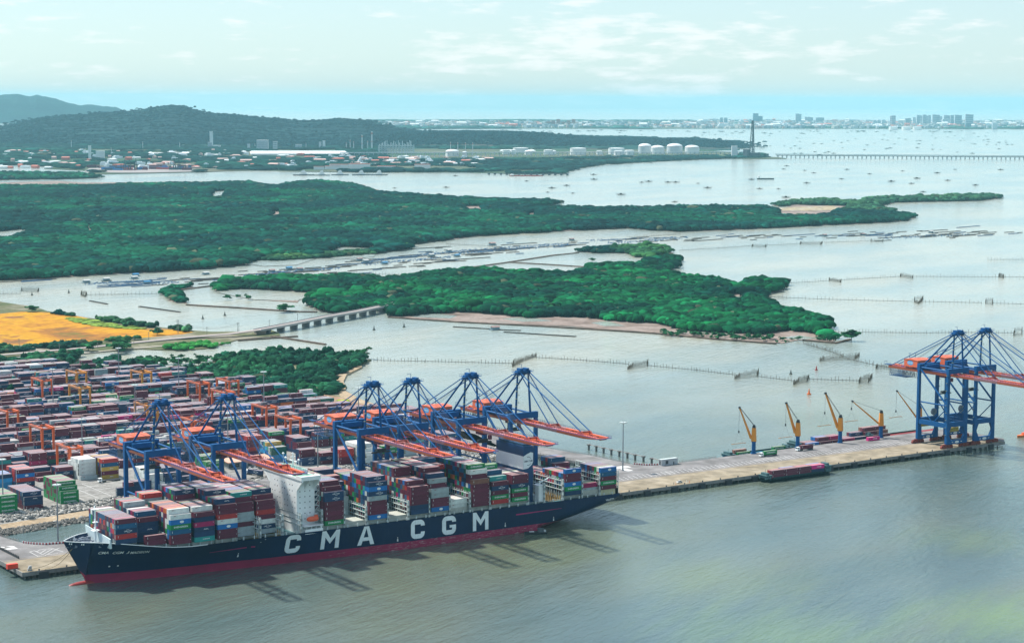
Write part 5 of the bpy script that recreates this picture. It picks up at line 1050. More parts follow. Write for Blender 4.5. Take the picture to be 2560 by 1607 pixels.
    for k in range(9):
        n_ = 102 + k * 2.2; mb.box(-4.5, -4.3, n_ - .1, n_ + .1, 51.8, 57); mb.box(4.3, 4.5, n_ - .1, n_ + .1, 51.8, 57)
        if k < 8:
            for x in (-4.4, 4.4): mb.beam((x, n_, 51.8), (x, n_ + 2.2, 57), .18, .18); mb.beam((x, n_, 57), (x, n_ + 2.2, 51.8), .18, .18)
    mb.box(-4.6, 4.6, 101.8, 119.8, 51.5, 51.8); mb.box(-4.6, -4.3, 101.8, 119.8, 54, 54.2); mb.box(-6, -3, 118, 124.5, 59.7, 60); 
    for x in (-6, -3): mb.box(x - .06, x + .06, 124.3, 124.5, 60, 62.2)
    mb.box(-6, -3, 124.3, 124.5, 62, 62.2); mb.build('service_cage', mat('cage_blue', (.01, .07, .19), .5, .2), root)
    mb = MB()
    for k in range(13):
        n_ = 86 + k * 1.5; 
        for j in range(6): a, b = j / 6, (j + 1) / 6; f = lambda q: 57 - 4.6 * math.sin(q * math.pi); mb.beam((-5.2, n_ + a * 1.4, f(a)), (-5.2, n_ + b * 1.4, f(b)), .12, .22)
    mb.build('cable_loops', mat('festoon_grey', (.10, .10, .10), .6, .2), root)
    return root
def trolley(root, n_, z, spread=True):
    mb = MB(); mb.box(-3.2, 3.2, n_ - 3.2, n_ + 3.2, 55.6, 57); mb.box(1.5, 3.2, n_ - 5.6, n_ - 3.4, 52.6, 55.4); mb.build('trolley', mat('trolley_maroon', (.14, .02, .05), .5, .2), root)
    mb = MB()
    for x in (-2, 2):
        for y in (-1.5, 1.5): mb.tube((x, n_ + y, 55.6), (x, n_ + y, z + 2.6), .06, n=4, caps=False)
    mb.build('hoist_cable', dark_steel, root)
    mb = MB(); mb.box(-3.4, 3.4, n_ - 1, n_ + 1, z + 1.2, z + 2.4); mb.box(-6.1, 6.1, n_ - .5, n_ + .5, z, z + .9); mb.box(-6.1, -5.6, n_ - 1.2, n_ + 1.2, z, z + .6); mb.box(5.6, 6.1, n_ - 1.2, n_ + 1.2, z, z + .6); mb.build('spreader', dark_steel, root)
bpy.context.view_layer.update()
crane0 = sts(); index_kids()
CR_S = [(-112.2, 'first crane from the left, over the ship bow'), (-70.6, 'second crane from the left, boom ending by the white accommodation block'), (26.6, 'third crane from the left, just right of the white accommodation block'), (54.9, 'fourth crane from the left, in the middle of the ship'), (97.9, 'fifth crane from the left, boom tip beside the funnel'), (137.6, 'sixth crane, rightmost of those serving the ship'), (533.6, 'seventh crane, left one of the pair at the quay end'), (563.4, 'last crane, right one of the pair at the quay end')]
cranes = []
for i, (s, lb_) in enumerate(CR_S):
    o = crane0 if i == 0 else copy_tree(crane0); cranes.append(o); o.location = (s, 0, 0); o['label'] = 'blue crane with orange boom, ' + lb_
    o['label'] = ' '.join(o['label'].split()[:16])
for i, (n_, z) in enumerate([(70, 50), (70, 52), (44, 50), (60, 52), (40, 50), (66, 50), (66, 43), (66, 43)]): trolley(cranes[i], n_, z)
for i in (6, 7):
    for n_ in (53.2 + 2.5, 83 + 2.5) if i == 6 else (83 + 2.5,):
        mb = MB(); mb.box(-5.5, 5.5, n_, n_ + 2.4, 15.5, 18.6); mb.build('cable_reel_house', mat('house_yellow', (.42, .30, .05), .6, .3, 1.5), cranes[i])
    mb = MB(); mb.tube((5.5, 81, 27), (5.5, 82.4, 27), 2.6, n=18); mb.tube((5.5, 80.6, 27), (5.5, 83, 27), .6, n=8); mb.box(5.2, 5.8, 81.4, 82, 23.2, 27); mb.build('cable_reel', mat('reel_grey', (.16, .19, .22), .5, .2), cranes[i])
# ================================================================ YARD GANTRIES
def rtg(name, m):
    root = empty('yard_gantry', (0, 0, 0), '', 'yard crane', 'orange yard gantries over the container rows')
    for s in (-4.3, 4.3):
        for n_ in (-12, 12): mb = MB(); mb.hexa([(s - .7, n_ - .45, 5.2), (s + .7, n_ - .45, 5.2), (s + .7, n_ + .45, 5.2), (s - .7, n_ + .45, 5.2), (s - .85, n_ - .6, 22.6), (s + .85, n_ - .6, 22.6), (s + .85, n_ + .6, 22.6), (s - .85, n_ + .6, 22.6)]); mb.build('leg', m, root)
        mb = MB(); mb.box(s - .7, s + .7, -12.6, 12.6, 21.3, 23.0); mb.build('girder', m, root)
        mb = MB(); mb.box(s * 1.28 - .35, s * 1.28 + .35, -12.6, 12.6, 22.4, 22.55)
        for k in range(18): mb.box(s * 1.35 - .05, s * 1.35 + .05, -12.5 + k * 1.45, -12.4 + k * 1.45, 22.5, 23.6)
        mb.box(s * 1.35 - .05, s * 1.35 + .05, -12.6, 12.6, 23.5, 23.6); mb.build('walkway', mat('rtg_walkway', (.35, .20, .17), .6, .2), root)
    for n_ in (-12, 12):
        mb = MB(); mb.box(-6, 6, n_ - .5, n_ + .5, 4.9, 6.1); mb.box(-4.3, 4.3, n_ - .3, n_ + .3, 21.5, 22.5); mb.build('sill_beam', m, root)
        mb = MB()
        for x in (-5.2, -3.4, 3.4, 5.2): mb.tube((x, n_ - .45, 4.75), (x, n_ + .45, 4.75), .75, n=12)
        mb.build('wheels', dark_steel, root)
        mb = MB(); mb.beam((-4.2, n_, 6.5), (0, n_, 12), .25, .25); mb.beam((4.2, n_, 6.5), (0, n_, 12), .25, .25); mb.beam((-4.2, n_, 12), (4.2, n_, 12), .2, .2); mb.box(-3, 3, n_ - 1.3, n_ + 1.3, 6.2, 8.6) if n_ > 0 else None; mb.build('bracing', mat('rtg_grey', (.20, .22, .26), .6, .3), root)
    return root
def rtg_trolley(root, n_, z, cab=True):
    mb = MB(); mb.box(-4.2, 4.2, n_ - 2.6, n_ + 2.6, 23.1, 23.6); mb.box(-2.4, 2, n_ - 1.8, n_ + 1.4, 23.6, 25.2); mb.box(-4, -3, n_ - 2.5, n_ + 2.5, 24.6, 24.75); mb.tube((-1.5, n_ + 1.9, 24.3), (2, n_ + 1.9, 24.3), .7, n=10)
    for x in (-4.1, 4.1): [mb.box(x - .05, x + .05, n_ + y - .05, n_ + y + .05, 23.6, 24.8) for y in (-2.5, 0, 2.5)]
    mb.build('trolley', mat('trolley_grey', (.12, .11, .13), .6, .35, .8), root)
    mb = MB(); mb.box(-1, 1, n_ - 4.8, n_ - 2.8, 19.2, 21.2); mb.build('cab', white_steel, root)
    mb = MB()
    for x in (-2.5, 2.5): mb.tube((x, n_, 23), (x, n_, z + .5), .07, n=4, caps=False)
    mb.box(-6, 6, n_ - .4, n_ + .4, z, z + .5); mb.build('spreader', dark_steel, root)
z_or = mat('gantry_orange', (.66, .12, .03), .45, .12, .3); z_ye = mat('gantry_yellow_orange', (.62, .24, .03), .45, .12, .3)
rA = rtg('a', z_or); rB = rtg('b', z_ye); index_kids()
def zz1(X, Y): return (X / 4.818, 880 + Y / 4.818)
def zz2(X, Y): return (450 + X / 4.818, 880 + Y / 4.818)
RT = [(zz1(472, 310), 'A', 'second orange gantry from the left frame edge, above the sky blue stacks'), (zz1(850, 208), 'B', 'yellow orange gantry standing against the scrub at the far yard edge'), (zz1(945, 405), 'B', 'yellow orange gantry just in front of the farthest yellow one'), (zz1(1765, 245), 'B', 'yellow orange gantry on the far block above the first blue crane'), (zz2(150, 338), 'A', 'orange gantry on the far block left of the long orange girder'),
      (zz2(658, 350), 'A', 'orange gantry at the far right edge of the yard by the scrub'), (zz2(445, 445), 'A', 'orange gantry behind the apex of the second blue crane'), (zz2(980, 632), 'A', 'orange gantry right of the second crane apex, in mid yard'), (zz2(1288, 772), 'A', 'orange gantry left of the third crane machinery house'), (zz1(435, 862), 'A', 'orange gantry in the left mid yard above the green stacks'),
      (zz1(798, 1105), 'A', 'nearest orange gantry, beside the white reefer block'), (zz1(1770, 620), 'B', 'gantry half hidden behind the first blue crane apex'), (zz1(2330, 800), 'A', 'gantry behind the second crane machinery house'), (zz1(20, 665), 'A', 'orange gantry cut by the left frame edge')]
for i, ((x, y), ty, lb_) in enumerate(RT):
    p = at(x, y, 22.6); o = {'A': rA, 'B': rB}[ty]
    if i != (0 if ty == 'A' else 1): o = copy_tree(o)
    nb = min(BLK, key=lambda b: abs(b - p[1])); o.location = (p[0], nb if abs(nb - p[1]) < 16 else p[1], 0); o['label'] = lb_; rt_ = o
    rtg_trolley(o, [-6, 7, -3, 5, 2, -7, 8, 0, 4, 6, -2, 3, -5, 2][i], 16 + i % 3)
# ================================================================ YELLOW PEDESTAL CRANES
for i, (bx, by, tx, ty, nt_) in enumerate(((1884, 1132, 1848, 1016, 124), (1994, 1118, 1965, 1005, 124), (2100, 1107, 2063, 980, 127), (2202, 1090, 2129, 1001, 127), (2299, 1076, 2241, 975, 127))):
    b = at(bx, by, 4); b[1] = 115.2; bs = nplane(bx, by, 115.2)[0]; tip = nplane(tx, ty, nt_)
    root = empty('pedestal_crane', (bs, 115.2, 4.0), ['leftmost yellow pedestal crane, above the blue green barge', 'second yellow pedestal crane, behind the maroon lorry', 'third yellow pedestal crane, tallest boom, before the long barge', 'fourth yellow pedestal crane, boom lowered far to the left', 'fifth yellow pedestal crane, half hidden by the end quay crane'][i], 'crane', 'yellow pedestal cranes serving the barges')
    T = Vector((tip[0] - bs, tip[1] - 115.2, tip[2] - 4)); hd = Vector((T.x, T.y, 0)).normalized(); pr = Vector((-hd.y, hd.x, 0))
    mb = MB(); mb.tube((0, 0, 0), (0, 0, 9.2), 1.55, 1.45, 14); mb.tube((0, 0, 0), (0, 0, .5), 2.2, 2.2, 14); mb.tube((0, 0, 8.8), (0, 0, 9.3), 1.9, 1.9, 14); mb.build('pedestal', blue_steel, root)
    mb = MB(); mb.hexa([tuple(Vector((0, 0, z)) + hd * a + pr * c) for z, w in ((9.3, 1.75), (19.3, 1.3)) for a, c in ((-w, -w), (w, -w), (w, w), (-w, w))]); mb.box(-1, 1, -1, 1, 8.9, 9.4); mb.build('slewing_tower', yellow_steel, root)
    mb = MB(); mb.hexa([tuple(Vector((0, 0, z)) + hd * a + pr * c) for z, w in ((19.3, 1.2), (21, .9)) for a, c in ((-w, -w), (w, -w), (w, w), (-w, w))]); mb.tube(tuple(pr * -1.3 + Vector((0, 0, 21))), tuple(pr * 1.3 + Vector((0, 0, 21))), .7, n=10); mb.build('sheave_head', dark_steel, root)
    mb = MB(); foot = hd * 2.0 + Vector((0, 0, 11.2)); c_ = (T - foot)
    for sg in (-1, 1): mb.beam(foot + pr * 1.25 * sg, T + pr * .7 * sg - c_ * .03, .75, 1.35, w2=.45, h2=.6)
    for k in range(1, 8): q = k / 8; w = 1.25 + (.7 - 1.25) * q; mb.beam(foot + c_ * q - pr * w, foot + c_ * q + pr * w, .35, .4)
    mb.build('boom', yellow_steel, root)
    mb = MB(); mb.tube(T - pr * .95 - c_ * .03, T + pr * .95 - c_ * .03, .8, n=10); mb.build('tip_sheave', dark_steel, root)
    mb = MB(); tp = Vector((0, 0, 21))
    for sg in (-.9, -.3, .3, .9): mb.tube(tp + pr * sg, T + pr * sg * .8, .07, n=4, caps=False)
    hz_ = {0: 16, 1: 17, 2: 22, 3: 23, 4: 17}[i]; hk = Vector((T.x, T.y, hz_))
    for sg in (-.6, .6): mb.tube(T + pr * sg - c_ * .02, hk + pr * sg * .3, .06, n=4, caps=False)
    sp_ = Vector((T.x, T.y, [6.8, 7.2, 12, 13, 12][i]))
    for sx in (-4, 4): mb.tube(hk, sp_ + Vector((sx, 0, .4)), .06, n=4, caps=False)
    mb.build('cables', dark_steel, root)
    mb = MB(); mb.tube(hk + Vector((0, 0, -1)), hk + Vector((0, 0, .8)), .6, .4, 8); mb.build('hook_block', dark_steel, root)
    mb = MB(); mb.box(sp_.x - 6, sp_.x + 6, sp_.y - .35, sp_.y + .35, sp_.z, sp_.z + .35); mb.box(sp_.x - 6.1, sp_.x - 5.7, sp_.y - 1.2, sp_.y + 1.2, sp_.z - .1, sp_.z + .3); mb.box(sp_.x + 5.7, sp_.x + 6.1, sp_.y - 1.2, sp_.y + 1.2, sp_.z - .1, sp_.z + .3); mb.build('spreader', mat('spreader_tan', (.35, .22, .12), .6, .2), root)
# ================================================================ BARGES
def barge(name, label, s0, s1, n0, n1, z, hullm, house_at, open_hold=True, flip=False):
    root = empty(name, (0, 0, 0), label, 'barge'); L_ = s1 - s0; cn = (n0 + n1) / 2; hb = (n1 - n0) / 2; rings = []
    for k in range(15):
        t = k / 14; x = s0 + L_ * t; q = min(1, math.sin(min(1, t / .10) * math.pi / 2)) if t < .5 else min(1, math.sin(min(1, (1 - t) / .12) * math.pi / 2)); q = max(q, .12); lift = z + (1.4 * (1 - t / .12) ** 2 if t < .12 else 0) + (1.2 * ((t - .9) / .1) ** 2 if t > .9 else 0); rk = .55 if t in (0, 1) else 1
        w = hb * q; rings.append([(x + (2.2 if t == 0 else -2.0 if t == 1 else 0), cn - w * .8, -.5), (x, cn - w, z * .5), (x, cn - w, lift), (x, cn + w, lift), (x, cn + w, z * .5), (x + (2.2 if t == 0 else -2.0 if t == 1 else 0), cn + w * .8, -.5)])
    mb = MB(); mb.rings(rings, close=True); mb.build('hull', hullm, root)
    mb = MB()
    if open_hold: mb.box(s0 + L_ * .13, s0 + L_ * .84, n0 + 1, n0 + 1.25, z, z + 1.0); mb.box(s0 + L_ * .13, s0 + L_ * .84, n1 - 1.25, n1 - 1, z, z + 1.0)
    for k in range(int(L_ / 3)): mb.box(s0 + 4 + k * 3, s0 + 5.4 + k * 3, n0 - .15, n0 - .02, z - .35, z - .15) if s0 + 6 + k * 3 < s1 - 3 else None
    mb.build('coaming', mat('coaming_teal', (.01, .05, .05), .6, .2), root)
    for hx, hl, hh in house_at:
        mb = MB(); mb.box(hx, hx + hl, n0 + 1.2, n1 - 1.2, z, z + hh); mb.box(hx - .5, hx + hl + .5, n0 + .7, n1 - .7, z + hh, z + hh + .2); mb.box(hx + hl * .2, hx + hl * .7, n0 + 2, n1 - 2, z + hh + .2, z + hh + 1.7); mb.tube((hx + hl * .5, cn, z + hh), (hx + hl * .5, cn, z + hh + 4), .1)
        h_ = mb.build('deckhouse', mat('deckhouse_teal', (.06, .13, .14), .55, .25, .8), root); mb = MB()
        for k in range(max(2, int(hl / 1.8))): mb.box(hx + .6 + k * 1.7, hx + 1.3 + k * 1.7, n0 + 1.12, n0 + 1.24, z + hh * .5, z + hh * .8)
        mb.build('window', glass, h_)
    return root
dteal = mat('barge_dark_teal', (.003, .018, .020), .6, .2, .3, .1); dblue = mat('barge_blue', (.01, .10, .16), .45, .2, .3)
barge('cargo_barge', 'small dark green barge with maroon and pink containers in front of the quay', 331, 396, 38.6, 48.6, 2.0, dteal, ((333, 5, 2.6), (389, 5, 4.2)))
barge('cargo_barge', 'blue green barge behind the first two yellow cranes, green containers aboard', 366, 430, 119.5, 130.5, 2.2, dblue, ((368, 6, 1.6), (417 + 9, 3.4, 1.8)))
barge('cargo_barge', 'long barge piled with containers behind the middle yellow cranes', 432, 502, 119.5, 131.5, 2.3, dblue, ((433.5, 6, 3.6),))
barge('cargo_barge', 'barge with tan and maroon containers behind the end quay cranes', 507, 585, 119.5, 131.5, 2.3, mat('barge_red', (.22, .02, .02), .5, .2), ((509, 5, 3.4),))
root = empty('work_boat', (105, -8, 0), 'small black work boat by the waterline of the container ship', 'boat', rz=-.35); mb = MB()
rr = []
for k in range(9):
    t = k / 8; w = 2.2 * math.sin(min(1, t / .45 + .12) * math.pi / 2) * (1 if t < .9 else .85); x = -7 + 14 * t; rr.append([(x, -w * .7, -.3), (x, -w, 1.1 + .6 * (1 - t)), (x, w, 1.1 + .6 * (1 - t)), (x, w * .7, -.3)])
mb.rings(rr, close=True); mb.build('hull', dark_steel, root); mb = MB(); mb.box(1.5, 4.8, -1.3, 1.3, 1.2, 3.2); mb.box(1.2, 5.1, -1.5, 1.5, 3.2, 3.35); mb.build('wheelhouse', mat('boat_grey', (.1, .12, .13), .5, .2), root); mb = MB(); mb.box(5.3, 6.3, -.9, .9, 1.3, 2.3); mb.box(-4, -1, -.6, .6, 1.2, 1.8); mb.build('deck_gear', white_paint, root)
# ================================================================ VEHICLES
def lorry(s, n_, label, trailer, c, rz=0.0):
    root = empty('lorry', (s, n_, 4.02), label, 'lorry', rz=rz)
    mb = MB(); mb.hexa([(-9.4, -1.2, .6), (-6.9, -1.2, .6), (-6.9, 1.2, .6), (-9.4, 1.2, .6), (-9.1, -1.15, 3.1), (-6.9, -1.15, 3.1), (-6.9, 1.15, 3.1), (-9.1, 1.15, 3.1)]); mb.build('cab', white_steel, root)
    mb = MB(); mb.quad((-9.33, -1.0, 1.8), (-9.33, 1.0, 1.8), (-9.17, 1.0, 2.8), (-9.17, -1.0, 2.8)); mb.quad((-9.0, -1.21, 1.8), (-7.8, -1.21, 1.8), (-7.8, -1.19, 2.7), (-8.9, -1.19, 2.7)); mb.build('window', glass, root)
    mb = MB(); mb.box(-8.8, 6.3, -.9, .9, .8, 1.2); mb.build('trailer', dark_steel, root)
    for x in (-8.3, -5.6, -4.5, 3.2, 4.4, 5.6): mb = MB(); mb.tube((x, -1.2, .5), (x, -.8, .5), .5, n=12); mb.tube((x, .8, .5), (x, 1.2, .5), .5, n=12); mb.build('wheel', dark_steel, root)
    if trailer: o = D.objects.new('shipping_container', box_mesh(c, LSTD)); COL.objects.link(o); th = Matrix.Rotation(rz, 3, 'Z') @ Vector((-5.9, -1.22, 0)); o.location = (s + th.x, n_ + th.y, 4.02 + 1.25); o.rotation_euler = (0, 0, rz); tag(o, '%s container carried on the %s' % (CNAME[c], 'left lorry on the quay' if c == 'G' else 'right lorry on the quay' if c == 'M' else 'lorry near the yard road'), 'container'); me = lmesh(c, LSTD, 3); l_ = D.objects.new('lettering', me); COL.objects.link(l_); l_.parent = o
    return root
lorry(391, 102, 'white lorry carrying a green container along the right quay', True, 'G'); lorry(430, 105.5, 'white lorry carrying a maroon container by the second yellow crane', True, 'M'); lorry(-52, 272, 'white cabbed lorry with empty trailer beside the yellow container block', False, 'N'); lorry(40, 238, 'white cabbed lorry with a navy container at the yard road', True, 'N', rz=-1.2)
def car(s, n_, z, c, label, rz=0.0):
    root = empty('parked_car', (s, n_, z), label, 'car', 'cars by the yard building' if n_ > 200 else None, rz=rz)
    mb = MB(); mb.rings([[(x, -.88, .3), (x, -.9, h), (x, .9, h), (x, .88, .3)] for x, h in ((-2.2, .75), (-2.0, .9), (-1.0, .98), (1.3, .98), (2.1, .85), (2.25, .6))], close=True); mb.build('body', c, root)
    mb = MB(); mb.hexa([(-1.2, -.82, .96), (1.5, -.82, .96), (1.5, .82, .96), (-1.2, .82, .96), (-.6, -.68, 1.5), (1.0, -.68, 1.5), (1.0, .68, 1.5), (-.6, .68, 1.5)]); mb.build('cabin', glass, root)
    mb = MB(); mb.box(-.55, .95, -.66, .66, 1.5, 1.54); mb.build('roof', c, root)
    for x in (-1.4, 1.4): mb = MB(); mb.tube((x, -.92, .33), (x, .92, .33), .33, n=10); mb.build('wheel', dark_steel, root)
silver = mat('car_white', (.62, .62, .60), .3, .05); dk = mat('car_dark', (.03, .04, .05), .3, .05)
car(269.3, 56.5, 4.03, silver, 'pale car parked alone on the open quay right of the ship', .1)
car(-78, 281, 4.02, dk, 'small dark car parked right of the white reefer block')
for k in range(6): car(44 + k * 3.4, 262 - k * 1.0, 4.02, silver if k != 3 else dk, 'car parked %s along the shaded white yard building' % ['first from the left', 'second from the left', 'third from the left', 'dark, fourth from the left', 'fifth from the left', 'last on the right'][k], 1.35)
pb = at(652, 1180, 4); root = empty('office_building', (61, 250, 4), 'small white office beside the parked cars at the yard edge', 'building'); mb = MB(); mb.box(-5, 5, -3, 3, 0, 3.4); mb.build('wall', white_steel, root); mb = MB(); mb.box(-5.3, 5.3, -3.3, 3.3, 3.4, 3.7); mb.build('roof', pale_steel, root)
for x in (-3.5, -1, 1.5, 3.6): mb = MB(); mb.box(x - .5, x + .5, -3.06, -2.94, 1.3, 2.4); mb.build('window', glass, root)
root = empty('gate_building', (52, 276, 4), 'long low building with pale orange roof behind the parked cars', 'building'); mb = MB(); mb.box(-17, 17, -6, 6, 0, 4.4); mb.build('wall', mat('grey_wall', (.3, .33, .34), .7, .2), root); mb = MB(); mb.hexa([(-18, -8, 4.4), (18, -8, 4.4), (18, 7, 4.4), (-18, 7, 4.4), (-18, -8, 4.8), (18, -8, 4.8), (18, 7, 5.6), (-18, 7, 5.6)]); mb.build('roof', mat('salmon_roof', (.62, .36, .26), .7, .12), root)
for x in range(-15, 16, 5): mb = MB(); mb.box(x - 1.6, x + 1.6, -6.06, -5.95, .8, 3.4); mb.build('window', glass, root)
root = empty('equipment_shed', (306, 114.6, 4), 'grey box shed on the rear quay edge beside the striped barrier', 'shed'); mb = MB(); mb.box(-7.5, 7.5, -1.6, 1.6, 0, 4.3); mb.build('wall', grey_paint, root); mb = MB(); mb.box(-7.7, 7.7, -1.8, 1.8, 4.3, 4.45); mb.build('roof', pale_steel, root); mb = MB(); mb.box(-3.6, -1.2, -1.68, -1.58, .9, 3.3); mb.box(-7.56, -7.44, -.8, .8, .6, 3.4); mb.build('vent_panel', dark_steel, root); mb = MB(); mb.box(3.4, 4.2, -1.68, -1.58, 0, 2.1); mb.build('door', dark_steel, root)
for k, (s, n_, lb_) in enumerate(((257.5, 236, 'left'), (262.5, 226, 'right'))):
    root = empty('forklift', (s, n_, 4.02), '%s yellow handling truck on the right hand access trestle' % lb_, 'forklift'); mb = MB(); mb.box(-2, 2, -1.3, 1.3, .6, 1.9); mb.box(-1.9, -.8, -1.2, 1.2, 1.9, 2.4); mb.build('body', yellow_steel, root); mb = MB(); mb.box(1.9, 2.2, -1.2, -.8, .2, 4.6); mb.box(1.9, 2.2, .8, 1.2, .2, 4.6); mb.box(1.9, 2.2, -1.2, 1.2, 4.4, 4.6); mb.build('mast', yellow_steel, root); mb = MB(); mb.box(-.6, 1, -.9, .9, 1.9, 3.5); mb.build('cab', glass, root)
    for x in (-1.3, 1.3): mb = MB(); mb.tube((x, -1.45, .6), (x, 1.45, .6), .6, n=10); mb.build('wheel', dark_steel, root)
ob = at(46, 1421, 4); root = empty('generator_box', (ob[0] - 3, ob[1] + 1.6, 4.05), 'bright orange red box container standing alone at the left quay corner', 'container', rz=0); mb = MB(); mb.box(-3, 3, -1.3, 1.3, .3, 2.9); mb.build('body', mat('signal_red', (.75, .05, .02), .45, .08, .5, bump='corr'), root); mb = MB(); mb.box(-3.1, 3.1, -1.35, 1.35, 0, .3); mb.build('skid', dark_steel, root)
for k, (x, y, lb_) in enumerate(((24, 1385, 'long dark mooring beam rack lying on the left quay'),)):
    a = at(1, 1373, 4); b = at(47, 1396, 4); mb = MB()
    for dn in (0, 1.6): mb.beam((a[0], a[1] + dn, 4.9), (b[0], b[1] + dn, 4.9), .5, .6); 
    for t in np.linspace(0, 1, 12): p = a + (b - a) * t; mb.box(p[0] - .25, p[0] + .25, p[1] - .3, p[1] + 1.9, 4.03, 4.6); mb.box(p[0] - .1, p[0] + .1, p[1], p[1] + .3, 4.6, 5.8)
    tag(mb.build('beam_rack', dark_steel), lb_, 'rack')
mb = MB(); mb.hexa([(-1.3, -.5, 0), (1.3, -.5, 0), (1.3, .5, 0), (-1.3, .5, 0), (-.3, -.5, 2.6), (1.1, -.5, 2.6), (1.1, .5, 2.6), (-.3, .5, 2.6)]); tag(mb.build('rail_buffer', grey_paint, loc=(-192.5, 53, 4.03)), 'grey wedge rail buffer on the left quay corner', 'buffer')
for (a, b, c) in (((59, 1424), (142, 1381), 'left'), ((112, 1422), (170, 1377), 'right')):
    p = at(*a, 4.3); q = np.array([-180.5, 20, 21.0]); mb = MB(); prev = None
    for k in range(15): t = k / 14; w = p + (q - p) * t; w[2] -= 2.8 * math.sin(math.pi * t); prev is not None and mb.tube(prev, tuple(w), .14, n=5, caps=False); prev = tuple(w)
    tag(mb.build('mooring_line', mat('rope_tan', (.22, .17, .10), .9, .2)), '%s of the two sagging mooring ropes between quay and ship bow' % c, 'rope')
# ================================================================ LIGHT MASTS, DOLPHINS, BUOYS
def mast(s, n_, top, label, z0=4.0, heads=12):
    root = empty('light_mast', (s, n_, z0), label, 'light mast', 'tall light masts'); H_ = top - z0
    mb = MB(); mb.tube((0, 0, 0), (0, 0, H_), .55, .28, 8); mb.tube((0, 0, 0), (0, 0, .6), .9, .9, 8); mb.tube((0, 0, H_), (0, 0, H_ + 2.2), .05, n=4); mb.build('pole', mat('galvanised', (.26, .28, .30), .5, .12), root)
    mb = MB(); mb.tube((0, 0, H_ - .7), (0, 0, H_ - .5), 1.9, 1.9, 14)
    for k in range(heads): a = k / heads * 6.283; mb.box(2.2 * math.cos(a) - .4, 2.2 * math.cos(a) + .4, 2.2 * math.sin(a) - .4, 2.2 * math.sin(a) + .4, H_ - 1.1, H_ - .5)
    mb.build('lamp_ring', pale_steel, root)
mast(-152.1, 113.9, 38.6, 'tall light mast left of the ship bow on the striped corner'); mast(264.3, 113.4, 39, 'tall light mast standing alone right of the ship stern')
for x, y, lb_ in ((131, 921, 'before the farthest yellow gantry'), (296, 868, 'on the far yard edge left of centre'), (446, 893, 'at the far yard edge before the white inlet'), (659, 927, 'in front of the scrub at the right yard edge'), (337, 960, 'left of the first crane apex'), (204, 1045, 'in the left mid yard'), (5, 1145, 'at the left frame edge'), (896, 967, 'between second and third crane apexes by the beach'), (569, 1030, 'behind the second crane'), (794, 1062, 'left of the third crane legs'), (1083, 1052, 'behind the fourth crane boom')):
    p = at(x, y, 38); mast(p[0], p[1], 38, 'slim light mast ' + lb_)
mb = MB(); mb.tube((0, 0, -2), (0, 0, 3.6), .9, .9, 10); mb.box(-1.1, 1.1, -1.1, 1.1, 3.4, 4.4); dme = mb.mesh('mooring_dolphin', piercon)
dl = [308, 308.6, 308.5, 309.2, 309.7, 310.4, 310.5, 311.4, 311.5]; dn = [213, 204.3, 195, 186.3, 177.1, 168.2, 159, 150.2, 140.6]
for k in range(9): o = D.objects.new('mooring_dolphin', dme); COL.objects.link(o); o.location = (dl[k], dn[k], 0); tag(o, '%s concrete dolphin in the line beside the access trestle, counted from the far end' % od(k + 1), 'dolphin', 'concrete dolphins')
mb = MB()
for k in (0, 1, 2, 3, 4, 5, 6): mb.beam((dl[k], dn[k] - 1.1, 4.1), (dl[k + 1], dn[k + 1] + 1.1, 4.1), .9, .25)
mb.beam((dl[8], dn[8] - 1.1, 4.1), (311, 118, 4.3), .9, .25); tag(mb.build('catwalk', steel_dull), 'narrow rusty catwalk running over the row of concrete dolphins', 'catwalk')
def buoy(x, y, label, m, k=1.0):
    p = at(x, y, 0); root = empty('channel_buoy', (p[0], p[1], 0), label, 'buoy'); mb = MB(); mb.tube((0, 0, -.4 * k), (0, 0, 1.0 * k), 1.9 * k, 1.9 * k, 12); mb.build('float', m, root)
    mb = MB(); mb.tube((0, 0, 1.0 * k), (0, 0, 4.8 * k), 1.1 * k, .35 * k, 6); mb.dome((0, 0, 4.8 * k), .5 * k, .7 * k, 8, 2); mb.build('tower', m, root)
bo = mat('buoy_orange', (.70, .17, .04), .5, .1); bd = mat('buoy_dark', (.05, .06, .05), .6, .2); br_ = mat('buoy_red', (.35, .03, .03), .5, .1)
buoy(2022.5, 986, 'orange channel buoy below the fish traps near the end cranes', bo); buoy(1977, 935, 'small dark buoy, left of two, above the right fish traps', bd, .8); buoy(2041, 925, 'small red buoy, right of two, above the right fish traps', br_, .8); buoy(935, 825, 'small dark buoy below the bridge, left of two', bd, .9); buoy(1010, 818, 'small dark buoy below the bridge, right of two', bd, .9)
buoy(507, 797, 'small buoy left of two behind the road power poles', bd, .9); buoy(562, 789, 'small buoy right of two behind the road power poles', bd, .9); buoy(80, 738, 'leftmost small buoy in the river channel', bd, .9); buoy(172, 732, 'second small buoy in the river channel', bd, .9)
ob = at(2556, 1091, 0); root = empty('speed_boat', (ob[0], ob[1], 0), 'orange boat cut by the right frame edge', 'boat'); mb = MB(); mb.rings([[(x, -w, 0), (x, -w * 1.15, 1.6), (x, w * 1.15, 1.6), (x, w, 0)] for x, w in ((-6, .2), (-4, 1.3), (0, 1.8), (6, 1.7))], close=True); mb.build('hull', bo, root); mb = MB(); mb.box(0, 3.5, -1.1, 1.1, 1.6, 3.2); mb.build('cabin', orange_steel, root)
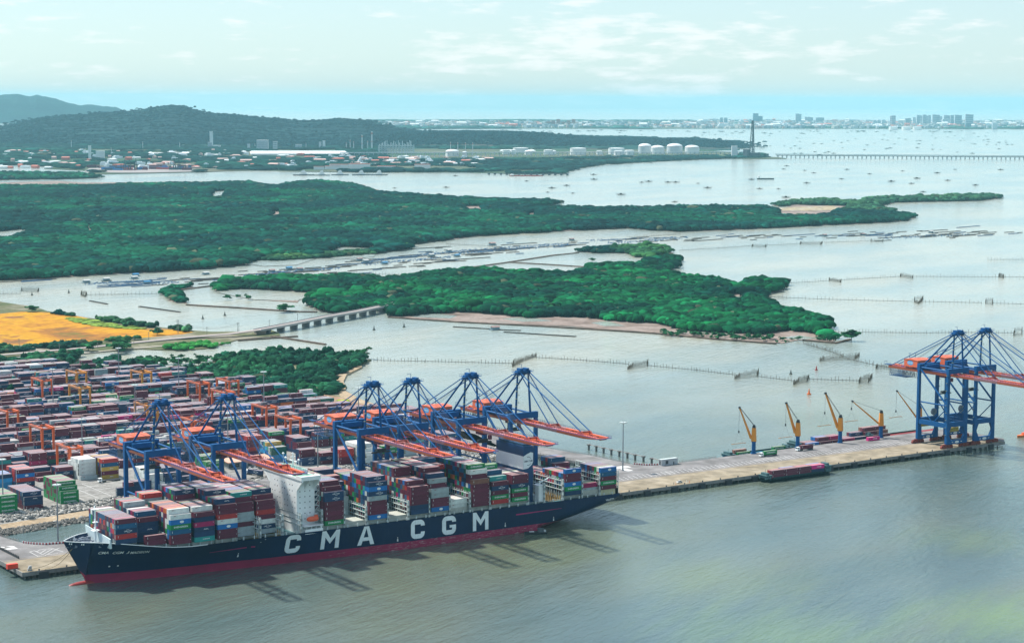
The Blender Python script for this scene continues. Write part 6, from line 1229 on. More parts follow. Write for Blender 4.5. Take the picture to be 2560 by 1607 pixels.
# two or three dock workers beside the pale car
def person(s, n_, label, c):
    o = MB(); o.rings([[(a * math.cos(t), b * math.sin(t), z) for t in np.linspace(0, 2 * math.pi, 9)[:-1]] for z, a, b in ((0, .12, .16), (.45, .13, .18), (.85, .15, .2), (1.1, .14, .18), (1.4, .16, .24), (1.5, .07, .08), (1.56, .08, .08), (1.68, .11, .1), (1.78, .05, .05))], close=True)
    tag(o.build('person', c, loc=(s, n_, 4.02)), label, 'person')
for k, (x, y) in enumerate(((1684.5, 1211), (1690, 1212), (1717, 1206), (1724, 1207))):
    p = at(x, y, 4); person(p[0], max(p[1], 51.5), ['leftmost person standing on the quay left of the pale car', 'second person standing on the quay left of the pale car', 'person standing just right of the pale car', 'rightmost person standing right of the pale car'][k], [dark_steel, bo, white_steel, bo][k])
# ================================================================ ROAD, BRIDGE, POWER LINE
def ribbon(pts, w, z0, z1):      # pts: [(x, y, z)], flat strip with thickness
    mb = MB(); P = [np.array(p, float) for p in pts]; R = []
    for i, p in enumerate(P):
        d = (P[min(i + 1, len(P) - 1)] - P[max(i - 1, 0)])[:2]; d /= np.linalg.norm(d); q = np.array([-d[1], d[0]]) * w / 2
        R.append([(p[0] - q[0], p[1] - q[1], p[2] + z0), (p[0] - q[0], p[1] - q[1], p[2] + z1), (p[0] + q[0], p[1] + q[1], p[2] + z1), (p[0] + q[0], p[1] + q[1], p[2] + z0)])
    mb.rings(R, close=True); return mb
def hp(x, y, h): q = atd(x, y, h); return (q[0], q[1], h)
asph = mat('bridge_road_pink_grey', (.34, .29, .27), .85, .12, .1); 
rd = [hp(-120, 848, 1.3), hp(0, 835, 1.3), hp(100, 826, 1.3), hp(200, 818, 1.4), hp(300, 807, 1.6), hp(400, 797, 2.0), hp(480, 790, 3.0), hp(540, 785, 4.5), hp(605, 776, 6.5)]
tag(ribbon(rd, 9, -.6, .25).build('road', asph), kind='structure')
rd2 = [hp(-120, 862, 1.0), hp(0, 850, 1.0), hp(120, 838, 1.1), hp(260, 824, 1.1), hp(400, 812, 1.2), hp(520, 806, 1.2)]
tag(ribbon(rd2, 5, -.6, .2).build('dirt_track', mat('track_pale', (.38, .34, .28), .9, .15, .1)), kind='structure')
br_ = [hp(605, 776, 6.5), hp(680, 762, 7.4), hp(760, 746, 8), hp(840, 732, 8), hp(915, 717, 7.4)]; b2 = [hp(915, 717, 7.4), hp(960, 706, 6), hp(1000, 698, 3.5), hp(1045, 691, 1.4), hp(1080, 690, .9)]
bridge = empty('road_bridge', (br_[0][0], br_[0][1], 0), 'long low concrete road bridge crossing to the mangrove island', 'bridge')
def pch(o): o.matrix_parent_inverse = bridge.matrix_world.inverted(); o.parent = bridge; o.location = (-br_[0][0], -br_[0][1], 0); o.matrix_parent_inverse = Matrix(); return o
pch(ribbon(br_, 11, -1.6, 0).build('deck', mat('bridge_concrete', (.30, .29, .28), .8, .15, .1))); pch(ribbon(br_, 9.6, .004, .03).build('carriageway', asph))
tag(ribbon(b2, 11, -3, .02).build('bridge_ramp', asph), kind='structure')
for sg in (-1, 1):
    P = [np.array(p) for p in br_ + b2[1:]]; Q2 = []
    for i, p in enumerate(P): d = (P[min(i + 1, len(P) - 1)] - P[max(i - 1, 0)])[:2]; d /= np.linalg.norm(d); Q2.append(np.array([p[0] - d[1] * 5.3 * sg, p[1] + d[0] * 5.3 * sg, p[2] + .5]))
    mb = MB(); [mb.beam(tuple(a), tuple(b), .25, 1.0) for a, b in zip(Q2[:-1], Q2[1:])]; pch(mb.build('parapet', mat('parapet_pale', (.48, .44, .42), .8, .1)))
Lb = np.array([np.linalg.norm(np.array(br_[i + 1]) - np.array(br_[i])) for i in range(4)]).cumsum(); tot = Lb[-1]
def onb(t):
    d = t * tot; i = int(np.searchsorted(Lb, d)); i = min(i, 3); p0 = Lb[i - 1] if i else 0; k = (d - p0) / (Lb[i] - p0); return np.array(br_[i]) * (1 - k) + np.array(br_[i + 1]) * k
for k in range(11):
    p = onb(.06 + k * .087); dd = onb(.5) - onb(.45); dd = dd[:2] / np.linalg.norm(dd[:2]); q = np.array([-dd[1], dd[0]]); mb = MB()
    mb.hexa([(*(p[:2] + q * a + dd * b), z) for z in (-1, p[2] - 1.6) for a, b in ((-4.3, -1.7), (4.3, -1.7), (4.3, 1.7), (-4.3, 1.7))]); mb.hexa([(*(p[:2] + q * a + dd * b), z) for z in (p[2] - 2.6, p[2] - 1.61) for a, b in ((-5.2, -1.4), (5.2, -1.4), (5.2, 1.4), (-5.2, 1.4))]); pch(mb.build('pier', mat('pier_dark', (.10, .11, .12), .8, .2)))
def pole(x, y, top, label, cross=True, wide=False):
    p = atd(x, y, 1); H_ = splane(x * K, top * K, p[0])[2] if abs(CR[0]) < .01 else None
    d = ray(x * K, top * K); t = np.linalg.norm(p[:2] - CAMP[:2]) / np.linalg.norm(d[:2]); H_ = CAMP[2] + d[2] * t
    root = empty('power_pole', (p[0], p[1], .8), label, 'pole', 'poles along the causeway road'); mb = MB(); mb.tube((0, 0, 0), (0, 0, H_ - .8), .28, .18, 6)
    if wide: mb.tube((1.6, 0, 0), (1.6, 0, H_ - .8), .28, .18, 6)
    mb.build('shaft', mat('pole_grey', (.22, .22, .21), .7, .15), root); mb = MB()
    if cross: 
        for z in (H_ - 1.6, H_ - 3): mb.box(-1.4, 2.4 if wide else 1.4, -.1, .1, z, z + .2)
        mb.build('cross_arm', mat('pole_grey', None), root)
    return (p[0], p[1], H_ - 1.4)
wires = []
for x, y, tp, lb_ in ((417, 785, 752, 'double power pole where the causeway meets the river bank'), (487, 790, 768, 'single power pole left of the bridge start'), (559, 782, 758, 'double power pole beside the little hut at the bridge start')): wires.append(pole(x, y, tp, lb_, True, 'double' in lb_))
for x, y, tp, lb_ in ((140, 832, 808, 'power pole on the causeway left of the orange shrubs'), (155, 808, 797, 'small pole at the near edge of the dry field'), (230, 820, 806, 'power pole on the causeway in the left quarter'), (45, 812, 796, 'small pole by the dry field near the frame edge'), (315, 812, 790, 'power pole on the causeway before the marsh bushes'), (350, 800, 780, 'small pole at the right end of the dry field'), (634, 774, 752, 'lamp pole at the start of the bridge'), (700, 760, 737, 'lamp pole a third of the way over the bridge'), (913, 722, 706, 'lamp pole where the bridge meets the island'), (951, 716, 699, 'first power pole on the island ramp'), (985, 708, 692, 'second power pole on the island ramp'), (1047, 692, 677, 'power pole at the island end of the road'), (1062, 690, 670, 'tall pole standing by the end of the island road'), (1113, 692, 676, 'tall pole beyond the end of the island road')): pole(x, y, tp, lb_)
mb = MB()
for a, b in zip(wires[:-1], wires[1:]):
    for dz in (0, 1.4):
        prev = None
        for k in range(9): t = k / 8; w = np.array(a) * (1 - t) + np.array(b) * t; w[2] -= dz + 1.5 * math.sin(math.pi * t); prev is not None and mb.tube(prev, tuple(w), .09, n=4, caps=False); prev = tuple(w)
tag(mb.build('power_wires', dark_steel), 'sagging wires strung between the poles left of the bridge', 'wires')
p = atd(612, 785, 1); root = empty('waterside_hut', (p[0], p[1], 1), 'small rusty roofed hut below the bridge start', 'hut'); mb = MB(); mb.box(-6, 6, -3, 3, 0, 3); mb.build('wall', mat('hut_wall', (.35, .28, .22), .8, .25), root); mb = MB(); mb.hexa([(-6.6, -3.6, 3), (6.6, -3.6, 3), (6.6, 3.6, 3), (-6.6, 3.6, 3), (-6.6, -.2, 4.4), (6.6, -.2, 4.4), (6.6, .2, 4.4), (-6.6, .2, 4.4)]); mb.build('roof', mat('hut_roof', (.5, .42, .4), .7, .2), root)
p = atd(925, 742, 1); root = empty('waterside_hut', (p[0], p[1], .8), 'dark thatched hut at the island shore below the bridge end', 'hut'); mb = MB(); mb.box(-7, 7, -3, 3, 0, 2.6); mb.build('wall', dark_steel, root); mb = MB(); mb.hexa([(-7.6, -3.6, 2.6), (7.6, -3.6, 2.6), (7.6, 3.6, 2.6), (-7.6, 3.6, 2.6), (-7.6, -.2, 4.6), (7.6, -.2, 4.6), (7.6, .2, 4.6), (-7.6, .2, 4.6)]); mb.build('roof', mat('thatch', (.16, .13, .12), .9, .3), root)
# dykes (thin dark banks)
dyke = mixmat('dyke_earth', [(.3, (.05, .045, .035)), (.5, (.11, .08, .065)), (.7, (.20, .15, .12))], .06, scale2=.4)
for k, (pts, w) in enumerate((([(440, 716), (560, 723), (700, 732), (745, 733)], 6), ([(915, 745), (1000, 751), (1090, 757), (1270, 766), (1420, 775), (1540, 783), (1700, 798), (1825, 807)], 5), ([(1000, 640), (1060, 635), (1190, 617), (1300, 600), (1360, 594)], 5), ([(1195, 616), (1300, 622), (1390, 628)], 5), ([(900, 652), (830, 662), (790, 668)], 4), ([(640, 790), (700, 799), (765, 809)], 4), ([(1735, 670), (1755, 685), (1757, 705), (1745, 715)], 6), ([(700, 790), (560, 800)], 3), ([(500, 671), (455, 677), (405, 684)], 4), ([(1890, 799), (1965, 806), (2000, 797)], 4))):
    tag(ribbon([hp(x, y, 1.1) for x, y in pts], w, -2, .25 + .01 * k).build('earth_dyke', MATS['dyke_earth']), kind='structure')
# salt pans on the islet
for k, q in enumerate(([(1832, 490), (1900, 487), (1960, 485), (1975, 489), (1960, 495), (1900, 497), (1840, 496)],)):
    land('salt_pan', q, mixmat('salt_pan_sand', [(.35, (.20, .15, .10)), (.47, (.42, .34, .22)), (.56, (.25, .22, .16)), (.65, (.55, .52, .46))], .03, scale2=.1), .9, 60, 2, 60)
pond = MATS['water']
for k, q in enumerate(FH[:5] + FH[6:8]):      # open water inside the forest
    pts = [(a[0], a[1], .68) for a in pd(q)]; mb = MB(); ar = sum(pts[i][0] * pts[(i + 1) % len(pts)][1] - pts[(i + 1) % len(pts)][0] * pts[i][1] for i in range(len(pts))); pts = pts if ar > 0 else pts[::-1]
    mb.v = pts; mb.f = [tuple(range(len(pts)))]; mb.c = [None]; tag(mb.build('pond_water', pond), kind='structure')
for q in ([(505, 688), (560, 680), (750, 690), (700, 708), (600, 706)], [(1200, 692), (1215, 678), (1222, 690)], [(1280, 730), (1305, 706), (1318, 710), (1300, 732)], [(1712, 706), (1745, 694), (1752, 712), (1740, 716)], [(945, 741), (1010, 737), (1075, 744), (1060, 750), (975, 747)], [(1180, 751), (1240, 746), (1300, 756), (1230, 758)], [(1390, 760), (1430, 756), (1470, 768), (1420, 768)], [(1600, 777), (1680, 776), (1740, 788), (1660, 788)], [(1830, 796), (1880, 790), (1930, 797), (1880, 800)]):
    pts = [(a[0], a[1], .69) for a in pd(q)]; ar = sum(pts[i][0] * pts[(i + 1) % len(pts)][1] - pts[(i + 1) % len(pts)][0] * pts[i][1] for i in range(len(pts))); pts = pts if ar > 0 else pts[::-1]
    mb = MB(); mb.v = pts; mb.f = [tuple(range(len(pts)))]; mb.c = [None]; tag(mb.build('pond_water', pond), kind='structure')
# ================================================================ FISH TRAPS
stake = mat('stake_brown', (.10, .085, .06), .9, .3, .5); r_ = random.Random(3)
def trap_line(pts, label, sp=3.4, h=3.6, mesh_h=1.1):
    mb = MB(); P = [atd(x, y) for x, y in pts]
    for a, b in zip(P[:-1], P[1:]):
        L_ = np.linalg.norm(b - a); k = int(L_ / sp); sag = 1.5
        for j in range(k + 1):
            p = a + (b - a) * j / max(1, k); p = p + np.array([r_.uniform(-.5, .5), r_.uniform(-.5, .5), 0]); hh = h * r_.uniform(.5, 1.35); mb.beam((p[0], p[1], -1), (p[0] + r_.uniform(-.3, .3), p[1] + r_.uniform(-.3, .3), hh), .3, .3)
        mb.beam((a[0], a[1], mesh_h), (b[0], b[1], mesh_h), .16, .42)
    return tag(mb.build('fish_trap_fence', stake), label, 'fish trap', 'stake fences in the bay')
def pen(pts, label, h=4.2):
    mb = MB(); P = [atd(x, y) for x, y in pts]
    for a, b in zip(P, P[1:] + P[:1]):
        L_ = np.linalg.norm(b - a); k = max(2, int(L_ / 1.5))
        for j in range(k): p = a + (b - a) * j / k; mb.beam((p[0], p[1], -1), (p[0] + r_.uniform(-.2, .2), p[1], h * r_.uniform(.55, 1.15)), .22, .22)
        for z in (.5, 1.6): mb.beam((a[0], a[1], z), (b[0], b[1], z), .15, .15)
    return tag(mb.build('fish_trap_pen', stake), label, 'fish trap', 'stake pens in the bay')
TL = [([(880, 850), (1000, 852), (1205, 857)], 'long stake fence behind the crane tops, left of the first pen'), ([(1262, 843), (1380, 850), (1480, 859)], 'stake fence between the first and second pens above the cranes'), ([(1525, 862), (1640, 873), (1730, 884)], 'stake fence between second and third pens'), ([(1785, 888), (1868, 898)], 'short stake fence between third and fourth pens'), ([(1905, 894), (2025, 898)], 'stake fence leading to the lozenge shaped pen'),
      ([(1890, 810), (1940, 824), (1985, 840)], 'stake fence slanting down from the island tip'), ([(1990, 845), (2040, 857), (2095, 867)], 'stake fence slanting on toward the end cranes'), ([(1965, 783), (2180, 785), (2245, 784)], 'stake fence left behind the end crane tops'), ([(2265, 784), (2385, 785)], 'stake fence right of the end crane tops'),
      ([(1805, 700), (1950, 706), (2145, 711)], 'long stake fence running right from the island middle'), ([(2168, 711), (2310, 714)], 'stake fence between the two basket shaped pens'), ([(2335, 715), (2440, 718)], 'stake fence running off the frame below centre right'), ([(1848, 668), (1950, 662)], 'stake fence from the islet point'), ([(1980, 660), (2118, 652)], 'stake fence between the two upper right pens'), ([(2148, 652), (2350, 653), (2440, 653)], 'stake fence running off the frame above centre right'),
      ([(1600, 590), (1690, 585), (1765, 580)], 'stake fence below the forest shore'), ([(1805, 578), (1880, 575)], 'short stake fence in the strait, second from left'), ([(1940, 572), (2045, 568)], 'short stake fence in the strait, third from left'), ([(2325, 612), (2440, 612)], 'faint stake fence at the right frame edge'), ([(205, 695), (300, 694), (396, 692)], 'stake fence in the river left of the curved dyke'), ([(-40, 694), (48, 692)], 'stake fence at the left frame edge'), ([(1050, 575), (1180, 582)], 'stake fence in the creek by the forest edge'), ([(1480, 560), (1600, 552)], 'stake fence under the forest shore right of centre'), ([(700, 655), (840, 645), (960, 648)], 'stake fence along the inner channel')]
for pts, lb_ in TL: far_ = pts[0][1] < 720; trap_line(pts, lb_, 5.0 if far_ else 3.4, 4.2 if far_ else 3.8)
PN = [([(1205, 863), (1210, 852), (1262, 839), (1230, 850)], 'first dark stake pen above the rightmost ship crane'), ([(1476, 869), (1490, 861), (1525, 853), (1522, 862)], 'second dark stake pen, in open water right of the cranes'), ([(1728, 892), (1742, 884), (1785, 876), (1780, 887)], 'third dark stake pen'), ([(1866, 905), (1880, 896), (1903, 889), (1898, 899)], 'fourth stake pen, triangular'), ([(2020, 903), (2024, 895), (2052, 887), (2042, 901)], 'lozenge shaped stake pen at the fence end'), ([(1928, 850), (1940, 845), (2022, 838), (2010, 845)], 'long stake pen where the slanting fence ends'), ([(2060, 868), (2065, 863), (2112, 862), (2110, 867)], 'stake pen left of the end crane house'), ([(2384, 790), (2388, 778), (2405, 777), (2403, 788)], 'dark stake pen near the right frame edge'), ([(2150, 711), (2152, 703), (2172, 702), (2168, 709), (2160, 715)], 'left basket shaped stake pen'), ([(2318, 715), (2320, 708), (2336, 707), (2334, 717)], 'right basket shaped stake pen'), ([(1950, 661), (1952, 658), (1979, 663), (1976, 665)], 'small stake pen off the islet point'), ([(2117, 652), (2120, 648), (2148, 653), (2146, 656)], 'larger stake pen at upper right'), ([(2349, 652), (2352, 648), (2362, 651), (2360, 655)], 'small stake pen near the right edge'), ([(190, 695), (193, 689), (205, 692), (200, 699)], 'small stake pen in the river at left'), ([(50, 686), (52, 681), (92, 683), (88, 688)], 'stake pen at the left river bend'), ([(297, 765), (300, 760), (346, 766), (343, 770)], 'stake pen off the hedge by the dry field'), ([(1768, 581), (1772, 578), (1803, 579), (1800, 582)], 'small stake pen in the strait, first of three'), ([(1882, 575), (1885, 572), (1935, 572), (1930, 576)], 'small stake pen in the strait, second of three'), ([(2048, 569), (2050, 566), (2078, 567), (2076, 570)], 'small stake pen in the strait, third of three')]
for pts, lb_ in PN: pen(pts, lb_)
# ================================================================ OYSTER RAFTS AND FLOATING HUTS
raftm = mat('raft_dark', (.055, .05, .045), .8, .3, .3); raftb = mat('raft_blue_drums', (.02, .10, .22), .5, .3, .8)
def raft_mesh(L_, w, blue=False):
    mb = MB()
    for y in (-w / 2, -w / 6, w / 6, w / 2): mb.box(-L_ / 2, L_ / 2, y - .2, y + .2, .1, .75)
    for k in range(int(L_ / 2.6) + 1): x = -L_ / 2 + k * 2.6; mb.box(x - .25, x + .25, -w / 2 - .3, w / 2 + .3, .2, .95)
    return mb.mesh('oyster_raft', raftb if blue else raftm)
RM = {(l, b): raft_mesh(l, 3 if l < 60 else 4, b) for l in (16, 30, 50, 90) for b in (0, 1)}
def raft(x, y, L_, ang, blue=0, label=None):
    p = atd(x, y); o = D.objects.new('oyster_raft', RM[(L_, blue)]); COL.objects.link(o); o.location = (p[0], p[1], 0); o.rotation_euler = (0, 0, ang)
    return tag(o, label or 'low dark floating raft, one of the many in the strait between the mangroves', 'raft', None if label else 'floating rafts in the strait')
A0 = -ANG
def along(x0, y0, x1, y1): a = atd(x0, y0); b = atd(x1, y1); return math.atan2(b[1] - a[1], b[0] - a[0])
for x0, y0, x1, y1, n_, sp in ((20, 662, 140, 657, 6, 3), (230, 672, 520, 655, 22, 5), (300, 666, 560, 652, 14, 4), (560, 652, 830, 622, 26, 6), (620, 650, 900, 630, 16, 5), (640, 660, 760, 652, 6, 2), (820, 622, 1010, 600, 22, 5), (900, 632, 1080, 612, 18, 5), (1000, 606, 1200, 588, 20, 6), (1120, 592, 1350, 572, 22, 6), (1300, 575, 1560, 560, 18, 5), (1560, 565, 1800, 556, 24, 4), (1750, 562, 2060, 553, 34, 4), (2050, 556, 2300, 545, 34, 5), (2200, 556, 2400, 548, 18, 5), (1010, 590, 1130, 578, 6, 4)):
    for k in range(int(n_ * .8)):
        t = r_.random(); x = x0 + (x1 - x0) * t; y = y0 + (y1 - y0) * t + r_.gauss(0, sp * 1.0); L_ = r_.choice([16, 16, 30, 30, 50, 90]); raft(x, y, L_, along(x - 20, y + 1.5, x + 20, y - 1.2) + r_.gauss(0, .03), int(r_.random() < .28))
for x, y, L_, a, lb_ in ((232, 712, 50, (208, 707, 257, 716), 'single dark raft in the river above the dry field, left of two'), (375, 728, 90, (315, 719, 437, 736), 'long dark raft slanting in the river above the dry field'), (1113, 772, 50, (1078, 770, 1150, 774), 'pale brown raft with birds below the island beach'), (1270, 787, 90, (1180, 781, 1338, 791), 'very long dark raft below the island beach'), (1195, 777, 30, (1160, 776, 1240, 779), 'hut raft at the left end of the long raft')): raft(x, y, L_, along(*a), 0, lb_)
def hut(x, y, label, rc_, k=1.0):
    p = atd(x, y); root = empty('floating_hut', (p[0], p[1], .9), label, 'hut', 'huts on the rafts', rz=along(x - 10, y + .7, x + 10, y - .7)); mb = MB(); mb.box(-4 * k, 4 * k, -2.4 * k, 2.4 * k, 0, 2.3 * k); mb.box(-6 * k, 6 * k, -3 * k, 3 * k, -.7, 0); mb.build('wall', mat('hut_blue_grey', (.16, .24, .28), .7, .3), root); mb = MB(); mb.hexa([(-4.8 * k, -3 * k, 2.3 * k), (4.8 * k, -3 * k, 2.3 * k), (4.8 * k, 3 * k, 2.3 * k), (-4.8 * k, 3 * k, 2.3 * k), (-4.8 * k, -.2, 3.5 * k), (4.8 * k, -.2, 3.5 * k), (4.8 * k, .2, 3.5 * k), (-4.8 * k, .2, 3.5 * k)]); mb.build('roof', rc_, root)
rw = mat('tin_roof_pale', (.55, .55, .52), .5, .15); rbl = mat('tarp_blue', (.04, .22, .42), .6, .1); rbr = mat('roof_brown', (.25, .17, .13), .8, .2)
for x, y, c, w in ((203, 665, rw, 'leftmost pale hut'), (250, 660, rw, 'second pale hut'), (316, 656, rw, 'third pale hut'), (319, 650, rbl, 'blue roofed hut'), (484, 646, rw, 'pale hut by the dark raft cluster'), (345, 668, rbl, 'blue tarp hut among the drums'), (640, 640, rbr, 'brown hut in the thick of the rafts'), (680, 634, rbl, 'blue hut in the thick of the rafts'), (705, 636, rbr, 'brown hut right of the blue one'), (846, 613, rbr, 'brown hut at the raft row left of centre'), (860, 617, rw, 'pale hut at the raft row left of centre'), (905, 622, rbl, 'blue hut on the inner raft row'), (1014, 603, rw, 'pale hut at the raft row centre'), (1056, 592, rw, 'second pale hut at centre'), (1158, 577, rbr, 'large brown roofed hut on a wide raft'), (1075, 604, rbl, 'blue hut among the central rafts'), (1345, 566, rbr, 'small brown hut at the end of the blue floats'), (1940, 556, rbr, 'dark hut on the right rafts'), (2030, 554, rbr, 'second dark hut on the right rafts'), (2190, 548, rw, 'pale hut on the far right rafts'), (1165, 776, rbr, 'hut on the raft below the island beach')): hut(x, y, w + ' floating in the strait' if 'island' not in w else w, c, 1.4 if 'large' in w else 1.1)
# float lines: rows of little blue barrels
fl = MB()
for x0, y0, x1, y1, n_ in ((200, 668, 360, 660, 150), (250, 672, 420, 664, 120), (850, 618, 1010, 598, 220), (860, 622, 1060, 604, 200), (1000, 598, 1160, 588, 240), (1080, 596, 1340, 576, 320), (1060, 592, 1340, 572, 260), (1430, 572, 1600, 562, 160), (1380, 566, 1620, 558, 180), (2080, 560, 2280, 552, 160), (570, 648, 800, 630, 220)):
    for k in range(n_): t = r_.random(); p = atd(x0 + (x1 - x0) * t, y0 + (y1 - y0) * t + r_.gauss(0, 1.2)); fl.box(p[0] - .7, p[0] + .7, p[1] - .7, p[1] + .7, 0, .7)
tag(fl.build('float_field', raftb), 'scattered blue barrel floats between the oyster rafts', 'floats', None, 'stuff')
pl = MB(); pl.box(-9, 9, -4, 4, .2, 1.4); pl.box(-3, 2, -3, 3, 1.4, 4.2)
for k in range(7): pl.beam((-12 + k * 4, -3, -.5), (-12 + k * 4 + .5, -3, 4.5), .35, .35); pl.beam((-12 + k * 4, 4, -.5), (-12 + k * 4, 4, 4), .35, .35)
pl.box(-13, 13, -3.2, -2.8, 1, 1.4); plm = pl.mesh('fishing_platform', raftm); pm2 = {}
def platform(x, y, k, label=None):
    p = atd(x, y); o = D.objects.new('fishing_platform', plm); COL.objects.link(o); o.location = (p[0], p[1], 0); o.rotation_euler = (0, 0, A0 + r_.uniform(-.3, .3)); o.scale = (k, k, k); tag(o, label or 'tiny dark fishing platform, one of many in the far open bay', 'platform', 'fishing platforms in the far bay' if not label else None)
for k in range(120): platform(r_.uniform(1250, 2400) if k < 110 else r_.uniform(1850, 2380), r_.uniform(309, 366) if k < 110 else r_.uniform(318, 362), r_.uniform(.55, 1.1))
for k in range(70): platform(r_.uniform(1000, 2300), r_.gauss(312.5, 2.2) if k % 2 else r_.gauss(308.5, 1.6), r_.uniform(.9, 1.9))
for k in range(46): platform(r_.uniform(920, 2380), r_.uniform(384, 476) if k % 3 else r_.uniform(398, 440), r_.uniform(.5, 1.1))
# ================================================================ FAR SHORE INDUSTRY
steelw = mat('tank_white', (.75, .77, .76), .5, .05, .01); steelg = mat('tank_grey', (.55, .60, .62), .6, .08, .01); rust = mat('far_rust', (.32, .10, .06), .7, .2, .01); fgrey = mat('far_concrete', (.62, .64, .65), .8, .15, .01); fdark = mat('far_dark', (.05, .07, .09), .7, .2, .01)
def hgt(x, ytop, p): d = ray(x * K, ytop * K); t = np.linalg.norm(p[:2] - CAMP[:2]) / np.linalg.norm(d[:2]); return CAMP[2] + d[2] * t
def pxm(p): return np.linalg.norm((p - CAMP)) / FPX * K       # metres per displayed pixel
def tank(x, yb, wpx, ytop, label, m, domed=True):
    p = atd(x, yb); r = wpx / 2 * pxm(p); H_ = hgt(x, ytop, p); root = empty('storage_tank', (p[0], p[1], 1), label, 'tank'); hs = H_ * (.70 if domed else 1); mb = MB(); mb.tube((0, 0, 0), (0, 0, hs), r, r, 28); mb.build('shell', m, root, smooth=False); mb = MB()
    mb.dome((0, 0, hs), r, H_ - hs if domed else H_ * .12, 28, 5); mb.build('roof', steelw, root)
    mb = MB(); mb.tube((0, 0, hs - .4), (0, 0, hs + .8), r * 1.015, r * 1.015, 28); mb.build('ring', rust if domed else fgrey, root)
for i, (x, yb, w, yt, m, lb_) in enumerate(((1517, 362, 31, 338, steelg, 'first huge domed tank of the four on the point, grey sided'), (1547, 363, 32, 342.5, steelw, 'second huge domed tank of the four, white'), (1587, 362, 37, 338, steelg, 'third huge domed tank of the four, grey and largest'), (1628, 362.5, 34, 342, steelw, 'fourth huge domed tank of the four, white'))): tank(x, yb, w, yt, lb_, m)
for i, (x, yb, w, yt) in enumerate(((1064, 369, 32, 352), (1093, 369, 13, 357), (1191, 364, 18, 354), (1208, 364, 12, 354), (1225, 359, 36, 349), (1243, 365, 18, 354), (1290, 365, 22, 354), (1302, 364, 14, 354), (1360, 365, 38, 350), (1410, 365, 14, 356), (1450, 364, 38, 350), (1475, 365, 12, 355), (1427 + 55, 366, 20, 355), (1455, 366.5, 22, 356))): tank(x, yb, w, yt, '%s pale storage tank counted from the left along the pipe rack' % od(i + 1), steelw, i in (0, 1, 5, 7))
def block(name, x, yb, wpx, ytop, label, m, dpx=.5, cat='building', roofm=None, rows=0):
    p = atd(x, yb); w = wpx * pxm(p); H_ = max(4, hgt(x, ytop, p)); dd = w * dpx; root = empty(name, (p[0], p[1], 1), label, cat, rz=A0 + ANG * 2 if 0 else ANG * -1 + 0); mb = MB(); mb.box(-w / 2, w / 2, 0, dd, 0, H_); mb.build('wall', m, root); mb = MB(); mb.box(-w / 2 - .5, w / 2 + .5, -.5, dd + .5, H_, H_ + max(1, H_ * .03)); mb.build('roof', roofm or m, root)
    if rows:
        mb = MB(); nr = rows; nc = max(3, int(w / 7))
        for a in range(nr):
            z = H_ * (a + .35) / nr; mb.box(-w * .46, w * .46, -.35, -.05, z, z + H_ / nr * .4)
        for a in range(nc + 1): x_ = -w / 2 + w * a / nc; mb.box(x_ - .5, x_ + .5, -.8, -.36, 0, H_)
        mb.build('window_rib', m if 0 else mat('far_window', (.22, .32, .38), .3, .1, .01), root)
    return root
redr = mat('red_tile_roof', (.52, .16, .12), .8, .15, .01); yelr = mat('ochre_trim', (.55, .30, .06), .7, .1, .01)
def shed(x0, x1, yb, ytop, label, roofm, depth=60, flat=False):
    a = atd(x0, yb); b = atd(x1, yb); w = np.linalg.norm(b - a); c = (a + b) / 2; H_ = max(5, hgt((x0 + x1) / 2, ytop, c)); rz = math.atan2(b[1] - a[1], b[0] - a[0]); root = empty('warehouse', (c[0], c[1], 1), label, 'warehouse', rz=rz); hb_ = H_ * .32; mb = MB(); mb.box(-w / 2, w / 2, 0, depth, 0, hb_); mb.build('wall', steelw, root); mb = MB(); mb.hexa([(-w / 2 - 2, -2, hb_), (w / 2 + 2, -2, hb_), (w / 2 + 2, depth + 2, hb_), (-w / 2 - 2, depth + 2, hb_), (-w / 2 + 8, depth * .5 - 2, H_ * .62), (w / 2 - 8, depth * .5 - 2, H_ * .62), (w / 2 - 8, depth * .5 + 2, H_ * .62), (-w / 2 + 8, depth * .5 + 2, H_ * .62)]); mb.build('roof', roofm, root)
shed(590, 820, 366.5, 353, 'very long warehouse with bright white roof before the hill', steelw, 420); shed(345, 445, 366, 356, 'long grey white warehouse left of the brightest one', fgrey, 300); shed(310, 345, 364, 358, 'small shed left of the grey warehouse', steelw, 90); shed(735, 790, 373, 369, 'pale low hall below the long warehouse', fgrey, 60); shed(1010, 1075, 378, 372, 'blue grey shed below the pipe rack, left', fgrey, 60); shed(1090, 1155, 378, 373, 'blue grey shed below the pipe rack, right', fgrey, 60); shed(1180, 1260, 358, 350, 'pale plant building behind the pipe rack', steelw, 70)
for x0, x1, yb, yt, lb_ in ((738, 762, 401, 391, 'left white villa with red roof on the far shore'), (764, 800, 400, 390, 'second white villa with red roof on the far shore'), (775, 818, 400, 386, 'large white house with red roof, left of centre'), (820, 870, 399, 385, 'broad white building with red roof'), (887, 930, 400, 390, 'low red roofed building left of the domed one'), (975, 1012, 400, 386, 'white red roofed hall with small tower'), (955, 985, 403, 396, 'small red roofed house by the shore'), (130, 145, 390, 384, 'small red roofed house at the left shore')):
    block('shore_house', (x0 + x1) / 2, yb, x1 - x0, yt + 2, lb_, steelw, .35, 'house', redr)
p = atd(994, 398); 
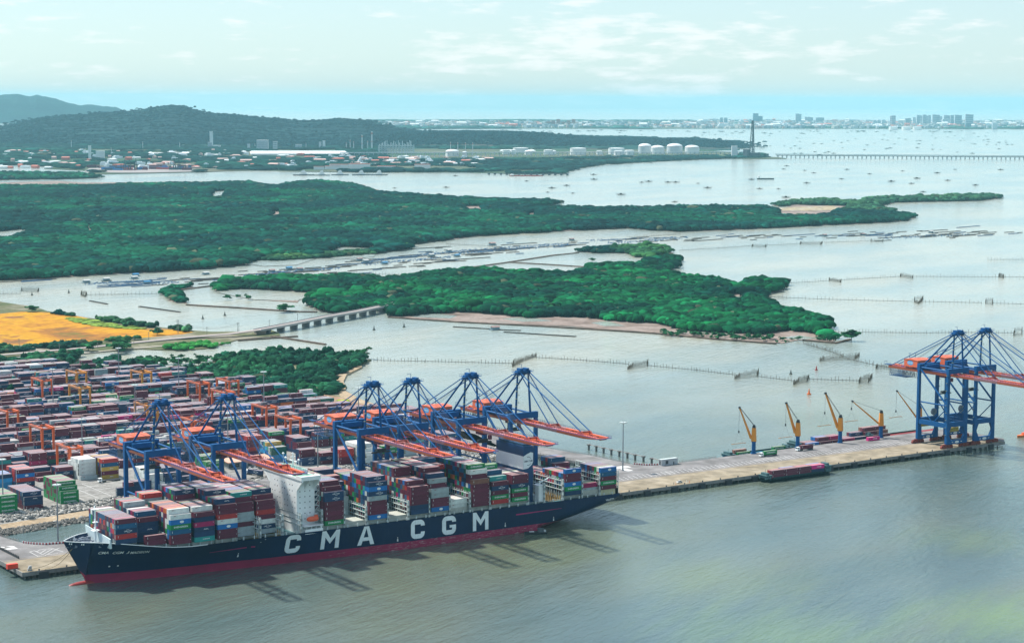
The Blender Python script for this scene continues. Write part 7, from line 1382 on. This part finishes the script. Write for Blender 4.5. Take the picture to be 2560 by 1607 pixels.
for i, (x, yb, w, yt, m, lb_, rw_) in enumerate(((497, 348, 7, 311, steelw, 'tall striped plant tower in front of the hill', 0), (494, 350, 10, 336, fgrey, 'grey block at the foot of the striped plant tower', 3), (510, 350, 16, 343, steelw, 'white hall beside the striped plant tower', 0), (617, 354, 26, 331, fgrey, 'large boxy power station block', 5), (647, 355, 10, 334, fgrey, 'grey boiler tower right of the power station', 4), (702, 353, 14, 341, fgrey, 'smaller boiler block further right', 3), (762, 352, 6, 332, steelw, 'slim pale plant tower by the last boiler', 0), (753, 352, 5, 335, fgrey, 'slim grey plant tower by the last boiler', 0), (235, 374, 18, 356, steelw, 'white silo block on the left shore', 0), (211, 375, 6, 344, steelw, 'tall white silo tower on the left shore', 0), (585, 354, 6, 340, fgrey, 'grey silo left of the power station', 0))): block('plant_building', x, yb, w, yt, lb_, m, .7, 'building', None, rw_)
def chimney(x, yb, wpx, ytop, label, m, lattice=False):
    p = atd(x, yb); r = wpx / 2 * pxm(p); H_ = hgt(x, ytop, p); root = empty('chimney', (p[0], p[1], 1), label, 'chimney'); mb = MB(); mb.tube((0, 0, 0), (0, 0, H_), r, r * .7, 10); mb.build('shaft', m, root); mb = MB(); mb.tube((0, 0, H_ * .86), (0, 0, H_ * .93), r * 1.3, r * 1.3, 10); mb.tube((0, 0, H_ * .45), (0, 0, H_ * .47), r * 1.6, r * 1.6, 10); mb.build('gallery', rust, root)
for i, (x, yb, w, yt) in enumerate(((875, 354, 4, 310), (852, 356, 3.4, 318), (832, 354, 2.6, 333), (824, 354, 2.6, 330), (815, 354, 2.4, 336), (865, 355, 2.4, 332), (1060, 366, 2, 335), (1077, 366, 2, 335), (1095, 366, 2, 336), (1112, 366, 2, 336), (336, 352, 1.6, 335), (201, 366, 1.6, 349), (262, 366, 1.6, 348), (423, 350, 1.6, 336), (168, 350, 1.4, 331), (75, 374, 1.6, 358), (600, 352, 1.6, 338), (720, 350, 1.6, 337))): chimney(x, yb, w, yt, '%s slender stack or mast in the far plant, list running from the tallest' % od(i + 1), steelg if i < 10 else fgrey)
rk = atd(925, 362); mb = MB(); ww = 80 * pxm(rk)
for a in range(13): x_ = a * ww / 12; mb.box(x_ - 1.6, x_ + 1.6, 0, 4, 0, 42 + 26 * ((a * 5) % 4) / 3); mb.tube((x_ + 5, 8, 0), (x_ + 5, 8, 48 + 8 * (a % 3)), 2.2, n=6)
for z in (10, 20, 30, 40): mb.box(0, ww, -1, 12, z, z + 1.8)
tag(mb.build('process_lattice', steelg, loc=(rk[0] - 40 * pxm(rk), rk[1], 0), rz=-ANG), 'tangled steel process structure of the refinery, right of the tall stacks', 'refinery')
a = atd(800, 371); b = atd(1745, 366.5); mb = MB(); mb.beam((a[0], a[1], 22), (b[0], b[1], 18), 14, 3.5)
for k in range(90): p = a + (b - a) * k / 89; mb.box(p[0] - 1.5, p[0] + 1.5, p[1] - 1.5, p[1] + 1.5, 0, 20)
tag(mb.build('pipe_rack', steelg), 'long raised pipe rack running along the far plant to the point', 'pipe rack')
a = atd(1770, 372); H_ = hgt(1770, 285, a); root = empty('flare_tower', (a[0], a[1], 1), 'very tall lattice flare tower at the tip of the point', 'tower'); mb = MB(); r1, r2 = 8 * pxm(a), 2.2 * pxm(a); N_ = 9
cr = [[(( r1 + (r2 - r1) * k / N_) * math.cos(q), (r1 + (r2 - r1) * k / N_) * math.sin(q), H_ * k / N_) for q in (.4, 2.5, 4.6)] for k in range(N_ + 1)]
for k in range(N_):
    for j in range(3): mb.beam(cr[k][j], cr[k + 1][j], 2.4, 2.4); mb.beam(cr[k][j], cr[k + 1][(j + 1) % 3], 1.5, 1.5); mb.beam(cr[k + 1][j], cr[k + 1][(j + 1) % 3], 1.5, 1.5)
mb.build('lattice_frame', fdark, root); mb = MB(); mb.tube((0, 0, 0), (0, 0, H_ * 1.02), 2.6, 2.2, 8); mb.build('flare_pipe', fdark, root); mb = MB(); mb.box(-32, 32, -20, 20, 0, 24); mb.box(-45, -25, -15, 15, 0, 40); mb.build('base_plant', fdark, root)
block('plant_building', 1728, 372, 13, 345, 'squat grey tower left of the flare tower', fgrey, .8, 'building', None, 0)
land('point_land', [(1735, 374), (1790, 375), (1850, 374), (1830, 371), (1700, 369)], MATS['far_land'], 2.5, 200, 10, 90)
a = atd(1825, 371.5); b = atd(2500, 376.5); root = empty('jetty_bridge', (a[0], a[1], 0), 'very long low jetty bridge running off the frame at right', 'bridge'); d = b - a; mb = MB(); mb.beam((0, 0, 12), (d[0], d[1], 12), 13, 3.4); mb.beam((0, 6, 17), (d[0], d[1] + 6, 17), 2, 2); mb.build('deck', fdark, root)
for k in range(64): t = (k + .5) / 64; mb = MB(); mb.box(d[0] * t - 1.2, d[0] * t + 1.2, d[1] * t - 3, d[1] * t + 3, -1, 11); mb.build('pier', fgrey, root)
# far container port
pk = MB(); p0 = atd(330, 403)
def farcrane(x, yb, yt, label):
    p = atd(x, yb); H_ = hgt(x, yt, p); k = H_ / 92; root = empty('distant_port_crane', (p[0], p[1], 1), label, 'crane', rz=-ANG); mb = MB()
    for s in (-10 * k, 10 * k):
        for n_ in (0, 24 * k): mb.box(s - 2 * k, s + 2 * k, n_ - 1, n_ + 1, 0, 46 * k)
    mb.box(-12 * k, 12 * k, -1, 25 * k, 40 * k, 45 * k); mb.box(-11 * k, 11 * k, -1, 1, 18 * k, 22 * k); mb.build('portal', fdark, root); mb = MB(); mb.beam((-7 * k, 8, 45 * k), (0, 8, 92 * k), 3 * k, 3 * k); mb.beam((7 * k, 8, 45 * k), (0, 8, 92 * k), 3 * k, 3 * k); mb.build('mast', fdark, root); mb = MB(); mb.box(-3 * k, 3 * k, -34 * k, 50 * k, 45 * k, 49 * k); mb.build('boom', fdark, root)
for i, (x, yt) in enumerate(((284, 384), (293, 376), (304, 377), (319, 374), (410, 377), (421, 374), (400, 382), (434, 378))): farcrane(x, 402, yt, '%s dark crane at the distant river port, left to right' % od(i + 1))
cmf = [mat('far_box_' + CNAME[c].replace(' ', '_'), PAL[c], .6, .1, .01) for c in 'MNRBM']
for k in range(44): x = r_.uniform(215, 470); p = atd(x, r_.uniform(394, 403)); w = r_.uniform(15, 60); mb = MB(); mb.box(-w / 2, w / 2, 0, 14, 0, r_.choice([5, 8, 11])); tag(mb.build('container_row', cmf[k % 5], loc=(p[0], p[1], 1), rz=-ANG), 'low row of maroon or navy boxes on the distant river port', 'containers', 'container rows on the distant port')
land('distant_quay', [(200, 404), (260, 408), (330, 408.5), (460, 405.5), (460, 400), (300, 396), (210, 398)], mat('far_apron', (.28, .24, .23), .8, .15, .01), 3.2, 400, 0, 91)
def farship(name, x, yb, wpx, hk, label, hm_, sup_at=.8, sup_h=12, deckc=None):
    p = atd(x, yb); L_ = wpx * pxm(p); root = empty(name, (p[0], p[1], 0), label, 'ship', rz=along(x - 10, yb, x + 10, yb)); hh = L_ * hk; w = max(3, L_ * .075); mb = MB(); mb.rings([[(x_, -w * q, hh), (x_ * .93, -w * q * .8, -.5), (x_ * .93, w * q * .8, -.5), (x_, w * q, hh)] for x_, q in ((-L_ / 2, .3), (-L_ * .42, .95), (L_ * .38, 1), (L_ * .46, .6), (L_ / 2, .05))], close=True); mb.build('hull', hm_, root); mb = MB(); s = -L_ / 2 + L_ * (1 - sup_at); mb.box(s, s + L_ * .09, -w * .8, w * .8, hh, hh + sup_h); mb.box(s + L_ * .02, s + L_ * .05, -w * .3, w * .3, hh + sup_h, hh + sup_h * 1.4); mb.build('deckhouse', deckc or steelw, root); return root, L_, hh, w
for i, (x, w) in enumerate(((714, 50), (757, 40), (800, 42), (850, 45), (892, 42))):
    ro, L_, hh, w_ = farship('grey_patrol_ship', x, 413 - (i > 1) * .6, w, .045, '%s grey naval ship in the row moored off the far shore' % od(i + 1), fdark, .62, 9, steelg); mb = MB(); mb.hexa([(-L_ * .2, -w_ * .6, hh), (L_ * .18, -w_ * .6, hh), (L_ * .18, w_ * .6, hh), (-L_ * .2, w_ * .6, hh), (-2, -1, hh + 15), (4, -1, hh + 15), (4, 1, hh + 15), (-2, 1, hh + 15)]); mb.build('superstructure', steelg, ro)
farship('cargo_coaster', 1801, 422, 42, .06, 'dark green coaster under way alone in the far bay', dteal, .92, 7, steelw)
farship('moored_tanker', 1238, 414.5, 82, .02, 'long low red and white tanker alongside the far jetty', mat('tanker_red', (.30, .03, .03), .6, .1, .01), .95, 4, steelw)
a = atd(1150, 411); b = atd(1335, 413); mb = MB(); mb.beam((a[0], a[1], 5), (b[0], b[1], 5), 5, 1.2)
for k in range(14): p = a + (b - a) * k / 13; mb.box(p[0] - 3, p[0] + 3, p[1] - 3, p[1] + 3, -1, 6)
tag(mb.build('far_jetty', fdark), 'dotted jetty line beside the red and white tanker', 'jetty')
for i, (x, y, w) in enumerate(((1270, 259.6, 14), (1300, 263.5, 8), (1020, 262, 5), (1420, 262.4, 4), (2100, 266.5, 4), (780, 262.5, 5))): farship('ship_on_horizon', x, y, w, .05, '%s faint grey ship on the open sea at the horizon' % od(i + 1), fgrey, .8, 30)
# ================================================================ CITY ON THE PENINSULA
cw = [mat('city_white', (.75, .8, .82), .7, .08, .004), mat('city_grey', (.50, .57, .62), .7, .08, .004), mat('city_glass_blue', (.05, .17, .26), .4, .1, .004), mat('city_pink', (.55, .36, .32), .7, .08, .004)]
def z3(X, Y): return ((1700 + X / 2.801) / K, (240 + Y / 2.801) / K)
TW = [((290, 192), 22, 155, 1), ((320, 192), 24, 155, 1), ((530, 180), 36, 125, 2), ((562, 180), 30, 143, 2), ((820, 180), 22, 127, 1), ((838, 180), 22, 130, 1), ((893, 178), 36, 149, 1), ((918, 178), 26, 152, 1), ((965, 178), 28, 154, 1), ((994, 178), 28, 154, 1), ((1365, 200), 26, 176, 0), ((1392, 200), 22, 174, 0), ((1426, 200), 28, 174, 0), ((1475, 208), 10, 143, 0), ((1495, 208), 26, 141, 1), ((1590, 208), 26, 160, 1), ((1605, 208), 20, 158, 0), ((1640, 196), 20, 152, 0), ((1668, 196), 22, 137, 1), ((1690, 194), 22, 140, 0), ((1712, 196), 24, 134, 1), ((1734, 196), 18, 142, 0), ((1745, 194), 20, 138, 1), ((1780, 198), 26, 134, 1), ((1805, 198), 26, 136, 1), ((1827, 196), 14, 146, 1), ((1860, 198), 44, 164, 0), ((1862, 196), 30, 138, 1), ((1890, 196), 28, 140, 1), ((1905, 198), 24, 138, 1), ((1935, 202), 22, 136, 1), ((1957, 202), 28, 138, 1), ((2010, 206), 24, 132, 1), ((2035, 206), 34, 134, 1), ((2020, 218), 36, 192, 2), ((2205, 222), 34, 188, 1), ((1140, 200), 20, 188, 1)]
for i, ((X, Yb), w, Yt, c) in enumerate(TW):
    x, yb = z3(X, Yb + 12); _, yt = z3(X, Yt); block('apartment_tower', x, yb, w / 2.801 / K, yt, '%s high apartment block from the left on the distant city skyline' % (od(i + 1) if i + 1 < 22 else '%dth' % (i + 1)), cw[c], .6, 'tower block', cw[1], 6)
for X in (1460 + 12, 1563, 1640): 
    x, yb = z3(X + 20, 238); tank(x, yb, 20, z3(0, 217)[1], 'white waterfront tank below the city towers, %s of three' % {1472: 'first', 1563: 'second', 1640: 'third'}[X], steelw, False)
hm_ = [D.meshes.new('x')] * 0; HM = []
for k in range(5):
    mb = MB(); mb.box(-.5, .5, 0, .8, 0, .75); mb.hexa([(-.55, -.05, .75), (.55, -.05, .75), (.55, .85, .75), (-.55, .85, .75), (-.5, .38, 1), (.5, .38, 1), (.5, .42, 1), (-.5, .42, 1)]) if k > 1 else mb.box(-.4, .1, .1, .6, .75, 1); HM.append(mb.mesh('city_house', [cw[0], cw[0], cw[3], steelw, redr][k]))
cp_ = np.array(pd(CITYL)); n_ = 0
for k in range(1400):
    x = r_.uniform(900, 2420) if k % 3 else r_.uniform(1650, 2420); y = r_.uniform(286, 302.5) if x > 1650 else r_.uniform(290, 301.5); p = atd(x, y)
    if not inpoly(p[None, :2], cp_)[0]: continue
    o = D.objects.new('city_house', HM[r_.randrange(5) if r_.random() < .5 else r_.choice((0, 3))]); COL.objects.link(o); w = r_.uniform(25, 95); h = r_.uniform(18, 40) * (1.35 if r_.random() < .1 else 1); o.location = (p[0], p[1], 2); o.scale = (w, w * .7, h); o.rotation_euler = (0, 0, -ANG + r_.uniform(-.3, .3)); n_ += 1
    tag(o, 'small pale house among the many on the distant city peninsula', 'house', 'low houses of the distant city')
    if n_ >= 290: break
rest = MB()
for k in range(2600):
    x = r_.uniform(890, 2420) if k % 2 else r_.uniform(1600, 2420); y = r_.uniform(285, 303) if x > 1650 else r_.uniform(289, 302); p = atd(x, y)
    if not inpoly(p[None, :2], cp_)[0]: continue
    w = r_.uniform(20, 70); h = r_.uniform(14, 32); rest.box(p[0] - w / 2, p[0] + w / 2, p[1], p[1] + w * .7, 2, 2 + h, r_.choice(((.6, .63, .64), (.34, .4, .43), (.5, .32, .28), (.62, .6, .55), (.2, .28, .33))))
tag(rest.build('city_houses', mat('city_paint', None, .8, .1, .004, attr='Col')), 'dense low houses of the distant city', 'houses', None, 'stuff')
p = atd(1320, 296); mb = MB(); 
for k in range(6): mb.box(-160 + k * 55, -120 + k * 55, 0, 20, 0, 40 + 14 * (k % 3))
mb.box(-170, 180, -6, 26, 30, 36); tag(mb.build('red_shipyard', rust, loc=(p[0], p[1], 2), rz=-ANG), 'rusty red shipyard frames on the distant peninsula', 'shipyard')
# scattered low houses among the far trees
for k in range(240):
    x = r_.uniform(-20, 1150); y = r_.uniform(358, 398) if x < 720 else r_.uniform(372, 392); p = atd(x, y)
    w = r_.uniform(10, 38); mb = MB()
    if k < 5: HM2 = HM
    o = D.objects.new('shore_shed', HM[r_.choice((0, 1, 2, 4, 2, 1, 3))]); COL.objects.link(o); o.location = (p[0], p[1], 1); o.scale = (w * 1.3, w, r_.uniform(8, 17)); o.rotation_euler = (0, 0, r_.uniform(-1, 1)); tag(o, 'small pale roofed house among the trees of the far shore', 'house', 'small houses on the far shore')
# lone trees and bushes
def bush_mesh(seed, fine=True):
    r = np.random.default_rng(seed); n = 26; P = r.normal(0, .36, (n, 3)); P[:, 2] = np.abs(r.normal(.55, .22, n)); rad = r.uniform(.22, .4, n)
    V, F, C = blobs(P, rad, rad * 1.2, np.tile([[.016, .085, .032]], (n, 1)) * np.exp(r.normal(0, .4, (n, 1))), False, .2, seed, .3); me = D.meshes.new('crown'); me.from_pydata(V.tolist(), [], F.tolist()); ca = me.attributes.new('Col', 'FLOAT_COLOR', 'POINT'); c4 = np.ones((len(V), 4), np.float32); c4[:, :3] = C; ca.data.foreach_set('color', c4.ravel()); me.materials.append(leafm); return me
BM_ = [bush_mesh(s) for s in range(5)]; bark = mat('bark', (.09, .07, .05), .9, .2); tm = MB(); tm.tube((0, 0, 0), (0, 0, .5), .05, .03, 6); tm.beam((0, 0, .3), (.22, .1, .62), .03, .03); tm.beam((0, 0, .34), (-.2, -.1, .64), .03, .03); tmm = tm.mesh('trunk', bark)
def tree(x, y, h, label, w=1.0, grp=None):
    p = atd(x, y); root = empty('mangrove_tree', (p[0], p[1], .8), label, 'tree', grp); c = D.objects.new('crown', BM_[r_.randrange(5)]); COL.objects.link(c); c.parent = root; c.location = (0, 0, h * .15); c.scale = (h * w, h * w, h * .85); c.rotation_euler = (0, 0, r_.uniform(0, 6)); t = D.objects.new('trunk', tmm); COL.objects.link(t); t.parent = root; t.scale = (h, h, h)
for x, y, h, lb_ in ((2003, 803, 9, 'lone leafy tree standing in the water off the island tip'), (285, 826, 9, 'dark round tree by the causeway'), (298, 822, 7, 'second round tree by the causeway'), (208, 828, 8, 'tree at the left inlet corner'), (342, 862, 8, 'dark tree standing in the white inlet'), (322, 866, 6, 'small tree left of the dark inlet tree'), (278, 832, 10, 'tall tree on the near causeway bank'), (370, 790, 6, 'orange tipped shrub at the field end'), (536, 706, 5, 'small tree standing in the pond, left'), (560, 702, 4, 'tiny tree standing in the pond, middle'), (585, 706, 5, 'small tree standing in the pond, right'), (1248, 736, 8, 'pair of palms on the island beach'), (1300, 737, 9, 'bushy tree on the island beach by the palms'), (295, 772, 5, 'bright round shrub at the field edge'), (845, 845, 8, 'tree at the end of the scrub point'), (75, 735, 7, 'bare tree by the river bank at left'), (1578, 745, 6, 'bush on the dyke in the middle of the beach'), (1665, 758, 6, 'bush at the dyke corner'), (668, 735, 8, 'leafy tree at the pond end near the bridge'), (1393, 616, 5, 'two little trees in the square ponds')): tree(x, y, h, lb_, 1.2)
for k in range(60): x = r_.uniform(150, 560); y = 873 - (x - 150) * .02 + r_.gauss(0, 4); tree(x, y - r_.uniform(0, 22) * (x > 330), r_.uniform(3, 6), 'small spindly mangrove in the shallows behind the yard', 1.0, 'spindly mangroves in the inlet')
for k in range(50): t = r_.random(); x = 1530 + 440 * t; tree(x, 784 + 18 * min(1, (x - 1530) / 270) + r_.gauss(0, 3), r_.uniform(2, 5), 'small bush scattered along the dyke of the island beach', 1.1, 'bushes along the island dyke')
